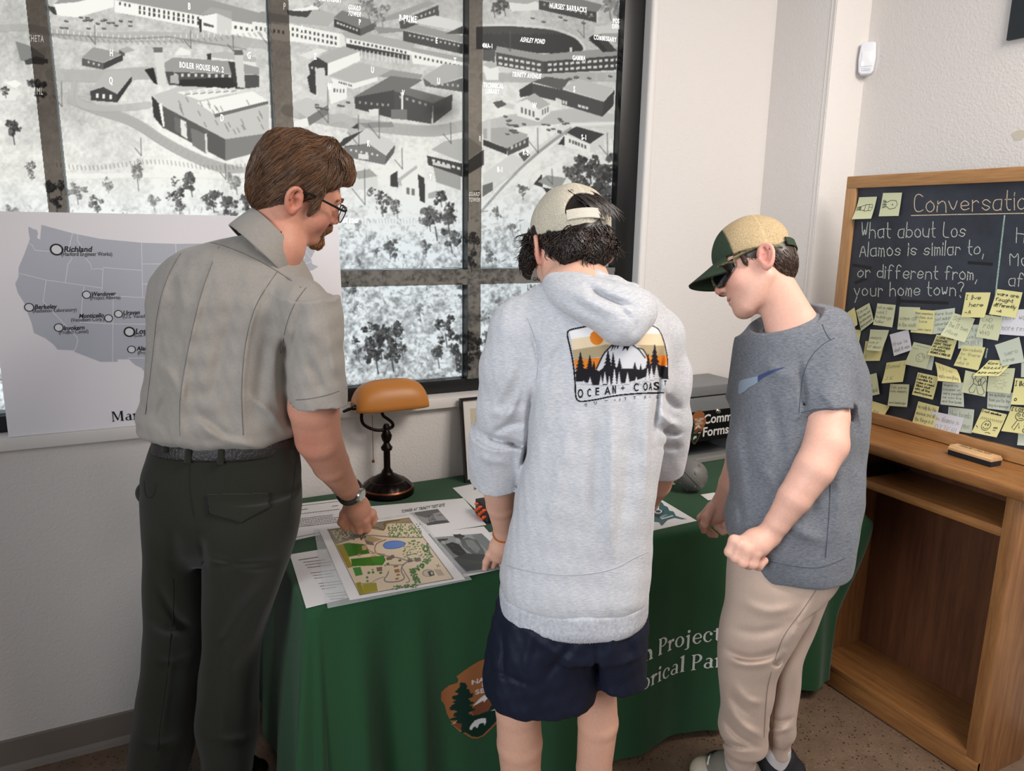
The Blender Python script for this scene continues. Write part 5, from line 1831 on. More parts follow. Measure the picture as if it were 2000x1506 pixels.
borders = [[(158, 212), (180, 225), (195, 255), (300, 262), (312, 250)], [(312, 250), (380, 262), (405, 158)], [(380, 262), (402, 300), (378, 335), (365, 435)], [(434, 165), (432, 200), (470, 260), (478, 300), (505, 330), (512, 360), (545, 355), (575, 362)], [(575, 350), (792, 367)], [(790, 212), (796, 518)], [(105, 382), (258, 420), (572, 465)], [(575, 350), (570, 465)], [(570, 465), (560, 505), (840, 520)],
           [(258, 420), (240, 540), (430, 740), (435, 760), (418, 812)], [(468, 457), (448, 660)], [(448, 655), (632, 665), (840, 667)], [(632, 505), (628, 876)], [(795, 330), (1000, 330)], [(796, 442), (960, 446)], [(714, 856), (850, 856)], [(980, 218), (985, 330), (1010, 420)], [(1660, 240), (1680, 300), (1700, 330)], [(1690, 250), (1700, 300)], [(1700, 330), (1735, 318)], [(1700, 250), (1735, 300)]]
M_bord = mat('border_white', (238, 236, 240), .5)
for b_ in borders:
    mesh_of('state_border', ribbon([pline([zz3(*p) for p in b_])], lambda x, y: pp(x, y, .0011), .0016), M_bord, poster)
M_pblk = mat('poster_ink', (22, 22, 24), .5)
rings, discs = [], []
for x, y, r, w_ in ((316, 250, 24, 7), (483, 502, 17, 4), (163, 572, 18, 4), (606, 633, 17, 4), (661, 609, 17, 4), (328, 685, 18, 4), (722, 709, 22, 7), (734, 807, 17, 4)):
    cx, cy = pxy(*zz3(x, y)); rr = r / 2.857 * .0017
    t = np.linspace(0, 2 * np.pi, 40)
    rings.append((np.stack([cx + rr * np.cos(t), cy + rr * np.sin(t)], 1), w_ / 2.857 * .0017))
    discs.append(flat_poly([(cx + rr * math.cos(a), cy + rr * math.sin(a)) for a in t[:-1]], lambda x, y: pp(x, y, .0013)))
M_rw = mat('ring_white', (224, 222, 226), .5)
for (p, w_), d_ in zip(rings, discs):
    o_ = mesh_of('site_ring', ribbon([p], lambda x, y: pp(x, y, .0018), w_), M_pblk, poster)
    mesh_of('ring_fill', d_, M_rw, o_)


def plabel(s_, x, y, h, bold, ital, wid=None):
    cx, cy = pxy(*zz3(x, y)); L_ = text_tris(s_, bold)[1]
    x2 = pxy(*zz3(x + (wid or 100), y))[0]
    k = (x2 - cx) / L_ if wid else h / 2.857 * .0017 * 1.4
    ky = h / 2.857 * .0017 * 1.4
    return s_, (lambda a, b_: pp(cx + a * k + b_ * ky * (.22 if ital else 0), cy + b_ * ky, .0016))


bold_t = [('Richland', 355, 262, 26, 158), ('Wendover', 508, 510, 21, 136), ('Berkeley', 192, 582, 21, 124), ('Monticello', 440, 632, 21, 140), ('Uravan', 686, 614, 21, 94), ('Inyokern', 354, 700, 21, 118), ('Los Alamos', 754, 720, 26, 200), ('Alamogordo', 762, 814, 22, 170)]
mesh_of('city_name', flat_text([plabel(s_, x, y, h, True, True, w_) for s_, x, y, h, w_ in bold_t], True), M_pblk, poster)
reg_t = [('(Hanford Engineer Works)', 342, 286, 20, 286), ('(Project Alberta)', 502, 530, 18, 172), ('(Radiation Laboratory)', 182, 602, 18, 248), ('(Vanadium Corp.)', 396, 653, 18, 188), ('(U.S. Vanadium)', 684, 634, 18, 175), ('(Project Camel)', 328, 722, 18, 168), ('(Los Alamos)', 748, 738, 18, 140), ('(Project)', 768, 836, 18, 90)]
mesh_of('site_note', flat_text([plabel(s_, x, y, h, False, False, w_) for s_, x, y, h, w_ in reg_t], False), M_pblk, poster)
t0 = pxy(*zz3(625, 1210)); t1 = pxy(*zz3(792, 1190))
ct = Canvas(0, 0, PWD * 1000, 120, 1.0)
szp = (t1[0] - t0[0]) * 1000 / (sum(SERIF[c_][1] + .02 for c_ in 'Man'))
serif_text(ct, 'Manhattan', lambda a, b_: (t0[0] * 1000 + a * szp, t0[1] * 1000 + b_ * szp), (24, 24, 26))
link_mesh('title', grid_mesh('title', ct, lambda X, Y: pb0 + X[:, None] / 1000 * pex + Y[:, None] / 1000 * pez + pen * .0012), M_sheet, poster)
# ------------------------------------------------------------------ bookcase, chalkboard and notes at the right
M_oak = mat('worn_oak', (160, 110, 62), 0.42, vary=(5, .2, 5), stretch=(14, 1.2, 14), bump=(40, .0006), color2=(122, 78, 42))
M_oakv = mat('worn_oak_upright', (160, 112, 66), 0.42, vary=(5, .2, 5), stretch=(14, 14, 1.0), bump=(40, .0006), color2=(120, 76, 42))
M_walnut = mat('brown_back_panel', (104, 64, 42), 0.4, vary=(4, .2, 5), stretch=(10, 10, .7), color2=(74, 44, 29))
M_frame = mat('pale_oak_frame', (190, 142, 92), 0.45, vary=(6, .2, 5), stretch=(20, 1.5, 20), color2=(164, 116, 70))
M_framev = mat('pale_oak_frame_upright', (196, 150, 104), 0.45, vary=(6, .2, 5), stretch=(20, 20, 1.5), color2=(172, 126, 80))
cx0, cx1, cy0, cy1 = 2.185, 2.435, 1.138, 1.785
cab = empty('bookcase', ((cx0 + cx1) / 2, (cy0 + cy1) / 2, 0), 'low worn oak bookcase with an open front standing under the chalkboard', 'bookcase')
MB().box((2.160, 1.112, .918), (2.43, 1.80, .960)).build('top', M_oak, cab, bevel=.014, seg=3)
for ya, yb in ((cy0, cy0 + .042), (cy1 - .025, cy1)):
    MB().box((cx0, ya, 0.0), (cx1, yb, .918)).build('side_panel', M_oakv, cab, bevel=.005)
MB().box((cx0 + .004, cy0 + .042, .788), (cx1 - .01, cy1 - .025, .818)).build('shelf', M_oak, cab, bevel=.007)
MB().box((cx0 - .004, cy0 + .036, .066), (cx1 - .01, cy1 - .025, .088)).box((cx0 - .002, cy0, 0.004), (cx0 + .018, cy1 - .02, .068)).build('plinth', M_oak, cab, bevel=.004)
MB().box((cx1 - .012, cy0 + .03, .03), (cx1 - .002, cy1 - .02, .918)).build('back_panel', M_walnut, cab)

XB = 2.385
b0, b1, bz0, bz1 = 0.80, AX(1657, 345, XB)[1], .962, AX(1657, 345, XB)[2]
board = empty('chalkboard', (XB + .012, (b0 + b1) / 2, bz0), 'oak framed blackboard with chalk questions, standing on the bookcase', 'chalkboard')
M_slate = mat('slate', (36, 39, 48), 0.55, vary=(6, .35, 6), color2=(58, 63, 74), bump=(300, .0002))
MB().box((XB + .006, b0 + .02, bz0 + .02), (XB + .02, b1 - .02, bz1 - .02)).build('slate', M_slate, board)
fwid = .043
MB().box((XB - .006, b0, bz1 - fwid), (XB + .02, b1, bz1)).build('frame_rail', M_frame, board, bevel=.003)
MB().box((XB - .012, b0, bz0), (XB + .02, b1, bz0 + fwid)).build('frame_rail', M_frame, board, bevel=.003)
MB().box((XB - .006, b1 - fwid, bz0 + fwid), (XB + .02, b1, bz1 - fwid)).build('frame_stile', M_framev, board, bevel=.002)
XS = XB + .0056


def chalk(s_, u0, v0, u1, v1, h, seed, sq=1.0, jit=.3):
    ln, L_ = script_lines(s_, jit, seed, sq)
    k = (u1 - u0) / L_; sl = (v1 - v0) / (u1 - u0)
    return [np.array([(u0 + p[0] * k + p[1] * h / 7 * .05, v0 + sl * p[0] * k - p[1] * h / 7) for p in st]) for st in ln]


def on_board(pls, width, name, m, x=XS):
    q = lambda u, v: AX(u, v, x)
    return mesh_of(name, ribbon(pls, q, width), m, board)


M_chalk = mat('white_chalk', (196, 200, 190), .9, vary=(260, .45, 3))
M_chalk2 = mat('cream_chalk', (206, 186, 160), .9, vary=(260, .45, 3))
for st in (chalk('What about Los', 1682, 465, 1890, 463, 30, 1), chalk('Alamos is similar to,', 1679, 501, 1926, 497, 28, 2), chalk('or different from,', 1675, 542, 1912, 547, 26, 3), chalk('your home town?', 1668, 579, 1886, 577, 27, 4),
           chalk('How', 1985, 474, 2050, 474, 30, 5), chalk('Man', 1972, 519, 2040, 521, 28, 6), chalk('after', 1970, 558, 2050, 562, 26, 7)):
    on_board(st, 1.6, 'chalk_line', M_chalk)
on_board(chalk('Conversation', 1786, 416, 2032, 408, 38, 8) + [np.array([(1780, 421), (1860, 419), (2040, 416)])], 1.8, 'chalk_heading_lettering', M_chalk2)
on_board([smooth_path([(1962, 422), (1958, 455), (1953, 500), (1948, 545), (1943, 590)], 2)] + [np.array([(1938 - k * 5, 610 + k * 36), (1935 - k * 5, 626 + k * 36)]) for k in range(5)], 3.0, 'chalk_divider', mat('green_chalk', (150, 176, 166), .9, vary=(200, .5, 3)))
M_smear = mat('wiped_slate', (22, 23, 27), .6)
for q_ in (((1893, 513), (1936, 516)), ((1668, 518), (1700, 523)), ((1672, 552), (1690, 545)), ((1760, 588), (1850, 592))):
    on_board([np.array(q_)], 6, 'wiped_mark', M_smear, XS + .0002)
tp = MB()
q4 = [AX(u, v, XS - .0004) for u, v in ((1752, 578), (1759, 579), (1757, 596), (1750, 595))]
tape = link_mesh('black_tape', np_mesh('black_tape', np.array([p + [0.0003, 0, 0] for p in q4] + q4), [(3, 2, 1, 0), (4, 5, 6, 7)] + [(i, (i + 1) % 4, 4 + (i + 1) % 4, 4 + i) for i in range(4)], False), M_black, None, np.mean(q4, 0))
tag(tape, 'short strip of black tape on the blackboard below the word home', 'tape')

YEL, PALE, WHT = (232, 224, 158), (214, 216, 178), (228, 226, 232)
M_note = {YEL: mat('yellow_note', YEL, .7), PALE: mat('pale_note', PALE, .7), (206, 212, 194): mat('greenish_note', (206, 212, 194), .7), WHT: mat('white_card', WHT, .7), (226, 214, 148): mat('shaded_yellow_note', (226, 214, 148), .7)}
GRN, YEL_SHADE = (206, 212, 194), (226, 214, 148)  # second one: yellow deepened to paint in the shade on the curled note
M_pen = mat('black_pen', (28, 28, 28), .6)
M_pencil = mat('pencil', (138, 140, 122), .7)
S5 = lambda x, y: (1640 + x / 3.764, 500 + y / 3.764)
S6 = lambda x, y: (1640 + x / 5.02, 320 + y / 5.02)
NG = 'notes stuck on the chalkboard'
NOTES = [  # corners TL TR BR BL, colour, lines of writing, pen, curl, label
    (5, [(875, 505), (1055, 505), (1055, 680), (878, 680)], GRN, ['thats', 'just', 'TROUBLE'], 0, 'pale note mostly covered, low between the Denmark note and the rocket note'),
    (5, [(527, 690), (700, 700), (685, 840), (527, 808)], GRN, [], 0, 'pale blank note peeking out from under the globe sketch note'),
    (5, [(190, 625), (330, 640), (298, 770), (170, 772)], YEL, ['', '', 'E'], 0, 'yellow note tucked under a wrinkled note, left side of the board'),
    (5, [(100, 540), (158, 545), (140, 660), (95, 655)], YEL, [], 0, 'yellow note sliver at the boy\'s shoulder, under the large CA note'),
    (5, [(692, 400), (848, 382), (840, 560), (692, 575)], GRN, ['Were bus', 'just making', 'advertising', 'Has'], 0, 'pale green note whose lines start Were bus, top row'),
    (5, [(1190, 398), (1420, 390), (1420, 592), (1178, 575)], WHT, ['here was', 'more rest'], 0, 'whitish note below the wars are fought differently note'),
    (5, [(800, 1108), (990, 1130), (975, 1305), (790, 1275)], GRN, ['the bomb', 'of home'], 0, 'pale note half hidden behind the white HOTTER card'),
    (5, [(1087, 990), (1275, 1005), (1258, 1140), (1087, 1120)], GRN, ['dear my brother and', 'thank you for the', 'long nice message'], 0, 'pale note full of tiny lines below the starburst note'),
    (5, [(1335, 785), (1430, 780), (1430, 895), (1335, 890)], GRN, [], 0, 'pale blank note at the right edge above the I like note'),
    (5, [(1312, 1300), (1420, 1296), (1420, 1400), (1312, 1388)], GRN, [], 0, 'pale blank note lowest at the right edge'),
    (6, [(190, 328), (366, 322), (325, 538), (148, 545)], PALE, '@bulb', 1, 'upper left note with a narrow flask-like bomb sketch'),
    (6, [(425, 286), (612, 282), (583, 511), (388, 515)], PALE, '@bulb2', 0, 'upper note with a round-nosed bomb sketch beside the heading'),
    (5, [(120, 400), (218, 345), (258, 480), (160, 552)], PALE, ['it is not', 'the same and', 'we have many', 'more people'], 0, 'tilted pale note with slanting lines beside the CA note'),
    (5, [(20, 440), (108, 378), (145, 505), (60, 560)], YEL, ['o', 'DE', 'CA'], 2, 'tilted yellow note with big letters CA touching the frame'),
    (5, [(277, 348), (412, 360), (392, 525), (252, 505)], PALE, ['not so similar', 'cold I', 'buildings', 'taller'], 0, 'pale note left of the black tape, top row'),
    (5, [(440, 373), (592, 378), (580, 545), (427, 540)], PALE, ['', 'same as', 'in the south'], 0, 'pale note right of the black tape with two lines'),
    (5, [(550, 392), (700, 402), (688, 575), (527, 560)], YEL, ['there somewhere', 'daytime and', 'we have', '', "I'd been here"], 0, 'yellow note lapping over the pale two line note, top row'),
    (5, [(835, 418), (995, 462), (930, 635), (762, 580)], PALE, ['Sit', 'The IT town', 'Nice'], 1, 'tilted pale note with a tiny flower doodle left of I live here'),
    (5, [(1040, 428), (1200, 450), (1170, 622), (1005, 595)], PALE, ['END', 'FOR', 'WHO'], 0, 'pale note reading END in large pencil capitals'),
    (5, [(928, 268), (1110, 268), (1075, 452), (898, 450)], YEL, ['I live', 'here', '-A'], 2, 'yellow note reading I live here'),
    (5, [(1158, 243), (1345, 268), (1300, 455), (1105, 428)], YEL, ['wars are', 'fought', 'differently', '-A'], 2, 'yellow note reading wars are fought differently'),
    (5, [(225, 540), (363, 545), (320, 700), (212, 690)], PALE, ['', 'similarly', 'was a', 'of almost'], 1, 'wrinkled pale note lapping over a yellow one, left side'),
    (5, [(367, 578), (505, 540), (535, 690), (405, 735)], WHT, ['', 'this is', 'what it was'], 0, 'tilted whitish note with two faint lines, left of the globe sketch'),
    (5, [(545, 632), (690, 665), (640, 828), (480, 795)], PALE, '@globe', 0, 'pale yellow note with a globe sketch'),
    (5, [(905, 660), (1072, 672), (1022, 840), (843, 805)], YEL, ['the rockets', 'to there', 'it is', 'wild O'], 0, 'yellow note with four short centred pencil lines right of the Denmark note'),
    (5, [(712, 578), (870, 595), (820, 762), (655, 725)], YEL, ['I COME FROM', 'DENMARK', 'HERE TRUMP', 'NO ANOTHER', 'LOWERING', 'SOUNDS 6 FROM US'], 2, 'yellow note starting I COME FROM DENMARK'),
    (5, [(1140, 655), (1320, 595), (1362, 780), (1200, 808)], GRN, ['', 'zero', 'nine'], 0, 'tilted greenish note alone at the right, above WAAAAY'),
    (5, [(925, 840), (1085, 880), (1075, 1035), (900, 1000)], PALE, '@figure', 0, 'note with a pen drawing of a figure with raised arms'),
    (5, [(1100, 825), (1290, 825), (1265, 1012), (1085, 995)], PALE, '@star', 0, 'pale note with a spiky starburst drawing'),
    (5, [(1100, 765), (1280, 768), (1190, 880), (1000, 878)], YEL, ['Wars are', 'WAAAAY', 'more scary!'], 3, 'yellow note reading Wars are WAAAAY more scary, bent forward'),
    (5, [(700, 778), (860, 835), (915, 930), (745, 915)], YEL_SHADE, ['the', 'wants everything'], 3, 'shaded note with its lower edge curled away from the board'),
    (5, [(345, 785), (492, 765), (468, 925), (318, 935)], YEL, ['Boms!', '', 'J K'], 0, 'yellow note reading Boms!'),
    (5, [(575, 855), (728, 888), (692, 1055), (537, 1018)], YEL, ["I think it's", 'horrible to', 'name a weed', "'Bikini Atoll'", 'with all the', 'destroyance'], 2, 'yellow note starting I think it\'s horrible'),
    (5, [(757, 925), (905, 930), (920, 1110), (745, 1090)], GRN, ['Where no', 'houses or', 'were people', 'we now live', 'and the bomb'], 0, 'greenish note of five lines right of the Bikini Atoll note'),
    (5, [(150, 890), (270, 860), (298, 1015), (160, 1045)], PALE, ['', 'yes', 'of the bird'], 0, 'tilted pale note at the boy\'s sleeve'),
    (5, [(372, 940), (512, 945), (500, 1110), (357, 1100)], PALE, ['Colo parts', 'look similarly', '', '', 'more landscape'], 0, 'pale note starting Colo parts, below Boms!'),
    (5, [(225, 1062), (368, 1105), (305, 1218), (160, 1178)], YEL, ['', 'AAA', ''], 1, 'curled yellow note reading AAA at the lower left'),
    (5, [(578, 1068), (732, 1108), (700, 1260), (537, 1228)], YEL, ['we really like this', 'museum and all', 'the things in it'], 0, 'yellow note with small pencil lines left of the white card'),
    (5, [(1290, 898), (1430, 905), (1430, 1098), (1268, 1090)], YEL, ['I like', '', 'o'], 2, 'yellow note starting I like, at the right edge'),
    (5, [(1265, 1105), (1430, 1125), (1420, 1315), (1195, 1285)], YEL, '@love', 2, 'yellow note reading I LOVE with a long-necked head drawing'),
    (5, [(1050, 1122), (1230, 1165), (1165, 1332), (977, 1295)], YEL, '@face', 2, 'yellow note with a round smiling face under scribbled hair'),
    (5, [(680, 1140), (918, 1190), (868, 1342), (650, 1285)], WHT, ['Los Alamos is', 'HOTTER!'], 0, 'white card reading HOTTER! leaning on the lower frame'),
]


def doodle(kind):
    ci = lambda x, y, r, ry=None, n=18: [(x + r * math.cos(t), y + (ry or r) * math.sin(t)) for t in np.linspace(0, 2 * math.pi, n)]
    if kind == '@bulb':
        return [[(.12, .55), (.45, .62), (.5, .66), (.85, .66), (.9, .5), (.85, .38), (.5, .36), (.45, .4), (.15, .42)], [(.5, .66), (.5, .36)], [(.7, .66), (.7, .37)], [(.74, .52), (.84, .53)]] + [[(.05, .4 + k * .05), (.28, .45 + k * .03)] for k in range(4)]
    if kind == '@bulb2':
        return [[(.3, .6), (.5, .68), (.75, .66), (.86, .5), (.75, .34), (.5, .3), (.3, .42)], ci(.6, .5, .02), [(.1, .7), (.12, .35)], [(.16, .7), (.2, .36)], [(.3, .6), (.1, .66)], [(.3, .42), (.1, .38)], [(.1, .5), (.3, .5)], [(.22, .68), (.27, .4)]]
    if kind == '@globe':
        return [ci(.58, .42, .19), [(.42, .5), (.55, .45), (.5, .35), (.6, .3)], [(.6, .58), (.66, .48), (.75, .45)]] + [[(.2, .9), (.8, .88)], [(.1, .75), (.35, .74)], [(.8, .72), (.95, .7)]]
    if kind == '@figure':
        return [ci(.42, .82, .09, .12), [(.5, .72), (.62, .6), (.72, .7), (.8, .88), (.92, .86), (.98, .7)], ci(.7, .62, .06, .14), [(.42, .7), (.45, .5), (.3, .2), (.36, .05), (.52, .1), (.58, .4), (.7, .08), (.86, .05), (.95, .2), (.8, .5), (.92, .72)], [(.45, .5), (.62, .45), (.8, .5)]]
    if kind == '@star':
        return [[(.5 + (.30 if k % 2 else .16) * math.cos(k * math.pi / 9), .36 + (.24 if k % 2 else .12) * math.sin(k * math.pi / 9)) for k in range(19)], [(.4, .36), (.6, .37)], [(.3, .8), (.8, .78)], [(.4, .7), (.7, .7)]]
    if kind == '@love':
        sc = script_lines('I LOVE', .3, 3)[0]
        return [np.array([(.06 + p[0] * .022, .84 + p[1] * .018) for p in s_]) for s_ in sc] + [ci(.5, .66, .2, .17), ci(.42, .7, .05), ci(.6, .72, .05), [(.45, .58), (.6, .58)], [(.42, .5), (.3, .2), (.4, .1), (.5, .4), (.55, .2)], [(.7, .3), (.8, .3), (.75, .4)], ci(.75, .14, .06, .08)]
    sc = script_lines('I not missiles', .3, 4)[0]
    return [np.array([(.04 + p[0] * .013, .88 + p[1] * .012) for p in s_]) for s_ in sc] + [[(.1 + .04 * k, .6 + (.1 if k % 2 else 0)) for k in range(22)], ci(.42, .38, .17, .2), ci(.38, .43, .02, .04), ci(.48, .43, .02, .04), [(.33, .3), (.42, .24), (.52, .3)], ci(.76, .36, .03), ci(.84, .37, .03), [(.74, .26), (.84, .26)], [(.06, .3), (.14, .24)], [(.5, .1), (.6, .13), (.7, .1)]]


for i, (zm, cs, col, txt, pen, label) in enumerate(NOTES):
    q = [(S5 if zm == 5 else S6)(*c) for c in cs]
    lay = XS - .0012 - i * .00022
    P0 = [AX(u, v, lay) for u, v in q]
    TL, TR_, BR, BL = P0
    curl = {0: .004, 1: .010, 2: .006, 3: .020}[pen]
    if pen == 3:
        pen = 2 if col == YEL else 0
    rg = np.random.default_rng(i)
    cu = curl * rg.uniform(.7, 1.3); tw = rg.uniform(-.5, .5)

    def at(s_, t_, off=0.0):
        """s across, t up (0 at the foot)."""
        p = TL * (1 - s_) * t_ + TR_ * s_ * t_ + BR * s_ * (1 - t_) + BL * (1 - s_) * (1 - t_)
        return p - np.array([cu * (1 - t_) ** 2 * (1 + tw * (s_ - .5) * 2) + off, 0, 0])
    n = 8
    V = [at(a / n, b_ / n) for b_ in range(n + 1) for a in range(n + 1)]
    F = [(b_ * (n + 1) + a, b_ * (n + 1) + a + 1, (b_ + 1) * (n + 1) + a + 1, (b_ + 1) * (n + 1) + a) for b_ in range(n) for a in range(n)]
    nm = 'note_card' if col == WHT and 'HOTTER' in label else 'sticky_note'
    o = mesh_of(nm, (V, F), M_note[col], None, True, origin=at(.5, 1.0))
    tag(o, label, 'card' if nm == 'note_card' else 'sticky note', NG)
    pls = []
    if isinstance(txt, str):
        pls = [np.array(p, float) for p in doodle(txt)]
    elif txt:
        nl = len(txt)
        if nl == 1: nl = 2
        lh = .86 / max(nl, 2)
        for r_, ln in enumerate(txt):
            if not ln: continue
            stx, L_ = script_lines(ln, .5, i * 10 + r_, .9)
            hh = min(lh * .62, .26)
            k = min(.86 / max(L_, 1), hh / 7 * 1.25)
            x0 = .07 if len(ln) > 4 else .12 + .12 * (r_ % 2)
            for s_ in stx:
                pls.append(np.array([(x0 + p[0] * k, 1 - .06 - lh * (r_ + .78) + p[1] * hh / 7) for p in s_]))
    if pls:
        side = np.linalg.norm(TR_ - TL)
        dark = pen == 2 or txt in ('@figure', '@bulb2', '@bulb')
        mesh_of('writing', ribbon(pls, lambda x, y: at(x, y, .0006), (.0016 if dark else .0011) / side), M_pen if dark else M_pencil, o)

# eraser on the bookcase
e0 = AZ(1849, 887, .961); e1 = AZ(1934, 913, .961)
exx = (e1 - e0); eL = np.linalg.norm(exx); exx /= eL; eyy = np.array([-exx[1], exx[0], 0]); eyy = eyy if eyy[0] > 0 else -eyy
ef = lambda v: e0 + exx * v[0] + eyy * v[1] + np.array([0, 0, v[2]])
er = empty('board_eraser', e0 + exx * eL / 2 + eyy * .025 + [0, 0, 0.0005], 'wooden board eraser with black felt lying on the bookcase top', 'eraser')
MB().box((0.001, .002, .0005), (eL - .001, .05, .016), 0, ef).build('felt', mat('black_felt', (22, 23, 28), .95), er, bevel=.001)
MB().prism([(0, .016), (0, .024), (.006, .026), (.008, .031), (.044, .031), (.046, .026), (.052, .024), (.052, .016)], lambda x, y, z: ef((z, x, y)), eL).build('wood_back', mat('beech', (206, 164, 118), .5, vary=(8, .12, 4), stretch=(10, 2, 10)), er, bevel=.001)
sc, L_ = script_lines('BOARD ERASER', .5, 5)
mesh_of('lettering', ribbon([np.array([(eL * .16 + p[0] * eL * .68 / L_, .022 + p[1] * .0022) for p in s_]) for s_ in sc], lambda x, y: ef((x, y, .0315)), .0014), M_pen, er)
# dark booklet on the shelf
q = [AZ(u, v, .8235) for u, v in ((1640, 922), (1694, 930), (1781, 915), (1735, 900))]
bk_ = MB()
bk_.V = [tuple(p - [0, 0, .003]) for p in q] + [tuple(p) for p in q]
bk_.F = [(3, 2, 1, 0), (4, 5, 6, 7)] + [(i, (i + 1) % 4, 4 + (i + 1) % 4, 4 + i) for i in range(4)]
bk_.M = [0] * 6
o = bk_.build('booklet', mat('dark_cover', (28, 18, 18), .2, vary=(40, .3), stretch=(1, 20, 1)), None, origin=np.mean(q, 0) - [0, 0, .004])
tag(o, 'dark glossy booklet lying on the bookcase shelf', 'booklet')

# motion sensor in the corner
sc_ = AY(1693, 116, YC - .02)
sx, sz = .030, .058
sen = empty('motion_sensor', sc_, 'white motion sensor high in the wall corner', 'sensor')
d1 = np.array([-.75, -.66, 0]); d1 /= np.linalg.norm(d1); d2 = np.array([-d1[1], d1[0], 0]); d2 = d2 if d2[0] > 0 else -d2
sf = lambda x, y, z: sc_ + d2 * x + np.array([0, 0, y]) + d1 * z
outl = [(-.026, .052), (-.018, .058), (.018, .058), (.026, .052), (.030, .0), (.026, -.048), (.016, -.058), (-.016, -.058), (-.026, -.048), (-.030, 0)]
M_abs = mat('white_plastic', (226, 226, 230), .35)
MB().prism(outl, lambda x, y, z: sf(x, y, -.03 + z), .058).build('housing', M_abs, sen, bevel=.005, seg=3)
MB().prism([(-.019, .022), (.019, .022), (.021, -.030), (-.021, -.030)], lambda x, y, z: sf(x, y, .027 + z), .004).build('lens', mat('frosted_lens', (236, 236, 238), .12), sen, bevel=.0015)
MB().prism([(-.019, -.034), (.019, -.034), (.014, -.046), (-.014, -.046)], lambda x, y, z: sf(x, y, .026 + z), .004).build('lower_window', mat('lower_lens', (206, 210, 220), .2), sen, bevel=.001)
# edge of a dark panel on the right wall
pa, pb_ = AX(1966, 79, XR - .012), AX(1975, 0, XR - .012)
MB().box((XR - .014, pa[1] - .8, pa[2]), (XR - .001, pa[1], pa[2] + .9)).build('dark_wall_panel', mat('dark_panel', (34, 40, 44), .5), None, origin=(XR - .001, pa[1] - .4, pa[2]))
tag(bpy.data.objects['dark_wall_panel'], 'dark flat panel mounted high on the right wall', 'panel')
# scuff on the paint
sq_ = AX(1990, 264, XR - .0006)
t = np.linspace(0, 2 * np.pi, 18)[:-1]
sc1 = mesh_of('wall_scuff', flat_poly([(.022 * math.cos(a) * (1 + .2 * math.sin(3 * a)), .016 * math.sin(a)) for a in t], lambda x, y: sq_ + np.array([0, x, y])), mat('scuff', (206, 196, 178), .8), None)
tag(sc1, kind='structure')
# ------------------------------------------------------------------ people
H_BODY, H_CLOTH = 0.0028, 0.0036


def pt(q):
    return A(*q)


def row(v, ul, ur, d, b):
    return (A((ul + ur) / 2.0, v, d), (ur - ul) / 2.0 * d / FPX, b)


class Head:
    def __init__(self, c, B, s, dl=0.0, jaw=1.0):
        self.c, self.B, self.s, self.dl, self.jaw = np.array(c), np.array(B), s, dl, jaw

    def p(self, x, y, z):
        if z < -.03:
            z = -.03 + (z + .03) * self.jaw
        return self.c + self.B @ (np.array([x, y, z]) * self.s)

    def local(self, P):
        return ((P - self.c) @ self.B) / self.s


def head_field(f, h, ears=(-1, 1), beard=False, soft=0.0):
    s = h.s
    bl = lambda x, y, z, r, k=.015, op='u': f.ball(h.p(x, y, z), np.array(r) * s, k, op, h.B)
    co = lambda a, b_, r0, r1, k=.012, op='u': f.cone(h.p(*a), h.p(*b_), r0 * s, r1 * s, k, op)
    bl(0, -.012 + h.dl, .042, (.075, .098 - h.dl, .080))
    bl(0, .028, -.028, (.061, .064, .078), .03)
    for q in (-1, 1):
        co((q * .054, -.004, -.046), (q * .024, .060, -.094), .019, .018, .03)
        bl(q * .040, .056, -.030, (.026, .028, .026), .03)
    bl(0, .072, -.097, (.024, .020, .018), .02)
    co((-.032, .082, .022), (.032, .082, .022), .013, .013, .02)
    bl(0, .066, -.060, (.034, .026, .032), .02)
    co((0, .088, .014), (0, .108, -.026), .0075, .0115, .010)
    for q in (-1, 1):
        bl(q * .012, .099, -.032, (.0085, .010, .0075), .006)
        bl(q * .031, .096, .001, (.017, .012, .011), .012, 's')
        bl(q * .031, .078, .000, (.0145, .0125, .0115), .004)
        bl(q * .007, .108, -.040, (.004, .005, .003), .003, 's')
    bl(0, .0900, -.0575, (.021, .0085, .0050), .005)
    bl(0, .0885, -.0685, (.018, .0085, .0062), .005)
    co((-.019, .092, -.0628), (.019, .092, -.0628), .0020, .0020, .004, 's')
    for q in ears:
        ear(f, h, q)


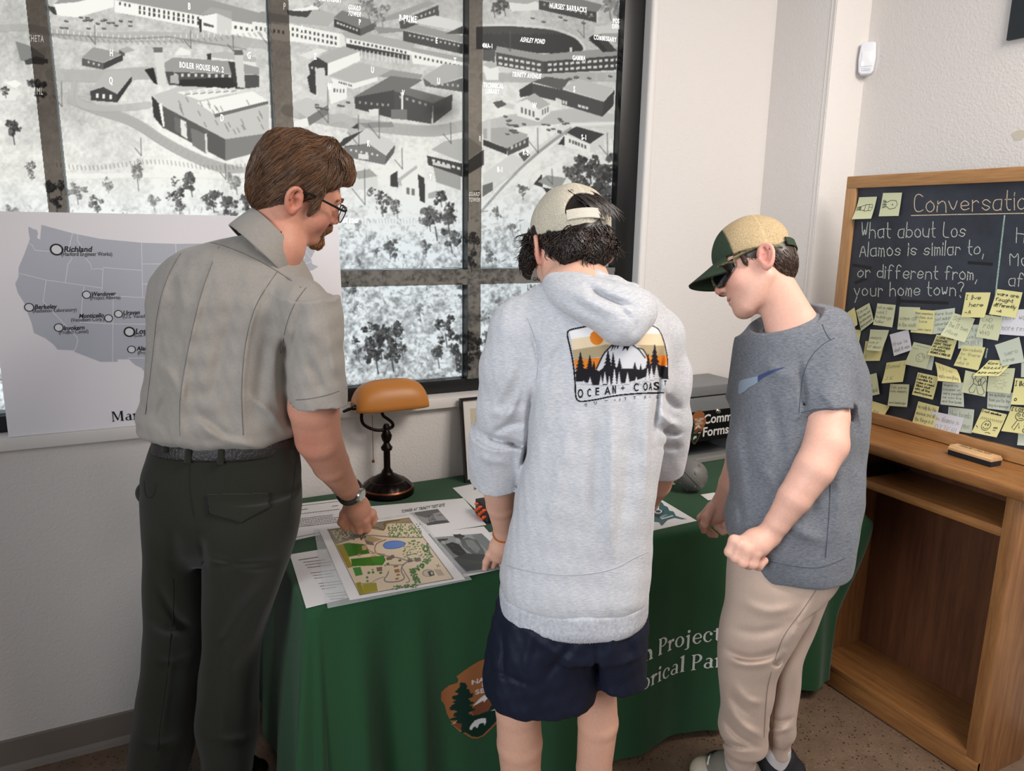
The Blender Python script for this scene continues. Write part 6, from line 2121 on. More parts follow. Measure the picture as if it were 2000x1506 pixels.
def ear(f, h, q):
    s = h.s
    E_ = .88
    rim = [(.012, -.004), (.013, .012), (.008, .026), (-.004, .034), (-.017, .032), (-.025, .020), (-.025, .004), (-.019, -.012), (-.011, -.024), (-.002, -.031), (.007, -.029), (.011, -.018)]
    out = lambda y: .0765 + .017 * np.clip((.014 - y) / .036, 0, 1)
    Rm = smooth_path([(q * out(y), y * E_ - .012, z * E_ - .010) for y, z in rim], 1)
    P_ = [h.p(*r) for r in Rm]
    rad = np.interp(np.linspace(0, 1, len(P_)), [0, .3, .6, .8, 1], [.0034, .0042, .0040, .0052, .0040]) * s
    f.chain(P_, rad, .004)
    d = h.B @ np.array([q * .9, -.42, 0.]); d /= np.linalg.norm(d)
    up = h.B[:, 2]; fw = np.cross(up, d); Ax = np.stack([d, fw, up], 1)
    f.ball(h.p(q * .081, -.017, -.010), np.array([.0045, .0175, .027]) * s, .006, 'u', Ax)
    f.ball(h.p(q * .078, -.010, -.014), np.array([.010, .014, .022]) * s, .008, 'u', Ax)
    f.ball(h.p(q * .090, -.011, -.012), np.array([.0085, .0085, .0120]) * s, .005, 's', Ax)
    f.chain([h.p(q * .0895, -.023, .012), h.p(q * .0905, -.026, -.004), h.p(q * .0875, -.020, -.018)], [.0026 * s] * 3, .004)
    f.ball(h.p(q * .083, .002, -.012), np.array([.004, .004, .006]) * s, .004)


SKIN = mat('skin', attr='Col', rough=0.5, sss=0.10, spec=0.35, vary=(140, .05, 3), bump=(420, .00025, 2))


def skin_tone(base, h, flush, tone2=None):
    base, flush = lin(base), lin(flush)

    def fn(V):
        L_ = h.local(V)
        g = lambda c, r: np.exp(-np.sum(((L_ - np.array(c)) / np.array(r)) ** 2, 1))
        w = 0.75 * (g((.088, -.02, -.01), (.012, .035, .04)) + g((-.088, -.02, -.01), (.012, .035, .04))) + .45 * (g((.045, .07, -.03), (.03, .03, .025)) + g((-.045, .07, -.03), (.03, .03, .025))) + .5 * g((0, .115, -.03), (.02, .02, .02)) + .55 * g((0, .1, -.062), (.02, .02, .007))
        w = np.clip(w, 0, 1)[:, None]
        return base * (1 - w) + flush * w
    return fn


def tubes_mesh(P, rad, col, sides=3):
    """Many strands at once: P (n, k, 3), rad (k,), col (n, 3)."""
    n, k, _ = P.shape
    T = np.gradient(P, axis=1)
    T /= np.linalg.norm(T, axis=2, keepdims=True) + 1e-9
    ref = np.array([.31, .52, .8])
    u = np.cross(T, ref); u /= np.linalg.norm(u, axis=2, keepdims=True) + 1e-9
    w = np.cross(T, u)
    ang = 2 * np.pi * np.arange(sides) / sides
    V = P[:, :, None, :] + np.asarray(rad)[None, :, None, None] * (np.cos(ang)[None, None, :, None] * u[:, :, None, :] + np.sin(ang)[None, None, :, None] * w[:, :, None, :])
    idx = np.arange(n * k * sides).reshape(n, k, sides)
    a = idx[:, :-1]; b_ = idx[:, 1:]
    F = np.stack([a, np.roll(a, -1, 2), np.roll(b_, -1, 2), b_], -1).reshape(-1, 4)
    return V.reshape(-1, 3), F, np.repeat(col, k * sides, 0)


def grow(f, roots, dirfn, k, step, lift, jitter, seed, wave=0.0, wl=.03):
    """Strands that follow the surface of a field."""
    g = np.random.default_rng(seed)
    p = roots.astype(float).copy()
    out = []
    ph = g.uniform(0, 6.28, len(p)); lf = lift * g.uniform(.3, 1.2, len(p))
    jv = g.normal(0, jitter, p.shape)
    for i in range(k):
        n = f.grad(p)
        d = f(p.astype(np.float32))
        t = i / (k - 1)
        p = p - n * (d - lf * (.3 + .9 * t))[:, None] * (1.0 if i == 0 else .8)
        out.append(p.copy())
        v = dirfn(p) + jv
        v = v - n * np.sum(v * n, 1, keepdims=True)
        v /= np.linalg.norm(v, axis=1, keepdims=True) + 1e-9
        if wave:
            sd = np.cross(n, v)
            v = v + sd * (wave * np.sin(ph + i * step / wl * 6.28))[:, None]
        p = p + v * step
    return np.stack(out, 1)


def surface_points(V, F, n, seed):
    g = np.random.default_rng(seed)
    a, b_, c = V[F[:, 0]], V[F[:, 1]], V[F[:, 2]]
    ar = np.linalg.norm(np.cross(b_ - a, c - a), axis=1)
    i = g.choice(len(F), n, p=ar / ar.sum())
    return V[F[i]].mean(1)


def snap_lines(name, lines, target, m, parent, r=.0011, off=.0004, it=3):
    """Thin raised seams: pixel polylines dropped onto the surface of a mesh."""
    me = target.data
    dg = np.array(base_of(target))
    co = np.empty(len(me.vertices) * 3, np.float32); me.vertices.foreach_get('co', co); co = co.reshape(-1, 3) + dg.astype(np.float32)
    bv = BVHTree.FromPolygons([tuple(c) for c in co.tolist()], [tuple(p.vertices) for p in me.polygons])
    m_ = MB()
    for pl in lines:
        P_ = []
        for u, v in (smooth_path(pl, it) if it != 1 else np.concatenate([np.linspace(a, b_, 14) for a, b_ in zip(np.array(pl[:-1], float), np.array(pl[1:], float))])):
            d = Vector(ray(u, v)).normalized()
            hit = bv.ray_cast(Vector(EYE), d)
            if hit[0] is not None:
                P_.append(np.array(hit[0]) + np.array(hit[1]) * off * (1 if hit[1].dot(d) < 0 else -1))
        if len(P_) > 2:
            m_.tube(P_, r, 5)
    return m_.build(name, m, parent, smooth=True)


def snap_map(target, off, d0, maxd=3.0):
    me = target.data
    o = np.array(base_of(target))
    co = np.empty(len(me.vertices) * 3, np.float32); me.vertices.foreach_get('co', co); co = co.reshape(-1, 3) + o.astype(np.float32)
    bv = BVHTree.FromPolygons([tuple(c) for c in co.tolist()], [tuple(p.vertices) for p in me.polygons])

    def fn(U, V):
        out = []
        last = d0
        for u, v in zip(U, V):
            r = ray(u, v); n = np.linalg.norm(r)
            hit = bv.ray_cast(Vector(EYE), Vector(r / n))
            if hit[0] is not None and hit[3] < maxd:
                last = hit[3] / n
                out.append(EYE + r * last - r / n * off)
            else:
                out.append(EYE + r * last - r / n * off)
        return np.array(out)
    return fn


def flat_sleeve(f, p0, p1, r0, r1, k=.03, hollow=.035, wall=.006, op='u'):
    p0, p1 = np.asarray(p0, np.float32), np.asarray(p1, np.float32)
    d = p1 - p0; L = float(np.linalg.norm(d)); d = d / L

    def fn(P):
        q = P - p0
        t = q @ d
        r = np.linalg.norm(q - t[:, None] * d, axis=1)
        rr = r0 + np.clip(t / L, 0, 1) * (r1 - r0)
        a = r - rr
        e = np.maximum(t - L, -t - r0 * .4)
        return np.maximum(a, e)
    m = max(r0, r1) * 1.5
    f.custom(fn, np.minimum(p0, p1) - m, np.maximum(p0, p1) + m, k, op)

    def inner(P):
        q = P - p0
        t = q @ d
        r = np.linalg.norm(q - t[:, None] * d, axis=1)
        return np.maximum(np.maximum(r - (r1 - wall), (L - hollow) - t), t - L - .012)
    return inner, p1 - m, p1 + m


# ================================================================== the ranger
RB = np.array([[.2956, .9246, .2405], [-.9481, .3147, -.0446], [-.1169, -.2148, .9696]])
_ear = np.array([.3364, 1.8369, 1.7084]) + RB @ (np.array([.08, -.012, -.012]) * 1.02)
_rot = np.array(Matrix.Rotation(math.radians(-14), 3, Vector(ROT[:, 2])))
_rot = _rot if (_rot @ RB[:, 1])[2] < RB[1 + 1, 1] else _rot.T
_yaw = np.array(Matrix.Rotation(math.radians(-15), 3, 'Z'))
RB = _yaw @ _rot @ RB
RH = Head(A(575, 395, 1.70) - RB @ (np.array([.08, -.012, -.012]) * 1.03), RB, 1.03, 0.006, .86)
rg = empty('person', (A(420, 1500, 2.17)[0], A(420, 1500, 2.17)[1], 0), 'man in grey uniform shirt and dark green trousers pointing at the table map', 'person')
f = Field()
head_field(f, RH)
nb = A(545, 480, 1.76)
f.cone(RH.p(0, -.034, -.035), nb, .052, .056, .02)
f.cone(RH.p(0, -.016, -.060), A(546, 482, 1.755), .036, .036, .015)
f.chain([nb, A(470, 600, 1.80), A(440, 800, 1.86), A(436, 920, 1.90)], [.056, .090, .10, .11], .02)
f.chain([A(430, 920, 1.91), A(362, 1010, 1.98), A(348, 1200, 2.03), A(330, 1460, 2.17), A(310, 1530, 2.22)], [.085, .055, .05, .045, .04], .03)
f.chain([A(440, 920, 1.91), A(488, 1020, 1.92), A(462, 1200, 1.97), A(447, 1440, 2.10), A(447, 1500, 2.14)], [.085, .06, .055, .045, .04], .03)
# the bare right arm, wrist and fist
f.chain([A(560, 560, 1.79), A(604, 610, 1.735), A(612, 700, 1.745), A(613, 795, 1.80), A(622, 856, 1.86), A(646, 905, 1.95), A(672, 945, 2.055), A(690, 970, 2.125)], [.05, .052, .056, .060, .056, .047, .035, .0285], .007)
f.chain([A(372, 585, 1.90), A(380, 680, 1.96), A(400, 760, 2.06), A(470, 850, 2.10)], [.04, .04, .04, .035], .01)
hand = [A(692, 978, 2.14), A(700, 996, 2.165)]
f.chain([A(690, 972, 2.13), A(697, 992, 2.16), A(702, 1006, 2.18)], [.029, .036, .036], .012)
kn = [(682, 1009, 2.165), (697, 1016, 2.16), (713, 1015, 2.165), (726, 1003, 2.185)]
tip = [(690, 1031, 2.185), (703, 1036, 2.185), (717, 1033, 2.19), (728, 1018, 2.205)]
for (a, b_) in zip(kn, tip):
    f.chain([A(702, 994, 2.16), A(*a), A(*b_), A(b_[0] + 4, b_[1] - 6, b_[2] + .035)], [.014, .0135, .0115, .010], .005)
f.chain([A(686, 984, 2.14), A(672, 1004, 2.15), A(667, 1020, 2.16), A(674, 1032, 2.175)], [.016, .0125, .0115, .0095], .006)
col = skin_tone((206, 146, 122), RH, (196, 116, 98))


def ranger_col(V):
    c = col(V)
    uv = project(V)
    w = np.clip(1 - np.hypot((uv[:, 0] - 600) / 40, (uv[:, 1] - 870) / 40), 0, 1)[:, None] * .5
    return c * (1 - w) + lin((196, 116, 96)) * w


rbody = field_object('body', f, H_BODY, SKIN, rg, ranger_col)
RF = f

# shirt
M_shirt = mat('grey_twill', (153, 146, 138), .8, vary=(160, .05, 2), bump=(900, .0003, 2), sheen=.2, spec=.2)
f = Field()
f.loft([row(458, 470, 556, 1.775, .05), row(474, 410, 566, 1.78, .075), row(490, 362, 576, 1.785, .098), row(515, 326, 592, 1.79, .12), row(545, 306, 608, 1.795, .135), row(590, 296, 620, 1.80, .14), row(650, 297, 605, 1.815, .14), row(720, 294, 592, 1.83, .14), row(780, 285, 588, 1.85, .145), row(812, 278, 586, 1.862, .152),
        row(834, 280, 585, 1.868, .150), row(852, 300, 580, 1.873, .140)], .02, n=2.25, cap=.03)
hol = flat_sleeve(f, A(606, 605, 1.715), A(620, 786, 1.775), .068, .0725, .03, .016, .010)
f.chain([A(530, 545, 1.77), A(592, 592, 1.725), A(610, 640, 1.715)], [.040, .050, .060], .025)
f.chain([A(410, 515, 1.85), A(350, 560, 1.90), A(338, 620, 1.93), A(350, 700, 1.96)], [.045, .052, .056, .056], .04)
f.custom(*hol, .003, 's')
f.post.append(folds([([(425, 480), (392, 580), (368, 690), (354, 790), (352, 860)], .004, 7), ([(540, 515), (492, 610), (474, 720), (472, 800), (478, 880)], .004, 7), ([(368, 478), (318, 560), (302, 680), (292, 790)], .003, 6),
                    ([(440, 620), (430, 720), (400, 800)], -.005, 14), ([(520, 640), (510, 740), (495, 830)], -.006, 14), ([(560, 640), (548, 720), (560, 800)], -.008, 10), ([(470, 760), (520, 800), (570, 850)], .006, 10), ([(390, 800), (420, 840), (470, 868)], -.006, 10), ([(330, 760), (310, 810), (320, 838)], -.006, 10),
                    ([(380, 820), (440, 860), (520, 878)], .006, 9), ([(590, 600), (575, 660), (570, 740)], -.006, 9), ([(640, 640), (650, 700), (655, 750)], .004, 10), ([(600, 700), (620, 740), (630, 775)], -.004, 9), ([(330, 520), (345, 600), (330, 680)], -.004, 12), ([(470, 520), (450, 600), (448, 700)], -.003, 16), ([(300, 700), (340, 740), (370, 800)], .004, 12), ([(545, 760), (560, 800), (565, 850)], -.006, 8)]))
f.post.append(wobble(.0022, 28, 3)); f.post.append(wobble(.0012, 70, 4))
shirt = field_object('shirt', f, H_CLOTH, M_shirt, rg)
SHF = f
snap_lines('seam', [[(372, 470), (420, 474), (480, 496), (540, 528), (588, 562)], [(598, 562), (576, 590), (560, 630), (548, 690)], [(428, 482), (396, 560), (376, 640), (356, 740), (350, 800), (352, 850)], [(542, 530), (500, 590), (480, 660), (472, 740), (472, 800), (478, 886)], [(370, 471), (330, 530), (308, 600), (298, 700), (284, 810)],
                    [(562, 782), (600, 780), (640, 772), (676, 758)]], shirt, mat('shirt_seam', (112, 106, 101), .8), shirt, .0010)
# collar: a band that stands round the neck and folds down
def neck_ring(name, c, n, fwd, prof, ex, ey, m, parent, wave=.0, open_=None):
    n = n / np.linalg.norm(n)
    fy = fwd - n * fwd.dot(n); fy /= np.linalg.norm(fy); fx = np.cross(fy, n)
    V, F = [], []
    N_ = 64
    for r, z in prof:
        for k in range(N_):
            t = 2 * math.pi * k / N_
            zz_ = z + wave * math.cos(t)
            V.append(c + fx * r * ex * math.sin(t) + fy * r * ey * math.cos(t) + n * zz_)
    for i in range(len(prof) - 1):
        for k in range(N_):
            F.append((i * N_ + k, i * N_ + (k + 1) % N_, (i + 1) * N_ + (k + 1) % N_, (i + 1) * N_ + k))
    o = mesh_of(name, (V, F), m, parent, smooth=True)
    sb = o.modifiers.new('s', 'SUBSURF'); sb.levels = 1; sb.render_levels = 1
    return o


nc_ = A(530, 462, 1.765)
neck_ring('collar', nc_, ROT @ np.array([.56, -.80, .08]), RH.B[:, 1], [(.064, -.050), (.0655, -.002), (.0665, .012), (.069, .017), (.073, .014), (.080, -.010), (.090, -.046), (.0895, -.050), (.086, -.048)], 1.05, 1.0, M_shirt, shirt, -.012)

# trousers, belt
M_trou = mat('dark_green_wool', (36, 36, 28), .85, vary=(500, .10, 2), bump=(800, .0003, 2), spec=.2, sheen=.15)
f = Field()
f.loft([row(850, 312, 574, 1.87, .125), row(884, 300, 578, 1.882, .132), row(930, 287, 583, 1.895, .14), row(985, 290, 583, 1.905, .142), row(1040, 296, 578, 1.93, .125), row(1085, 300, 560, 1.96, .09)], .05, n=2.4, cap=.02)
f.loft([row(960, 292, 440, 1.915, .12), row(1020, 294, 420, 1.93, .12), row(1085, 296, 406, 1.955, .115), row(1176, 292, 408, 2.0, .11), row(1260, 289, 400, 2.06, .10), row(1330, 280, 392, 2.10, .10), row(1400, 270, 383, 2.14, .105), row(1463, 263, 372, 2.18, .11), row(1530, 258, 358, 2.22, .11)], .02, n=2.3)
f.loft([row(960, 420, 583, 1.86, .11), row(1020, 402, 582, 1.87, .125), row(1085, 405, 566, 1.89, .12), row(1150, 405, 540, 1.92, .11), row(1210, 403, 520, 1.95, .10), row(1270, 399, 504, 1.98, .095), row(1330, 394, 500, 2.02, .095), row(1400, 389, 500, 2.06, .10), row(1470, 400, 494, 2.11, .10), row(1518, 404, 488, 2.15, .10)], .012, n=2.3)
f.ball(A(287, 962, 1.90), (.028, .028, .03), .02)
f.post.append(folds([([(402, 1098), (450, 1104), (540, 1095)], -.006, 7), ([(404, 1085), (480, 1112), (530, 1108)], .005, 7), ([(300, 1130), (345, 1215), (372, 1225)], -.007, 9), ([(292, 1210), (330, 1236), (370, 1222)], .006, 9), ([(530, 1110), (490, 1170), (440, 1250), (420, 1262)], -.006, 12), ([(560, 1090), (520, 1180), (470, 1280), (430, 1340)], .005, 12), ([(300, 1290), (340, 1300), (380, 1270)], -.005, 10),
                    ([(388, 1043), (398, 1080), (404, 1120)], -.004, 7), ([(340, 1230), (334, 1320), (318, 1420), (308, 1500)], .003, 6), ([(450, 1270), (440, 1360), (432, 1480)], .003, 7), ([(410, 1440), (450, 1450), (490, 1436)], -.005, 10), ([(270, 1450), (310, 1462), (350, 1440)], -.005, 10), ([(330, 1000), (345, 1080), (335, 1130)], -.003, 12), ([(480, 1150), (450, 1220), (428, 1300)], -.004, 14)]))
f.post.append(wobble(.002, 24, 8))
trou = field_object('trousers', f, H_CLOTH, M_trou, rg)
snap_lines('seam', [[(338, 1130), (340, 1180), (334, 1240), (326, 1330), (312, 1420), (306, 1500)], [(578, 900), (572, 960), (560, 1020)], [(372, 890), (370, 960), (386, 1040)], [(282, 940), (284, 972), (300, 972), (306, 944)]], trou, mat('trouser_seam', (20, 21, 18), .85), trou, .0011)
FLP = np.array([(404, 966), (524, 964), (526, 990), (470, 1020), (408, 1003)], float)


def flap():
    c = Canvas(398, 958, 532, 1026, 1.0)
    c.poly(FLP, (30, 31, 27))
    lay = snap_map(trou, .005, 1.8)
    me = grid_mesh('pocket_flap', c, lay)
    o = link_mesh('pocket_flap', me, M_trou, trou)
    md = o.modifiers.new('s', 'SOLIDIFY'); md.thickness = .004; md.offset = -1
    return o


flap()
snap_lines('seam', [[(404, 966), (524, 964), (527, 991), (470, 1021), (407, 1004), (404, 966)]], trou, mat('flap_seam', (20, 21, 18), .85), trou, .0014, .0035, 1)
f = Field()
f.loft([row(846, 309, 576, 1.871, .130), row(858, 308, 576, 1.873, .132), row(871, 305, 577, 1.877, .134)], n=2.4, cap=.004)
belt = field_object('belt', f, .0035, mat('tooled_leather', (38, 34, 32), .45, bump=(160, .003, 4)), rg)
MBL = MB()
for (u0, v0, u1, v1) in ((326, 846, 324, 884), (370, 858, 366, 904), (432, 872, 430, 906)):
    P_ = []
    for t in np.linspace(0, 1, 5):
        u, v = u0 + (u1 - u0) * t, v0 + (v1 - v0) * t
        dd = Vector(ray(u, v)); r0_ = 1.5
        lo_, hi_ = 1.4, 2.0
        ds = np.linspace(lo_, hi_, 240)
        val = SHF.__class__.__call__(f, np.array([EYE + ray(u, v) * d for d in ds], np.float32))
        k_ = np.argmax(val < .004)
        P_.append(EYE + ray(u, v) * ds[k_])
    MBL.tube(P_, .0075, 8)
MBL.build('belt_loop', M_trou, trou, smooth=True)
# shoe
f = Field()
f.chain([A(455, 1502, 2.18), A(480, 1500, 2.25), A(505, 1502, 2.30)], [.036, .036, .030], .02)
f.custom(lambda P: -(P[:, 2] - .004), [-9] * 3, [9] * 3, .004, 'i')
f.prims[-1] = (lambda P: .004 - P[:, 2], np.array([-9.] * 3, np.float32), np.array([9.] * 3, np.float32), .004, 'i')
field_object('shoe', f, .004, mat('black_leather', (16, 15, 15), .3), rg, lo=A(470, 1500, 2.24) - .22, hi=A(470, 1500, 2.24) + .22)

# hair
RHAIR = mat('brown_hair', attr='Col', rough=.42, spec=.45)
f = Field()
bl = lambda x, y, z, r, k=.015, op='u', hh=RH: f.ball(hh.p(x, y, z), np.array(r) * hh.s, k, op, hh.B)
bl(0, -.010, .050, (.083, .100, .082))
bl(0, -.050, -.005, (.070, .058, .075), .03)
f.chain([RH.p(.015, .03, .122), RH.p(.018, .066, .104), RH.p(.020, .088, .082), RH.p(.024, .100, .056), RH.p(.026, .104, .040)], [.020, .016, .011, .007, .004], .02)
f.chain([RH.p(-.02, .04, .122), RH.p(-.012, .080, .095), RH.p(.004, .102, .066)], [.020, .016, .008], .02)
f.chain([RH.p(.076, .036, .03), RH.p(.077, .034, .0), RH.p(.074, .032, -.022)], [.009, .0065, .004], .008)
f.chain([RH.p(-.076, .036, .03), RH.p(-.077, .034, .0), RH.p(-.074, .032, -.022)], [.009, .0065, .004], .008)
bl(0, .126, -.070, (.12, .130, .146), .012, 's')
for q in (-1, 1):
    bl(q * .098, -.004, -.022, (.034, .030, .042), .01, 's')
    bl(q * .085, .085, .012, (.040, .046, .040), .012, 's')
f.prims.append((lambda P: -(RH.local(P)[:, 2] + .082) * RH.s, np.array([-9.] * 3, np.float32), np.array([9.] * 3, np.float32), .012, 'i'))
f.post.append(wobble(.003, 60, 21, squash=(1, 1, .4)))
HV, HF = mesh_field(f, .0035, RH.c - .2, RH.c + .2)


def ranger_flow(P):
    L_ = RH.local(P)
    top = np.clip((L_[:, 2] - .055) / .05, 0, 1)[:, None]
    fr = np.clip((L_[:, 1] - .0) / .06, 0, 1)[:, None]
    d = np.array([0, -.45, -1.0]) * (1 - top) + top * (np.array([.75, .55, -.25]) * fr + np.array([.5, -.6, -.35]) * (1 - fr))
    return d @ RH.B.T


roots = surface_points(HV, HF, 5200, 5)
g_ = np.random.default_rng(9)
S_ = grow(f, roots, ranger_flow, 10, .0062, .0030, .10, 6, .07, .07)
pal = lin(np.array([(104, 72, 48), (84, 58, 40), (128, 88, 54), (70, 50, 36), (112, 82, 60)]))
cc = pal[g_.integers(0, 5, len(S_))]
tv, tf, tc = tubes_mesh(S_, np.array([.0006, .0009, .0010, .0010, .0010, .0010, .0009, .0008, .0006, .0003]), cc)
hv = np.concatenate([HV, tv]); hf = np.concatenate([HF, tf + len(HV)])
hc = np.concatenate([np.tile(lin((78, 54, 38)), (len(HV), 1)), tc])
link_mesh('hair', np_mesh('hair', hv, hf, True, hc), RHAIR, rg)
# moustache, chin beard and eyebrows
def whiskers(name, build, n, seed, flow, base=(118, 78, 54)):
    f = Field()
    build(f)
    f.post.append(wobble(.0012, 200, 33))
    V, F = mesh_field(f, .0022, RH.c - .18, RH.c + .18)
    S_ = grow(f, surface_points(V, F, n, seed), lambda P: np.tile(RH.B @ np.array(flow), (len(P), 1)), 5, .0035, .003, .3, seed)
    tv, tf, tc = tubes_mesh(S_, np.array([.0005, .0007, .0007, .0005, .0002]), lin(np.array([(150, 98, 58), (126, 82, 50), (168, 116, 72)]))[g_.integers(0, 3, len(S_))])
    return link_mesh(name, np_mesh(name, np.concatenate([V, tv]), np.concatenate([F, tf + len(V)]), True, np.concatenate([np.tile(lin(base), (len(V), 1)), tc])), RHAIR, rg)


def _mou(f):
    for q in (-1, 1):
        f.chain([RH.p(q * .003, .101, -.048), RH.p(q * .016, .098, -.052), RH.p(q * .026, .090, -.062), RH.p(q * .028, .083, -.074)], [.0068, .0072, .0058, .003], .006)


def _beard(f):
    f.chain([RH.p(-.022, .080, -.108), RH.p(0, .095, -.106), RH.p(.022, .080, -.108)], [.008, .0100, .008], .012)
    f.ball(RH.p(0, .094, -.088), np.array([.009, .004, .010]) * RH.s, .008)


whiskers('moustache', _mou, 420, 8, [.0, .25, -1.])
whiskers('beard', _beard, 380, 9, [.0, .25, -1.])
for q in (-1, 1):
    whiskers('eyebrow', lambda f: f.chain([RH.p(q * .014, .094, .022), RH.p(q * .032, .092, .027), RH.p(q * .046, .080, .023)], [.0032, .0038, .0025], .004), 120, 10 + q, [q * 1., -.1, .1])

# spectacles
M_spec = mat('black_acetate', (14, 14, 15), .3)


def spectacles():
    o = None
    m = MB()
    for q in (-1, 1):
        cx = q * .034
        rim = [(cx - .025, .013), (cx + .025, .013), (cx + .027, .002), (cx + .022, -.020), (cx - .020, -.020), (cx - .026, .0)]
        ring_ = smooth_path([(x, .110 - .12 * (x * x) / .06 * .5, z) for x, z in rim], 2, True)
        P_ = [RH.p(*r) for r in ring_] + [RH.p(*ring_[0])]
        m.tube(P_, .0014, 8)
        m.tube([RH.p(cx - .025, .108, .014), RH.p(cx, .111, .0155), RH.p(cx + .025, .106, .014)], .0026, 8)
        m.tube([RH.p(q * .060, .103, .012), RH.p(q * .071, .092, .013), RH.p(q * .079, .060, .016), RH.p(q * .0815, .010, .019), RH.p(q * .083, -.012, .014), RH.p(q * .082, -.028, -.004)], [.003, .003, .0026, .0026, .0026, .002], 8)
    m.tube([RH.p(-.010, .112, .010), RH.p(0, .116, .012), RH.p(.010, .112, .010)], .002, 8)
    fr_ = m.build('spectacles', M_spec, rg, smooth=True)
    m = MB()
    for q in (-1, 1):
        cx = q * .034
        rim = smooth_path([(cx - .024, .012), (cx + .024, .012), (cx + .026, .002), (cx + .021, -.019), (cx - .019, -.019), (cx - .025, .0)], 2, True)
        m.prism([tuple(r) for r in rim], lambda x, y, z: RH.p(x, .110 - .12 * (x * x) / .06 * .5 + z, y), .001)
    m.build('lens', mat('spectacle_glass', (225, 235, 240), .03, alpha=.16, spec=.8), fr_)


spectacles()
# wrist watch
w0, w1 = A(672, 945, 2.055), A(690, 970, 2.125)
wd = (w1 - w0) / np.linalg.norm(w1 - w0); wc = w0 + (w1 - w0) * .62
wn = -np.cross(wd, np.cross(wd, A(694, 960, 2.05) - wc)); wn = (A(700, 958, 2.06) - wc); wn = wn - wd * wn.dot(wd); wn /= np.linalg.norm(wn); wb = np.cross(wd, wn)
m = MB()
ringp = [wc + (.0335 * math.cos(t)) * wn + (.036 * math.sin(t)) * wb for t in np.linspace(0, 2 * math.pi, 33)]
for o_ in (-.006, 0, .006):
    m.tube([p + wd * o_ for p in ringp], .0042, 6, caps=False)
ws = m.build('wrist_watch', mat('dark_strap', (38, 44, 38), .6), rg, smooth=True)
WX = np.stack([wd, wb, wn], 1)
MB().lathe([(.0, .028), (.0195, .028), (.021, .034), (.019, .040), (.0165, .0405), (.016, .0395), (0, .0395)], wc, 28, axis=WX).build('watch_case', mat('steel', (178, 176, 170), .25, metal=.9), ws, smooth=True)
MB().lathe([(0, .0396), (.0155, .0396), (.0155, .0402), (0, .0402)], wc, 28, axis=WX).build('watch_dial', mat('pale_dial', (196, 196, 186), .2), ws)

# ================================================================== the boy in the hoodie
BH = Head([.8716, 1.4520, 1.6030], [[.9855, .1646, .041], [-.168, .9143, .3686], [.0232, -.3702, .9287]], .97)
b1p = empty('person', (A(1100, 1500, 1.9)[0], A(1100, 1500, 1.9)[1], 0), 'boy seen from behind in a grey hoodie and navy shorts, leaning over the table', 'person')
f = Field()
head_field(f, BH)
nb = A(1130, 590, 1.60)
f.cone(BH.p(0, -.026, -.040), nb, .056, .064, .03)
f.chain([nb, A(1150, 700, 1.62), A(1130, 950, 1.68), A(1115, 1140, 1.74)], [.07, .085, .09, .10], .05)
LA = lambda u, v, d: A(u, v, d)
KL, KR = A(1012, 1385, 1.83), A(1164, 1340, 1.88)
FLz = AZ(1016, 1645, .06); FRz = AZ(1158, 1625, .06)
f.chain([A(1060, 1130, 1.74), A(1020, 1290, 1.79), KL, A(1015, 1450, 1.875), A(1017, 1510, 1.915), FLz], [.085, .070, .054, .056, .050, .036], .007)
f.chain([A(1165, 1130, 1.76), A(1163, 1260, 1.83), KR, A(1168, 1410, 1.925), A(1160, 1500, 1.98), FRz], [.085, .066, .050, .051, .046, .036], .007)
for fp in (FLz, FRz):
    f.chain([fp * [1, 1, 0] + [.01, -.03, .055], fp * [1, 1, 0] + [-.02, .08, .048], fp * [1, 1, 0] + [-.045, .15, .04]], [.028, .026, .016], .01)
# left arm and the hand resting on the photo
f.chain([A(1090, 640, 1.63), A(1022, 670, 1.63), A(1000, 730, 1.645), A(986, 810, 1.68), A(975, 868, 1.72), A(973, 930, 1.78), A(978, 985, 1.87), A(984, 1035, 1.945), A(985, 1052, 1.965)], [.04, .04, .042, .042, .043, .044, .036, .026, .025], .007)
f.chain([A(985, 1050, 1.963), A(978, 1068, 1.98), A(974, 1082, 1.99)], [.024, .029, .026], .01)
f.chain([A(972, 1066, 1.975), A(957, 1083, 1.985), A(950, 1098, 2.0), A(947, 1113, 2.013)], [.013, .0115, .010, .0085], .005)
f.chain([A(972, 1082, 1.99), A(967, 1094, 2.01), A(963, 1106, 2.025)], [.013, .0110, .0088], .005)
f.chain([A(984, 1082, 2.0), A(981, 1096, 2.025), A(978, 1106, 2.04)], [.013, .0110, .0088], .005)
f.chain([A(996, 1078, 2.0), A(995, 1092, 2.03), A(992, 1104, 2.05)], [.012, .0100, .0085], .005)
f.chain([A(1000, 1062, 1.98), A(1010, 1080, 2.01), A(1014, 1096, 2.035)], [.013, .0110, .0090], .005)
# right arm, mostly behind the body
f.chain([A(1230, 650, 1.65), A(1280, 690, 1.675), A(1296, 760, 1.70), A(1299, 840, 1.75), A(1296, 905, 1.815), A(1284, 945, 1.90), A(1266, 980, 1.98)], [.04, .04, .040, .040, .040, .034, .026], .007)
f.chain([A(1266, 980, 1.98), A(1250, 1006, 2.03), A(1238, 1022, 2.07)], [.028, .024, .012], .01)
field_object('body', f, H_BODY, SKIN, b1p, skin_tone((222, 172, 148), BH, (206, 124, 108)))

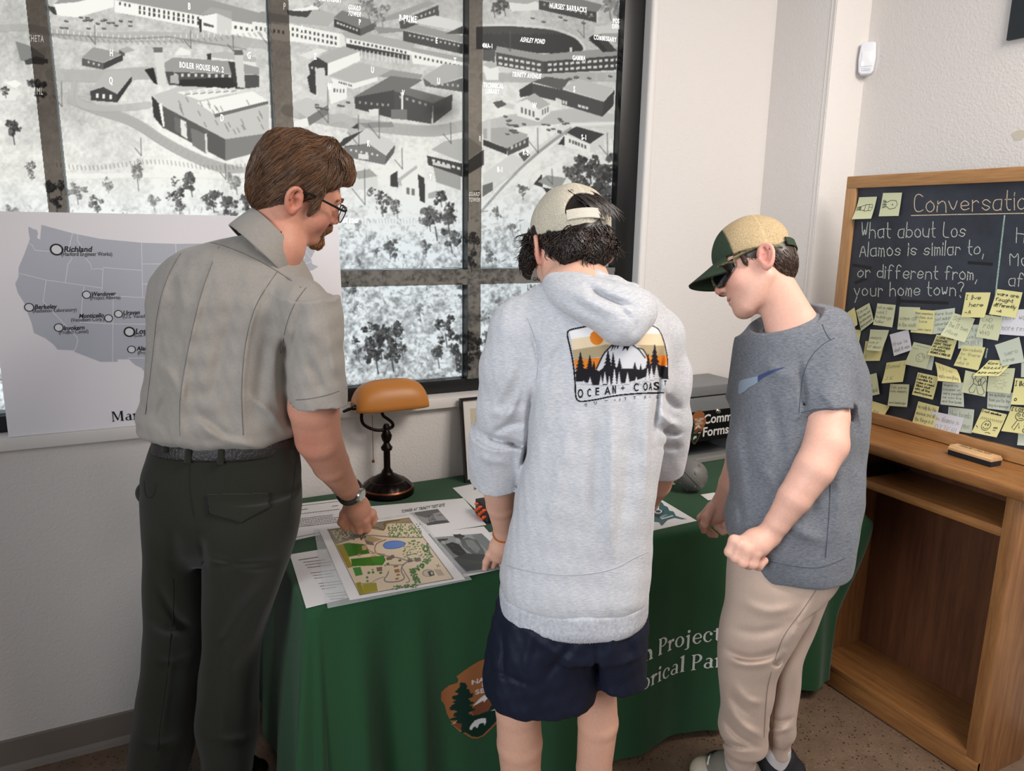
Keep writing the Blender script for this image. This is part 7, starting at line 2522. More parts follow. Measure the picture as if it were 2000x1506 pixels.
M_hood = mat('grey_marl_fleece', (206, 205, 207), .92, vary=(330, .30, 3), stretch=(.30, .30, 1.3), color2=(176, 177, 182), bump=(420, .0006, 3), sheen=.25, spec=.12)
f = Field()
f.loft([row(556, 1085, 1200, 1.595, .055), row(578, 1060, 1232, 1.60, .075), row(600, 1038, 1268, 1.605, .095), row(630, 1022, 1292, 1.61, .115), row(670, 1012, 1304, 1.62, .128), row(740, 1012, 1308, 1.635, .135), row(820, 1014, 1300, 1.65, .135), row(900, 1010, 1288, 1.665, .135), row(1000, 1000, 1276, 1.69, .137), row(1080, 986, 1271, 1.71, .14), row(1130, 978, 1266, 1.72, .14),
        row(1146, 979, 1264, 1.725, .137), row(1152, 983, 1262, 1.727, .134), row(1178, 985, 1262, 1.735, .134), row(1186, 988, 1260, 1.738, .132)], .02, n=2.35, cap=.014)
f.chain([A(1075, 600, 1.60), A(1018, 650, 1.61), A(1000, 720, 1.63), A(990, 800, 1.665), A(978, 868, 1.715)], [.055, .062, .064, .060, .060], .035)
f.chain([A(1245, 610, 1.63), A(1283, 660, 1.66), A(1296, 740, 1.69), A(1300, 820, 1.73), A(1296, 862, 1.77)], [.050, .056, .056, .054, .052], .03)
# rolled cuffs
ca, cb = A(974, 862, 1.705), A(968, 936, 1.77)
hl = flat_sleeve(f, ca, cb, .0670, .0610, .006, .03, .012)
f.custom(*hl, .003, 's')
da, db_ = A(1299, 838, 1.745), A(1291, 912, 1.815)
hr = flat_sleeve(f, da, db_, .0575, .0530, .006, .03, .012)
f.custom(*hr, .003, 's')
f.post.append(folds([([(1035, 640), (1052, 690), (1052, 735)], -.005, 6), ([(1050, 730), (1035, 800), (1030, 880), (1012, 950)], -.010, 7), ([(1060, 740), (1080, 700), (1110, 670)], -.004, 10), ([(1085, 730), (1060, 830), (1045, 950)], .004, 12), ([(1120, 820), (1090, 940), (1070, 1060)], .0045, 14), ([(1195, 780), (1196, 900), (1192, 1020), (1196, 1110)], .007, 12), ([(1165, 800), (1160, 920), (1165, 1060)], -.005, 14), ([(1230, 800), (1228, 920), (1220, 1060)], -.004, 12), ([(1265, 760), (1262, 850), (1258, 1000)], .004, 9),
                    ([(960, 850), (990, 830), (1030, 825)], -.006, 7), ([(950, 800), (985, 812), (1025, 800)], .004, 9), ([(985, 858), (1010, 872), (1026, 868)], -.006, 5), ([(940, 845), (965, 858), (1000, 866), (1024, 874)], -.008, 5), ([(932, 888), (960, 902), (1005, 905)], .003, 8), ([(1015, 760), (1000, 800), (980, 830)], .005, 8), ([(1290, 760), (1312, 790), (1332, 800)], -.005, 7), ([(1285, 800), (1306, 826), (1332, 832)], .005, 7), ([(1286, 836), (1310, 848), (1332, 846)], -.008, 5), ([(1290, 870), (1310, 876), (1330, 872)], -.005, 6), ([(1300, 660), (1290, 720), (1282, 800), (1276, 880)], -.007, 6), ([(1010, 700), (985, 760), (965, 800)], .004, 12), ([(985, 1095), (1080, 1112), (1200, 1104), (1262, 1085)], -.0, 8)]))
f.post.append(wobble(.0028, 22, 12)); f.post.append(wobble(.0012, 55, 13))
hood = field_object('hoodie', f, H_CLOTH, M_hood, b1p)
HOODF = f
# ribbed hem
M_rib = mat('ribbed_fleece', (200, 200, 204), .92, vary=(140, .25, 4), color2=(164, 166, 172), bump=(500, .0006), spec=.12)
f = Field()
f.loft([row(1146, 981, 1264, 1.727, .138), row(1152, 977, 1266, 1.729, .1405), row(1178, 975, 1265, 1.737, .1415), row(1196, 982, 1260, 1.743, .137)], n=2.35, cap=.008)
cR = A(1120, 1170, 1.735)
f.post.append(lambda P: -.0009 * np.cos(np.arctan2((P[:, 1] - cR[1]), (P[:, 0] - cR[0])) * 150).astype(np.float32))
f.post.append(wobble(.0022, 20, 14))
field_object('hem_band', f, .003, M_rib, hood)
# hood lying on the back
f = Field()
hp = [(1078, 556, 1.565), (1092, 572, 1.535), (1118, 584, 1.505), (1150, 597, 1.485), (1190, 613, 1.475), (1226, 627, 1.48), (1250, 616, 1.50), (1256, 588, 1.53)]
P_ = smooth_path([A(*q) for q in hp], 2)
f.chain(P_, np.interp(np.linspace(0, 1, len(P_)), [0, .2, .5, .75, 1], [.018, .024, .029, .032, .021]), .02)
hp2 = [(1090, 554, 1.575), (1125, 568, 1.53), (1165, 588, 1.505), (1205, 604, 1.50), (1236, 600, 1.515)]
P2 = smooth_path([A(*q) for q in hp2], 2)
f.chain(P2, np.linspace(.020, .034, len(P2)), .03)
f.chain([A(1098, 552, 1.60), A(1128, 545, 1.575), A(1165, 545, 1.565), A(1200, 555, 1.56), A(1236, 570, 1.56), A(1256, 588, 1.55)], [.016, .020, .020, .018, .015, .013], .012)
f.chain([A(1210, 645, 1.475), A(1228, 652, 1.478)], [.026, .022], .03)
f.ball(A(1243, 574, 1.535), (.020, .02, .010), .008, 's')
f.post.append(folds([([(1146, 556), (1170, 574), (1205, 590), (1240, 600)], -.010, 6), ([(1205, 594), (1222, 612), (1234, 622)], -.004, 5), ([(1100, 578), (1140, 604), (1185, 626)], -.0025, 7), ([(1120, 572), (1160, 592), (1205, 616)], .003, 9), ([(1240, 622), (1243, 640), (1236, 656)], -.0018, 4)]))
f.post.append(wobble(.002, 30, 15))
hd = field_object('hood', f, .0033, M_hood, hood)
snap_lines('seam', [[(1030, 622), (1045, 660), (1052, 700), (1048, 740)], [(974, 1098), (1010, 1112), (1080, 1124), (1150, 1122), (1205, 1110), (1240, 1088), (1266, 1078)], [(1236, 622), (1246, 640), (1244, 660)]], hood, mat('hoodie_seam', (172, 172, 177), .9), hood, .0011)

# print on the back
PB = [(1105, 645), (1290, 625), (1312, 780), (1122, 800)]
pc = Canvas(1095, 620, 1320, 805, 1.0)
G_ = (196, 195, 198)
quad = lambda a, b_: np.array([(1 - a) * (1 - b_), a * (1 - b_), a * b_, (1 - a) * b_]) @ np.array([(1108, 646), (1296, 630), (1306, 768), (1124, 786)], float)
pz = lambda x, y: (900 + x / 4, 600 + y / 4)                    # from a fourfold close view of the back
pq = lambda pts, col, op=1.0: pc.poly([pz(*p) for p in pts], col, op)
BK, ORG, TAN, CRM, WHP = (28, 26, 30), (214, 124, 42), (168, 150, 118), (222, 200, 168), (228, 224, 222)
pq([(845, 190), (1020, 150), (1200, 128), (1490, 140), (1545, 165), (1585, 235), (1180, 240), (862, 250)], WHP)
pq([(862, 250), (1150, 205), (1560, 210), (1598, 300), (1200, 290), (872, 335)], CRM); pq([(872, 335), (1150, 290), (1598, 300), (1612, 378), (1200, 370), (884, 412)], TAN)
pq([(884, 412), (1150, 388), (1080, 480), (1040, 500), (900, 500)], ORG); pq([(1440, 380), (1614, 376), (1622, 450), (1560, 470), (1470, 440)], ORG)
pc.ell(pz(1062, 238), 13.3, 14.6, ORG)
pq([(1075, 500), (1060, 470), (1110, 380), (1130, 345), (1180, 300), (1215, 262), (1330, 270), (1400, 310), (1440, 370), (1470, 450), (1400, 500)], G_)
for ln, w_ in (([(1060, 480), (1105, 385), (1128, 350), (1178, 300), (1222, 262)], 2.6), ([(1310, 272), (1395, 335), (1440, 395)], 2.2), ([(1385, 318), (1425, 330), (1455, 375), (1465, 420)], 1.8)):
    pc.line([pz(*p) for p in ln], w_, BK)
pq([(1215, 262), (1240, 262), (1238, 300), (1222, 330), (1218, 300), (1195, 340), (1205, 296), (1170, 350), (1185, 300)], BK); pq([(1255, 275), (1310, 275), (1322, 300), (1300, 345), (1290, 318), (1262, 345), (1272, 310)], BK)
pq([(900, 510), (940, 480), (1030, 480), (1080, 500), (1120, 470), (1200, 470), (1260, 480), (1330, 480), (1420, 490), (1470, 460), (1540, 450), (1620, 470), (1618, 540), (1580, 555), (1500, 520), (1400, 560), (1280, 590), (1150, 610), (1040, 610), (960, 580), (900, 580)], BK)


def fir(x, yt, yb, w, col):
    n = 6
    L_, R_ = [], []
    for i in range(n):
        t = (i + 1) / n
        y = yt + (yb - yt) * t
        L_ += [(x - w * t, y), (x - w * t * .45, y - (yb - yt) * .02)]
        R_ += [(x + w * t, y + 3), (x + w * t * .45, y)]
    pq([(x, yt)] + R_ + [(x, yb)] + L_[::-1], col)


for a in ((935, 345, 520, 52), (1008, 368, 500, 36), (1040, 418, 510, 24), (1150, 330, 500, 48), (1190, 352, 500, 34), (1240, 395, 510, 34), (1360, 425, 520, 32), (1406, 445, 520, 24), (1465, 360, 520, 34), (1515, 290, 500, 58), (1590, 455, 560, 28), (1605, 470, 560, 22)):
    fir(*a, BK)
for a in ((1125, 500, 600, 24), (1095, 530, 610, 20), (1160, 530, 610, 18), (1200, 475, 610, 26), (1237, 500, 610, 24), (1303, 505, 600, 26), (1372, 540, 590, 20), (1410, 560, 600, 18), (1460, 470, 580, 24), (1490, 455, 570, 26), (1530, 450, 560, 30), (1010, 545, 600, 24), (960, 570, 600, 20)):
    fir(*a, G_)
for pts, w_ in (([(1040, 138), (900, 165), (845, 178), (828, 205), (840, 260), (872, 400), (892, 560), (895, 690), (905, 725), (935, 740), (1060, 722), (1200, 690), (1400, 672), (1585, 668)], 2.6), ([(1485, 142), (1540, 162), (1575, 225), (1605, 330), (1620, 440), (1614, 560)], 1.8)):
    pc.line([pz(*p) for p in smooth_path(pts, 2)], w_, BK)
for ch, x, y, hh, ww in (('O', 912, 708, 70, 44), ('C', 986, 697, 62, 32), ('E', 1048, 688, 62, 34), ('A', 1124, 682, 62, 44), ('N', 1184, 674, 62, 28), ('+', 1252, 655, 50, 28), ('C', 1350, 655, 62, 40), ('O', 1424, 650, 62, 38), ('A', 1472, 646, 60, 22), ('S', 1506, 645, 62, 46), ('T', 1590, 606, 34, 16)):
    tr, L_ = text_tris(ch, True)
    for t in tr:
        pc.poly(np.array([pz(x + a * ww / max(L_, .1), y - b_ * hh / .72) for a, b_ in t]), BK)
for ch, x, y, w_ in (('O', 968, 775, 16), ('U', 1040, 760, 22), ('T', 1125, 752, 22), ('F', 1196, 744, 14), ('I', 1238, 735, 6), ('T', 1276, 728, 18), ('T', 1348, 720, 20), ('E', 1434, 718, 14), ('R', 1474, 712, 8), ('S', 1528, 712, 18)):
    tr, L_ = text_tris(ch, False)
    for t in tr:
        pc.poly(np.array([pz(x + a * w_ / max(L_, .1), y - b_ * 26 / .72) for a, b_ in t]), (64, 62, 68))


M_clothprint = mat('screen_print', rough=.8, attr='Col', spec=.15)
link_mesh('back_print', grid_mesh('back_print', pc, snap_map(hood, .0016, 1.5)), M_clothprint, hood)['label'] = 'mountain and fir tree print with lettering'

# shorts
M_short = mat('navy_nylon', (23, 28, 44), .62, bump=(90, .0008, 4), spec=.22)
f = Field()
f.loft([row(1150, 984, 1262, 1.735, .125), row(1200, 972, 1262, 1.75, .14), row(1240, 968, 1262, 1.765, .14)], .02, n=2.3)
f.loft([row(1180, 978, 1150, 1.74, .125), row(1230, 962, 1165, 1.755, .13), row(1290, 950, 1168, 1.775, .125), row(1330, 945, 1166, 1.79, .122), row(1350, 948, 1163, 1.797, .120)], .015, n=2.3, cap=.006)
f.loft([row(1180, 1110, 1262, 1.77, .12), row(1230, 1140, 1262, 1.79, .125), row(1280, 1148, 1260, 1.815, .12), row(1306, 1150, 1259, 1.825, .118)], .012, n=2.3, cap=.006)
f.ball(A(1055, 1358, 1.80), (.062, .085, .03), .003, 's'); f.ball(A(1205, 1312, 1.83), (.034, .075, .03), .003, 's')
f.cone(A(985, 1362, 1.69), A(986, 1330, 1.69), .005, .002, .004, 's')
f.post.append(folds([([(1165, 1240), (1166, 1290), (1163, 1345)], -.004, 6), ([(1000, 1200), (1060, 1260), (1130, 1300)], .004, 10), ([(1130, 1250), (1090, 1290), (1050, 1345)], -.004, 9), ([(985, 1230), (982, 1290), (985, 1340)], -.004, 5), ([(1040, 1210), (1030, 1270), (1020, 1340)], .004, 10), ([(1200, 1200), (1195, 1250), (1200, 1300)], .004, 9), ([(1225, 1210), (1228, 1260), (1232, 1300)], -.004, 8), ([(1090, 1200), (1110, 1240), (1150, 1260)], -.004, 8), ([(960, 1310), (1000, 1325), (1040, 1340)], -.003, 6)]))
f.post.append(wobble(.003, 34, 17)); f.post.append(wobble(.0012, 90, 18))
field_object('shorts', f, H_CLOTH, M_short, b1p)

# hair of the second boy, and his cap
M_mesh1 = mat('beige_cap_mesh', (196, 186, 168), .85, bump=(700, .0012, 1))
BHAIR = mat('dark_brown_hair', attr='Col', rough=.38, spec=.5)
f = Field()
bl = lambda x, y, z, r, k=.015, op='u': f.ball(BH.p(x, y, z), np.array(r) * BH.s, k, op, BH.B)
bl(0, -.014, .040, (.079, .101, .083)); bl(0, -.064, -.016, (.068, .052, .054), .03)
for q in (-1, 1):
    f.chain([BH.p(q * .078, .0, .035), BH.p(q * .084, -.004, .012)], [.014, .011], .012)
f.chain([BH.p(-.078, .03, .02), BH.p(-.086, .05, -.01), BH.p(-.085, .06, -.035)], [.016, .015, .008], .012)
f.chain([BH.p(.078, .03, .02), BH.p(.084, .05, -.01)], [.014, .010], .012)
bl(0, .118, -.080, (.12, .128, .14), .012, 's')
for q in (-1, 1):
    bl(q * .096, -.012, -.020, (.026, .020, .034), .008, 's')
f.prims.append((lambda P: -(BH.local(P)[:, 2] + .066) * BH.s, np.array([-9.] * 3, np.float32), np.array([9.] * 3, np.float32), .014, 'i'))
f.post.append(wobble(.004, 85, 41))
HV, HF = mesh_field(f, .0035, BH.c - .2, BH.c + .2)
LZ = BH.local(surface_points(HV, HF, 10, 1))


def curl_flow(P):
    L_ = BH.local(P)
    d = np.stack([L_[:, 0] * 4 - .25, -.25 + 0 * L_[:, 0], -1 + 0 * L_[:, 0]], 1)
    return d @ BH.B.T


roots = surface_points(HV, HF, 3200, 15)
rl = BH.local(roots)
roots = roots[(rl[:, 2] < .036 + .20 * rl[:, 1])]
S_ = grow(f, roots, curl_flow, 13, .0056, .009, .30, 16, 1.25, .040)
pal = lin(np.array([(44, 32, 26), (34, 25, 21), (58, 42, 33), (28, 21, 18)]))
cc = pal[g_.integers(0, 4, len(S_))]
tv, tf, tc = tubes_mesh(S_, np.array([.0008, .0014, .0017, .0018, .0018, .0018, .0017, .0016, .0015, .0013, .0011, .0008, .0003]), cc)
# free curls below the hairline and at the temple
ex_r, ex_l = [], []
g2 = np.random.default_rng(77)
for k in range(430):
    x = g2.uniform(-.075, .078)
    side = k % 4 == 0
    if side:
        p0 = BH.p(-.082 + g2.uniform(-.006, .006), g2.uniform(.0, .05), g2.uniform(-.005, .05)); dv = BH.B @ np.array([-.75, .1, -.55 + g2.uniform(-.3, .3)])
    else:
        p0 = BH.p(x, -.096 + .9 * abs(x) ** 2 * 6, g2.uniform(-.045, -.02) + abs(x) * .3); dv = BH.B @ np.array([x * 5 + g2.uniform(-.6, .6), -.35, -1.0])
    dv /= np.linalg.norm(dv)
    n1_ = np.cross(dv, [0.3, .5, .8]); n1_ /= np.linalg.norm(n1_); n2_ = np.cross(dv, n1_)
    r_ = g2.uniform(.003, .009); tn = g2.uniform(.6, 1.3); ph = g2.uniform(0, 6.28); ln = g2.uniform(.020, .046)
    t = np.linspace(0, 1, 13)[:, None]
    ex_r.append(p0 + dv * ln * t + r_ * t * (np.cos(ph + tn * 6.28 * t) * n1_ + np.sin(ph + tn * 6.28 * t) * n2_))
# locks hanging out of the cap's opening over the strap
for k in range(90):
    t = np.linspace(0, 1, 13)[:, None]
    x0 = g2.uniform(-.03, .02)
    a = BH.p(x0, -.100, .085 + g2.uniform(-.006, .012)); b_ = BH.p(x0 + .035 + g2.uniform(-.01, .02), -.128, .052 + g2.uniform(-.01, .02)); c_ = BH.p(x0 + .05 + g2.uniform(-.015, .02), -.120, .022 + g2.uniform(-.01, .02))
    ex_r.append((1 - t) ** 2 * a + 2 * t * (1 - t) * b_ + t * t * c_)
E_ = np.array(ex_r)
tv2, tf2, tc2 = tubes_mesh(E_, np.array([.0010, .0014, .0015, .0015, .0015, .0014, .0013, .0012, .0011, .0009, .0007, .0005, .0002]), pal[g_.integers(0, 4, len(E_))])
hv = np.concatenate([HV, tv, tv2]); hf = np.concatenate([HF, tf + len(HV), tf2 + len(HV) + len(tv)])
hc = np.concatenate([np.tile(lin((30, 23, 19)), (len(HV), 1)), tc, tc2])
link_mesh('hair', np_mesh('hair', hv, hf, True, hc), BHAIR, b1p)


def cap(h, parent, mats, front, rim, open_back, seed, brim_len, brim_drop, bw):
    """A trucker cap: crown, strap over the opening, brim, button."""
    f = Field()
    f.ball(h.p(0, -.012 + h.dl, .046), np.array([.0885, .1115 - h.dl, .0925]) * h.s, .01, 'u', h.B)
    big = (np.array([-9.] * 3, np.float32), np.array([9.] * 3, np.float32))
    f.prims.append((lambda P: (rim(h.local(P)) - h.local(P)[:, 2]) * h.s, *big, .002, 'i'))
    if open_back:
        f.ball(h.p(0, -.115 + 2 * h.dl, open_back[0]), np.array([open_back[1], .05, open_back[2]]) * h.s, .003, 's', h.B)
        zb0 = open_back[0]
        f.prims[-1] = (lambda P, b=f.prims[-1][0]: np.maximum(b(P), (zb0 - h.local(P)[:, 2]) * h.s), *f.prims[-1][1:])
    f.post.append(wobble(.0008, 60, seed))

    def colr(V):
        L_ = h.local(V)
        w = np.clip((L_[:, 1] - front) / .004, 0, 1)[:, None]
        seam = np.exp(-(np.minimum(np.abs(L_[:, 0]), np.abs(L_[:, 1] - (-.03))) / .0025) ** 2)[:, None] * .18
        c = lin(mats[1]) * (1 - w) + lin(mats[0]) * w
        return c * (1 + seam * (1 - w))
    V, F = mesh_field(f, .0026, h.c - .22, h.c + .22)
    o = link_mesh('cap', np_mesh('cap', V, F, True, colr(V)), mats[2], parent)
    # brim
    Vb, Fb = [], []
    na, nr = 40, 12
    for sd in (0, 1):
        for i in range(na + 1):
            ph = math.radians(-bw + 2 * bw * i / na)
            for j in range(nr + 1):
                t = j / nr
                rx, ry = .0875, .1105
                x, y = rx * math.sin(ph), -.012 + ry * math.cos(ph)
                ext = brim_len * (max(math.cos(ph * 88 / bw), .04) ** .6) * t
                xx, yy = x * (1 + .10 * t), y + ext
                zz = float(rim(np.array([[x, y, 0]]))[0]) + .004 - brim_drop * t - 3.6 * (xx ** 2) * t ** .7 - (.003 if sd else 0)
                Vb.append(h.p(xx, yy, zz))
    n_ = (na + 1) * (nr + 1)
    for sd in (0, 1):
        for i in range(na):
            for j in range(nr):
                a = sd * n_ + i * (nr + 1) + j
                Fb.append((a, a + 1, a + nr + 2, a + nr + 1))
    for i in range(na):
        a = i * (nr + 1) + nr; b2 = a + nr + 1
        Fb.append((a, b2, b2 + n_, a + n_))
    mesh_of('brim', (Vb, Fb), mats[3], o, smooth=True)
    MB().lathe([(0, -.002), (.007, -.002), (.006, .003), (0, .004)], h.p(0, -.012, .1385), 14, axis=h.B).build('button', mats[3], o, smooth=True)
    return o


rim1 = lambda L_: .026 + .20 * L_[:, 1] + 0 * L_[:, 0]
M_cap1 = mat('beige_cap', attr='Col', rough=.88, bump=(650, .0014, 1), vary=(420, .22, 1))
M_brim1 = mat('brown_brim', (66, 48, 38), .85)
cap1 = cap(BH, b1p, ((196, 184, 164), (200, 190, 170), M_cap1, M_brim1), .03, rim1, (.040, .046, .044), 51, .075, .035, 60)
cap1['label'] = 'beige mesh cap'
# snap strap
m = MB()
arc = [BH.p(.100 * math.sin(t) * .89, -.012 - .1125 * math.cos(t), .022 + .012) for t in np.linspace(-.52, .52, 15)]
for dz in np.linspace(-.009, .009, 7):
    m.tube([p + BH.B[:, 2] * dz for p in arc], .0022, 6)
st_ = m.build('strap', mat('cream_strap', (214, 204, 188), .5), cap1, smooth=True)
# bracelet
w0, w1 = A(978, 985, 1.87), A(984, 1035, 1.945)
wd = (w1 - w0) / np.linalg.norm(w1 - w0); wc = w0 + (w1 - w0) * 1.12
n1_ = np.cross(wd, [0, 0, 1.]); n1_ /= np.linalg.norm(n1_); n2_ = np.cross(wd, n1_)
m = MB()
for q in (0, math.pi):
    m.tube([wc + (.029 * math.cos(t)) * n1_ + (.029 * math.sin(t)) * n2_ + wd * .0018 * math.sin(14 * t + q) for t in np.linspace(0, 2 * math.pi, 90)], .0021, 6, caps=False)
m.build('bracelet', mat('woven_bracelet', (170, 96, 40), .7), b1p, smooth=True)

# ================================================================== the boy in the grey T-shirt
TB = np.array(Matrix.Rotation(math.radians(15), 3, 'Z')) @ np.array([[.7852, -.6086, .114], [.4708, .7064, .5285], [-.4022, -.3613, .8412]])
TH = Head(A(1494, 504, 1.79) - TB @ (np.array([-.082, -.012, -.012]) * .97), TB, .97, .010)
b2p = empty('person', (1.56, 1.40, 0), 'boy in a green and tan cap, sunglasses, grey T-shirt and tan joggers by the table', 'person')
f = Field()
head_field(f, TH)
nb = A(1560, 622, 1.875)
f.cone(TH.p(0, -.024, -.040), A(1560, 640, 1.875), .044, .050, .02)
f.cone(TH.p(0, -.012, -.062), A(1530, 648, 1.872), .034, .042, .02)
f.chain([A(1556, 640, 1.875), A(1560, 720, 1.89), A(1550, 880, 1.91), A(1545, 1030, 1.94)], [.048, .075, .09, .10], .02)
# near arm
f.chain([A(1600, 690, 1.85), A(1617, 740, 1.81), A(1617, 815, 1.775), A(1614, 868, 1.755), A(1590, 915, 1.745), A(1552, 972, 1.755), A(1518, 1022, 1.775), A(1500, 1048, 1.79)], [.045, .046, .048, .050, .046, .039, .029, .027], .007)
f.chain([A(1500, 1046, 1.785), A(1478, 1060, 1.780), A(1458, 1070, 1.775)], [.027, .033, .030], .012)
kn = [(1434, 1056, 1.770), (1446, 1064, 1.760), (1460, 1072, 1.757), (1476, 1080, 1.761)]
ml = [(1425, 1078, 1.775), (1437, 1089, 1.765), (1452, 1099, 1.761), (1471, 1101, 1.765)]
for a, b_ in zip(kn, ml):
    f.chain([A(1474, 1062, 1.780), A(*a), A(*b_), A(b_[0] + 10, b_[1] + 5, b_[2] + .028), A(b_[0] + 22, b_[1] - 6, b_[2] + .036)], [.016, .0135, .0122, .0108, .0095], .005)
f.chain([A(1470, 1046, 1.800), A(1440, 1060, 1.810), A(1432, 1082, 1.815)], [.016, .012, .010], .006)
# far arm and the hand at the table edge
hz = lambda u, v, z: AZ(u, v, z)
f.chain([A(1480, 690, 1.95), A(1462, 800, 1.98), A(1446, 900, 2.02), A(1428, 945, 2.06), A(1412, 978, 2.10)], [.05, .042, .038, .033, .026], .007)
W2 = A(1410, 982, 2.105)
f.chain([W2, A(1398, 1000, 2.12), A(1388, 1012, 2.13)], [.026, .030, .022], .01)
f.chain([A(1392, 992, 2.10), A(1380, 1010, 2.09), A(1376, 1024, 2.095), A(1375, 1036, 2.11)], [.014, .0125, .0115, .0095], .006)
f.chain([A(1382, 1000, 2.125), A(1370, 1012, 2.13), A(1374, 1028, 2.145), A(1388, 1042, 2.15), A(1398, 1046, 2.15)], [.014, .0125, .0115, .0105, .008], .005)
f.chain([A(1402, 1012, 2.125), A(1402, 1028, 2.13), A(1412, 1038, 2.12), A(1420, 1037, 2.11)], [.014, .012, .0105, .0085], .005)
f.chain([A(1408, 1004, 2.13), A(1414, 1022, 2.13), A(1424, 1030, 2.12), A(1432, 1028, 2.11)], [.013, .0115, .010, .0085], .005)
f.chain([A(1412, 998, 2.13), A(1424, 1012, 2.12), A(1434, 1018, 2.11)], [.012, .0105, .008], .005)
# legs inside the trousers
AN, AF = A(1445, 1488, 2.22), A(1518, 1470, 2.26)
f.chain([A(1520, 1060, 1.95), A(1480, 1180, 1.97), A(1455, 1275, 2.01), A(1452, 1400, 2.125), AN], [.08, .070, .055, .045, .036], .01)
f.chain([A(1560, 1070, 1.97), A(1545, 1230, 2.07), A(1530, 1300, 2.12), A(1524, 1400, 2.19), AF], [.075, .046, .042, .038, .036], .007)
SK2 = skin_tone((228, 178, 158), TH, (218, 134, 122))
field_object('body', f, H_BODY, SKIN, b2p, SK2)

M_tee = mat('grey_marl_jersey', (126, 129, 135), .9, vary=(330, .3, 3), stretch=(.32, .32, 1.4), color2=(90, 94, 102), bump=(700, .0004, 2), sheen=.15, spec=.15)
f = Field()
f.loft([row(596, 1540, 1632, 1.885, .06), row(612, 1508, 1652, 1.885, .085), row(640, 1468, 1664, 1.885, .11), row(680, 1450, 1676, 1.89, .125), row(730, 1442, 1686, 1.895, .132), row(790, 1436, 1690, 1.90, .135), row(845, 1427, 1687, 1.905, .135), row(885, 1421, 1683, 1.91, .135), row(920, 1424, 1681, 1.915, .135), row(960, 1428, 1678, 1.92, .135), row(1010, 1420, 1672, 1.93, .137), row(1050, 1424, 1667, 1.94, .137), row(1085, 1438, 1662, 1.95, .135), row(1106, 1450, 1656, 1.955, .13)], .02, n=2.2, cap=.010)
hn = flat_sleeve(f, A(1606, 690, 1.835), A(1618, 813, 1.785), .066, .0700, .03, .016, .011)
f.chain([A(1570, 650, 1.875), A(1608, 684, 1.85)], [.050, .060], .03)
hf_ = flat_sleeve(f, A(1480, 690, 1.95), A(1458, 785, 1.975), .062, .058, .04, .03, .007)
f.custom(*hn, .003, 's')
nn2 = TH.p(0, -.03, -.05) - A(1556, 680, 1.885); nn2 /= np.linalg.norm(nn2)
nq2 = A(1542, 634, 1.868)
f.prims.append((lambda P: (P - nq2) @ nn2.astype(np.float32) - 1.3 * np.maximum(np.linalg.norm(P - nq2, axis=1) - .078, 0), np.array([-9.] * 3, np.float32), np.array([9.] * 3, np.float32), .006, 'i'))
f.post.append(folds([([(1560, 700), (1568, 760), (1572, 810)], -.007, 6), ([(1570, 690), (1600, 672), (1640, 700), (1672, 760)], -.0, 5), ([(1500, 740), (1520, 840), (1530, 940)], -.004, 14), ([(1460, 800), (1450, 880), (1470, 960)], -.004, 12), ([(1440, 840), (1455, 930), (1450, 1010)], .004, 10), ([(1560, 860), (1580, 960), (1600, 1060)], -.004, 14), ([(1640, 900), (1640, 980), (1630, 1080)], .004, 12), ([(1480, 900), (1520, 960), (1570, 1000)], .004, 12), ([(1665, 700), (1675, 780), (1672, 860)], -.004, 9), ([(1510, 1000), (1560, 1040), (1620, 1060)], .004, 12), ([(1430, 960), (1450, 1000), (1445, 1030)], -.004, 7), ([(1600, 760), (1625, 790), (1650, 806)], .003, 9), ([(1480, 700), (1520, 730), (1556, 740)], .003, 14)]))
f.post.append(wobble(.0026, 24, 61)); f.post.append(wobble(.0012, 60, 62))
tee = field_object('t_shirt', f, H_CLOTH, M_tee, b2p)
M_seam2 = mat('jersey_seam', (74, 77, 84), .9)
snap_lines('seam', [[(1560, 818), (1562, 780), (1566, 740), (1580, 700), (1606, 672), (1630, 660)], [(1565, 806), (1600, 797), (1640, 802), (1676, 812)], [(1606, 634), (1612, 650), (1622, 664)], [(1480, 1092), (1540, 1104), (1600, 1112), (1650, 1090)], [(1622, 930), (1620, 1000), (1612, 1090)]], tee, M_seam2, tee, .0010)
neck_ring('neck_band', nq2, nn2, TH.B[:, 1], [(.060, -.016), (.0595, .002), (.062, .006), (.067, .005), (.076, -.003), (.084, -.014), (.088, -.026)], 1.0, 1.06, M_tee, tee)
# chest mark
sw = Canvas(1430, 695, 1545, 770, .6)
zz6 = lambda x, y: (1250 + x / 4, 700 + y / 4)
upper = smooth_path([zz6(*p) for p in ((765, 282), (770, 180), (800, 165), (910, 142), (960, 118), (1060, 80), (1140, 64))], 2)
lower = smooth_path([zz6(*p) for p in ((1140, 64), (1060, 100), (960, 150), (905, 200), (850, 228), (800, 272), (765, 282))], 2)
sw.poly(np.vstack([upper, lower]), (176, 190, 206))
sw.a *= np.ones_like(sw.a)
gx_, gy_ = np.meshgrid(sw.X, sw.Y)
bl_ = np.clip((gx_ - 1474) / 14, 0, 1)[..., None]
stripe = ((gx_ * .8 + gy_ * 1.3) % 2.4 < 1.1)[..., None]
sw.c[:] = np.where(bl_ > .4, np.array((62, 74, 112.)), np.where(stripe, np.array((170, 184, 196.)), np.array((112, 124, 140.))))
link_mesh('chest_mark', grid_mesh('chest_mark', sw, snap_map(tee, .0014, 1.75)), M_clothprint, tee)['label'] = 'pale blue and dark blue tick shaped mark'

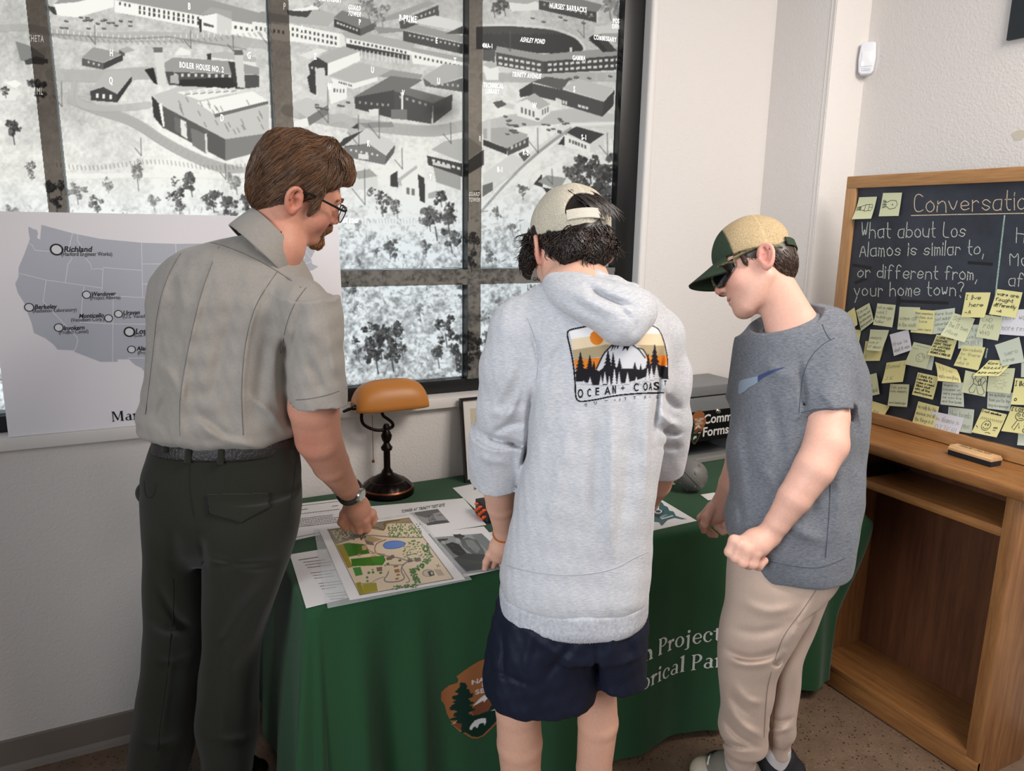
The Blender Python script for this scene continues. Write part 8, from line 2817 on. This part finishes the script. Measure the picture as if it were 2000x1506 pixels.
# trousers
M_kh = mat('tan_joggers', (192, 169, 153), .8, vary=(300, .06, 2), bump=(700, .0003, 2), sheen=.15, spec=.2)
f = Field()
f.loft([row(1030, 1440, 1655, 1.95, .115), row(1080, 1432, 1652, 1.96, .125), row(1120, 1428, 1632, 1.97, .125), row(1160, 1428, 1600, 1.98, .115)], .02, n=2.3, cap=.01)
f.loft([row(1080, 1428, 1600, 1.945, .10), row(1130, 1424, 1600, 1.955, .11), row(1180, 1419, 1585, 1.97, .105), row(1230, 1408, 1556, 1.99, .098), row(1275, 1404, 1528, 2.02, .09), row(1310, 1405, 1512, 2.045, .082), row(1350, 1408, 1506, 2.08, .08), row(1390, 1410, 1498, 2.115, .078), row(1425, 1404, 1496, 2.145, .078), row(1450, 1410, 1496, 2.165, .075), row(1463, 1414, 1482, 2.175, .06), row(1470, 1416, 1475, 2.18, .052), row(1489, 1417, 1475, 2.20, .050)], .015, n=2.2, cap=.006)
f.loft([row(1100, 1500, 1640, 2.0, .10), row(1160, 1500, 1606, 2.03, .10), row(1220, 1500, 1582, 2.07, .09), row(1270, 1500, 1560, 2.10, .085), row(1330, 1498, 1556, 2.15, .078), row(1390, 1494, 1549, 2.19, .075), row(1415, 1492, 1550, 2.21, .072), row(1434, 1494, 1541, 2.225, .062), row(1445, 1497, 1536, 2.235, .05), row(1470, 1499, 1536, 2.255, .046)], .012, n=2.2, cap=.006)
f.post.append(folds([([(1480, 1115), (1530, 1150), (1580, 1140)], -.004, 9), ([(1440, 1170), (1500, 1200), (1560, 1180)], .004, 10), ([(1420, 1225), (1480, 1240), (1540, 1220)], -.004, 9), ([(1410, 1262), (1450, 1288), (1500, 1284), (1530, 1264)], -.008, 7), ([(1412, 1284), (1460, 1302), (1512, 1290)], .006, 8), ([(1590, 1160), (1560, 1220), (1530, 1270)], .005, 8), ([(1430, 1330), (1460, 1372), (1490, 1372)], .004, 8), ([(1420, 1376), (1450, 1420), (1490, 1440)], .006, 8), ([(1410, 1402), (1440, 1440), (1480, 1460)], -.007, 6), ([(1404, 1440), (1430, 1458), (1470, 1462)], -.007, 5), ([(1425, 1352), (1440, 1380), (1470, 1400)], -.004, 7), ([(1505, 1400), (1525, 1412), (1548, 1402)], -.006, 5), ([(1500, 1424), (1520, 1430), (1545, 1420)], .005, 5), ([(1512, 1290), (1516, 1300), (1530, 1282)], -.008, 5)]))
f.post.append(wobble(.002, 30, 71))
tj = field_object('joggers', f, H_CLOTH, M_kh, b2p)
snap_lines('seam', [[(1607, 1130), (1570, 1190), (1530, 1240), (1516, 1280), (1514, 1290)], [(1512, 1295), (1498, 1340), (1494, 1400), (1492, 1440)], [(1526, 1300), (1516, 1360), (1510, 1420), (1508, 1466)]], tj, mat('jogger_seam', (140, 122, 108), .85), tj, .0011)
# socks and shoes
M_sock = mat('white_sock', (206, 200, 198), .9, bump=(500, .0006))
f = Field(); f.chain([A(1445, 1478, 2.19), A(1446, 1508, 2.235)], [.042, .046], .01); field_object('sock', f, .003, M_sock, b2p)
f = Field(); f.chain([A(1517, 1462, 2.25), A(1514, 1492, 2.285)], [.041, .045], .01); field_object('sock', f, .003, M_sock, b2p)


def shoe(toe, heel, ank, upper_m, sole_m, name, parent=None):
    parent = parent or b2p
    toe, heel, ank = [np.array(q) for q in (toe, heel, ank)]
    d = toe - heel; L = np.linalg.norm(d); d /= L; sd = np.array([-d[1], d[0], 0])
    f = Field()
    f.chain([heel + [0, 0, .045], heel + d * L * .3 + [0, 0, .055], heel + d * L * .6 + [0, 0, .048], toe - d * .03 + [0, 0, .042]], [.040, .044, .046, .040], .02)
    f.chain([heel + d * .03 + [0, 0, .085], heel + d * .09 + [0, 0, .085]], [.040, .038], .02)
    f.cone(ank + [0, 0, -.01], ank + [0, 0, .09], .036, .046, .006, 's')
    f.prims.append((lambda P: .020 - P[:, 2], np.array([-9.] * 3, np.float32), np.array([9.] * 3, np.float32), .003, 'i'))
    up = field_object(name, f, .0032, upper_m, parent)
    m = MB()
    outl = []
    for t in np.linspace(0, 2 * math.pi, 40)[:-1]:
        x = math.cos(t); y = math.sin(t)
        w = .047 * (1 + .10 * x) * (1 - .12 * math.exp(-((x + .1) / .3) ** 2))
        outl.append((L / 2 + (L / 2 + .012) * math.copysign(abs(x) ** .85, x), w * math.copysign(abs(y) ** .8, y)))
    m.prism(outl, lambda x, y, z: heel * [1, 1, 0] + d * [1, 1, 0] * x + sd * y + np.array([0, 0, .001 + z]), .026)
    m.build('sole', sole_m, up, bevel=.004)
    return up, heel, d, sd, L


toe = AZ(1362, 1512, .02); ank = A(1446, 1500, 2.225)
toe[2] = 0
hl_ = np.array([ank[0], ank[1], 0]); dd = (toe - hl_); dd /= np.linalg.norm(dd); hl_ = hl_ - dd * .045
M_greysh = mat('grey_suede', (112, 106, 96), .85)
M_cream = mat('cream_rubber', (176, 164, 144), .6)
M_blksh = mat('black_knit', (24, 24, 28), .8)
up, he, d_, s_, L_ = shoe(toe, hl_, ank, M_greysh, M_cream, 'shoe')
f = Field(); f.chain([he + d_ * (L_ - .045) + [0, 0, .040], he + d_ * (L_ - .02) + [0, 0, .036]], [.0485, .044], .01)
f.prims.append((lambda P: .020 - P[:, 2], np.array([-9.] * 3, np.float32), np.array([9.] * 3, np.float32), .003, 'i'))
f.prims.append((lambda P: -((P - he) @ d_ - (L_ - .052)), np.array([-9.] * 3, np.float32), np.array([9.] * 3, np.float32), .003, 'i'))
field_object('toe_cap', f, .003, M_cream, up)
m = MB()
for k in range(4):
    c0 = he + d_ * (L_ * .42 + k * .022) + np.array([0, 0, .102 - k * .004])
    m.tube([c0 - s_ * .024 - [0, 0, .008], c0 + [0, 0, .002], c0 + s_ * .024 - [0, 0, .008]], .003, 8)
m.build('lace', mat('white_lace', (214, 210, 204), .8), up, smooth=True)
ank2 = A(1516, 1482, 2.275)
dd2 = dd + np.array([.05, -.42, 0]); dd2 /= np.linalg.norm(dd2)
hl2 = np.array([ank2[0], ank2[1], 0]) - dd2 * .05
shoe(hl2 + dd2 * .25, hl2, ank2, M_blksh, M_cream, 'shoe')

# hair, cap and sunglasses of this boy
f = Field()
bl = lambda x, y, z, r, k=.015, op='u': f.ball(TH.p(x, y, z), np.array(r) * TH.s, k, op, TH.B)
bl(0, -.004, .040, (.0785, .091, .082)); bl(0, -.050, -.008, (.064, .048, .056), .03)
f.chain([TH.p(-.0745, .034, .03), TH.p(-.0735, .034, .0), TH.p(-.071, .034, -.018)], [.006, .005, .003], .006)
f.chain([TH.p(.0745, .034, .03), TH.p(.0735, .034, .0), TH.p(.071, .034, -.018)], [.006, .005, .003], .006)
bl(0, .118, -.080, (.12, .130, .142), .010, 's')
for q in (-1, 1):
    bl(q * .094, -.004, -.024, (.028, .024, .040), .008, 's')
f.prims.append((lambda P: -(TH.local(P)[:, 2] + .062 - .25 * (TH.local(P)[:, 1] + .05)) * TH.s, np.array([-9.] * 3, np.float32), np.array([9.] * 3, np.float32), .010, 'i'))
HV, HF = mesh_field(f, .003, TH.c - .2, TH.c + .2)
roots = surface_points(HV, HF, 3200, 25)
S_ = grow(f, roots, lambda P: np.tile(TH.B @ np.array([0, -.35, -1.]), (len(P), 1)), 5, .0034, .0018, .22, 26)
rl = TH.local(roots); roots = roots[(rl[:, 2] < .012 + .17 * rl[:, 1]) | (np.abs(rl[:, 0]) < .035) & (rl[:, 1] < -.08)]
S_ = grow(f, roots, lambda P: np.tile(TH.B @ np.array([0, -.35, -1.]), (len(P), 1)), 5, .0034, .0016, .22, 26)
pal = lin(np.array([(74, 54, 42), (58, 42, 33), (88, 66, 52)]))
tv, tf, tc = tubes_mesh(S_, np.array([.0007, .0009, .0009, .0007, .0002]), pal[g_.integers(0, 3, len(S_))])
link_mesh('hair', np_mesh('hair', np.concatenate([HV, tv]), np.concatenate([HF, tf + len(HV)]), True, np.concatenate([np.tile(lin((58, 42, 33)), (len(HV), 1)), tc])), BHAIR, b2p)
rim2 = lambda L_: .022 + .17 * L_[:, 1] + 0 * L_[:, 0]
M_cap2 = mat('green_tan_cap', attr='Col', rough=.88, bump=(500, .0012, 1), vary=(380, .25, 1))
M_brim2 = mat('green_twill', (46, 62, 44), .8, bump=(700, .0004))
cap2 = cap(TH, b2p, ((46, 62, 44), (186, 162, 124), M_cap2, M_brim2), .050, rim2, (.034, .040, .044), 81, .078, .030, 43)
cap2['label'] = 'tan mesh cap with dark green front'
m = MB()
arc = [TH.p(.0905 * math.sin(t), -.002 - .1035 * math.cos(t), .006 + .014) for t in np.linspace(-.75, .75, 15)]
for dz in np.linspace(-.009, .009, 7):
    m.tube([p + TH.B[:, 2] * dz for p in arc], .0022, 6)
m.build('strap', M_brim2, cap2, smooth=True)


def sunglasses():
    m = MB()
    M_camo = mat('camouflage', (122, 116, 78), .5, vary=(110, .4, 1), color2=(60, 58, 40))
    M_dark = mat('dark_lens', (10, 10, 14), .06, spec=.8)
    surf = lambda a, z, r=.086: TH.p(r * 1.0 * math.sin(a), .018 + (r + .010) * math.cos(a), z)
    for q in (-1, 1):
        m.tube([surf(q * math.radians(t), .017 - .00006 * (t - 35) ** 2 * .2, .0875) for t in np.linspace(4, 66, 14)], [.0026] + [.0032] * 12 + [.0034], 8)
        m.tube([surf(q * math.radians(66), .016, .0875), TH.p(q * .0815, .030, .019), TH.p(q * .0825, .0, .022), TH.p(q * .0835, -.024, .016), TH.p(q * .0835, -.052, .004), TH.p(q * .083, -.060, -.002)], [.0036, .0040, .0036, .0034, .0042, .003], 10)
        m.tube([surf(q * math.radians(t), z, .0872) for t, z in ((4, .012), (6, -.006), (16, -.022), (30, -.028))], .0022, 8)
    o = m.build('sunglasses', M_camo, b2p, smooth=True)
    V, F = [], []
    for q in (-1, 1):
        o_ = len(V)
        n_, k_ = 16, 10
        for i in range(n_ + 1):
            t = 5 + 60 * i / n_
            top = .016
            bot = -.030 * (1 - abs((t - 28) / 40) ** 2.2) if t > 28 else -.030 * (1 - abs((t - 28) / 30) ** 2.6)
            bot = min(bot, .012)
            for j in range(k_ + 1):
                V.append(surf(q * math.radians(t), top + (bot - top) * j / k_, .0865))
        for i in range(n_):
            for j in range(k_):
                a = o_ + i * (k_ + 1) + j
                F.append((a, a + 1, a + k_ + 2, a + k_ + 1))
    lo_ = mesh_of('lens', (V, F), M_dark, o, smooth=True)
    md = lo_.modifiers.new('s', 'SOLIDIFY'); md.thickness = .0015


sunglasses()

# sneakers of the boy in the hoodie, below the picture's edge
M_wsh = mat('white_leather', (190, 188, 184), .5)
for fp, dx in ((FLz, -.03), (FRz, -.03)):
    d_ = np.array([-.28, .96, 0])
    h0 = fp * [1, 1, 0] - d_ * .045
    shoe(h0 + d_ * .27, h0, fp * [1, 1, 0] + np.array([0, 0, .07]), M_wsh, M_cream, 'shoe', b1p)
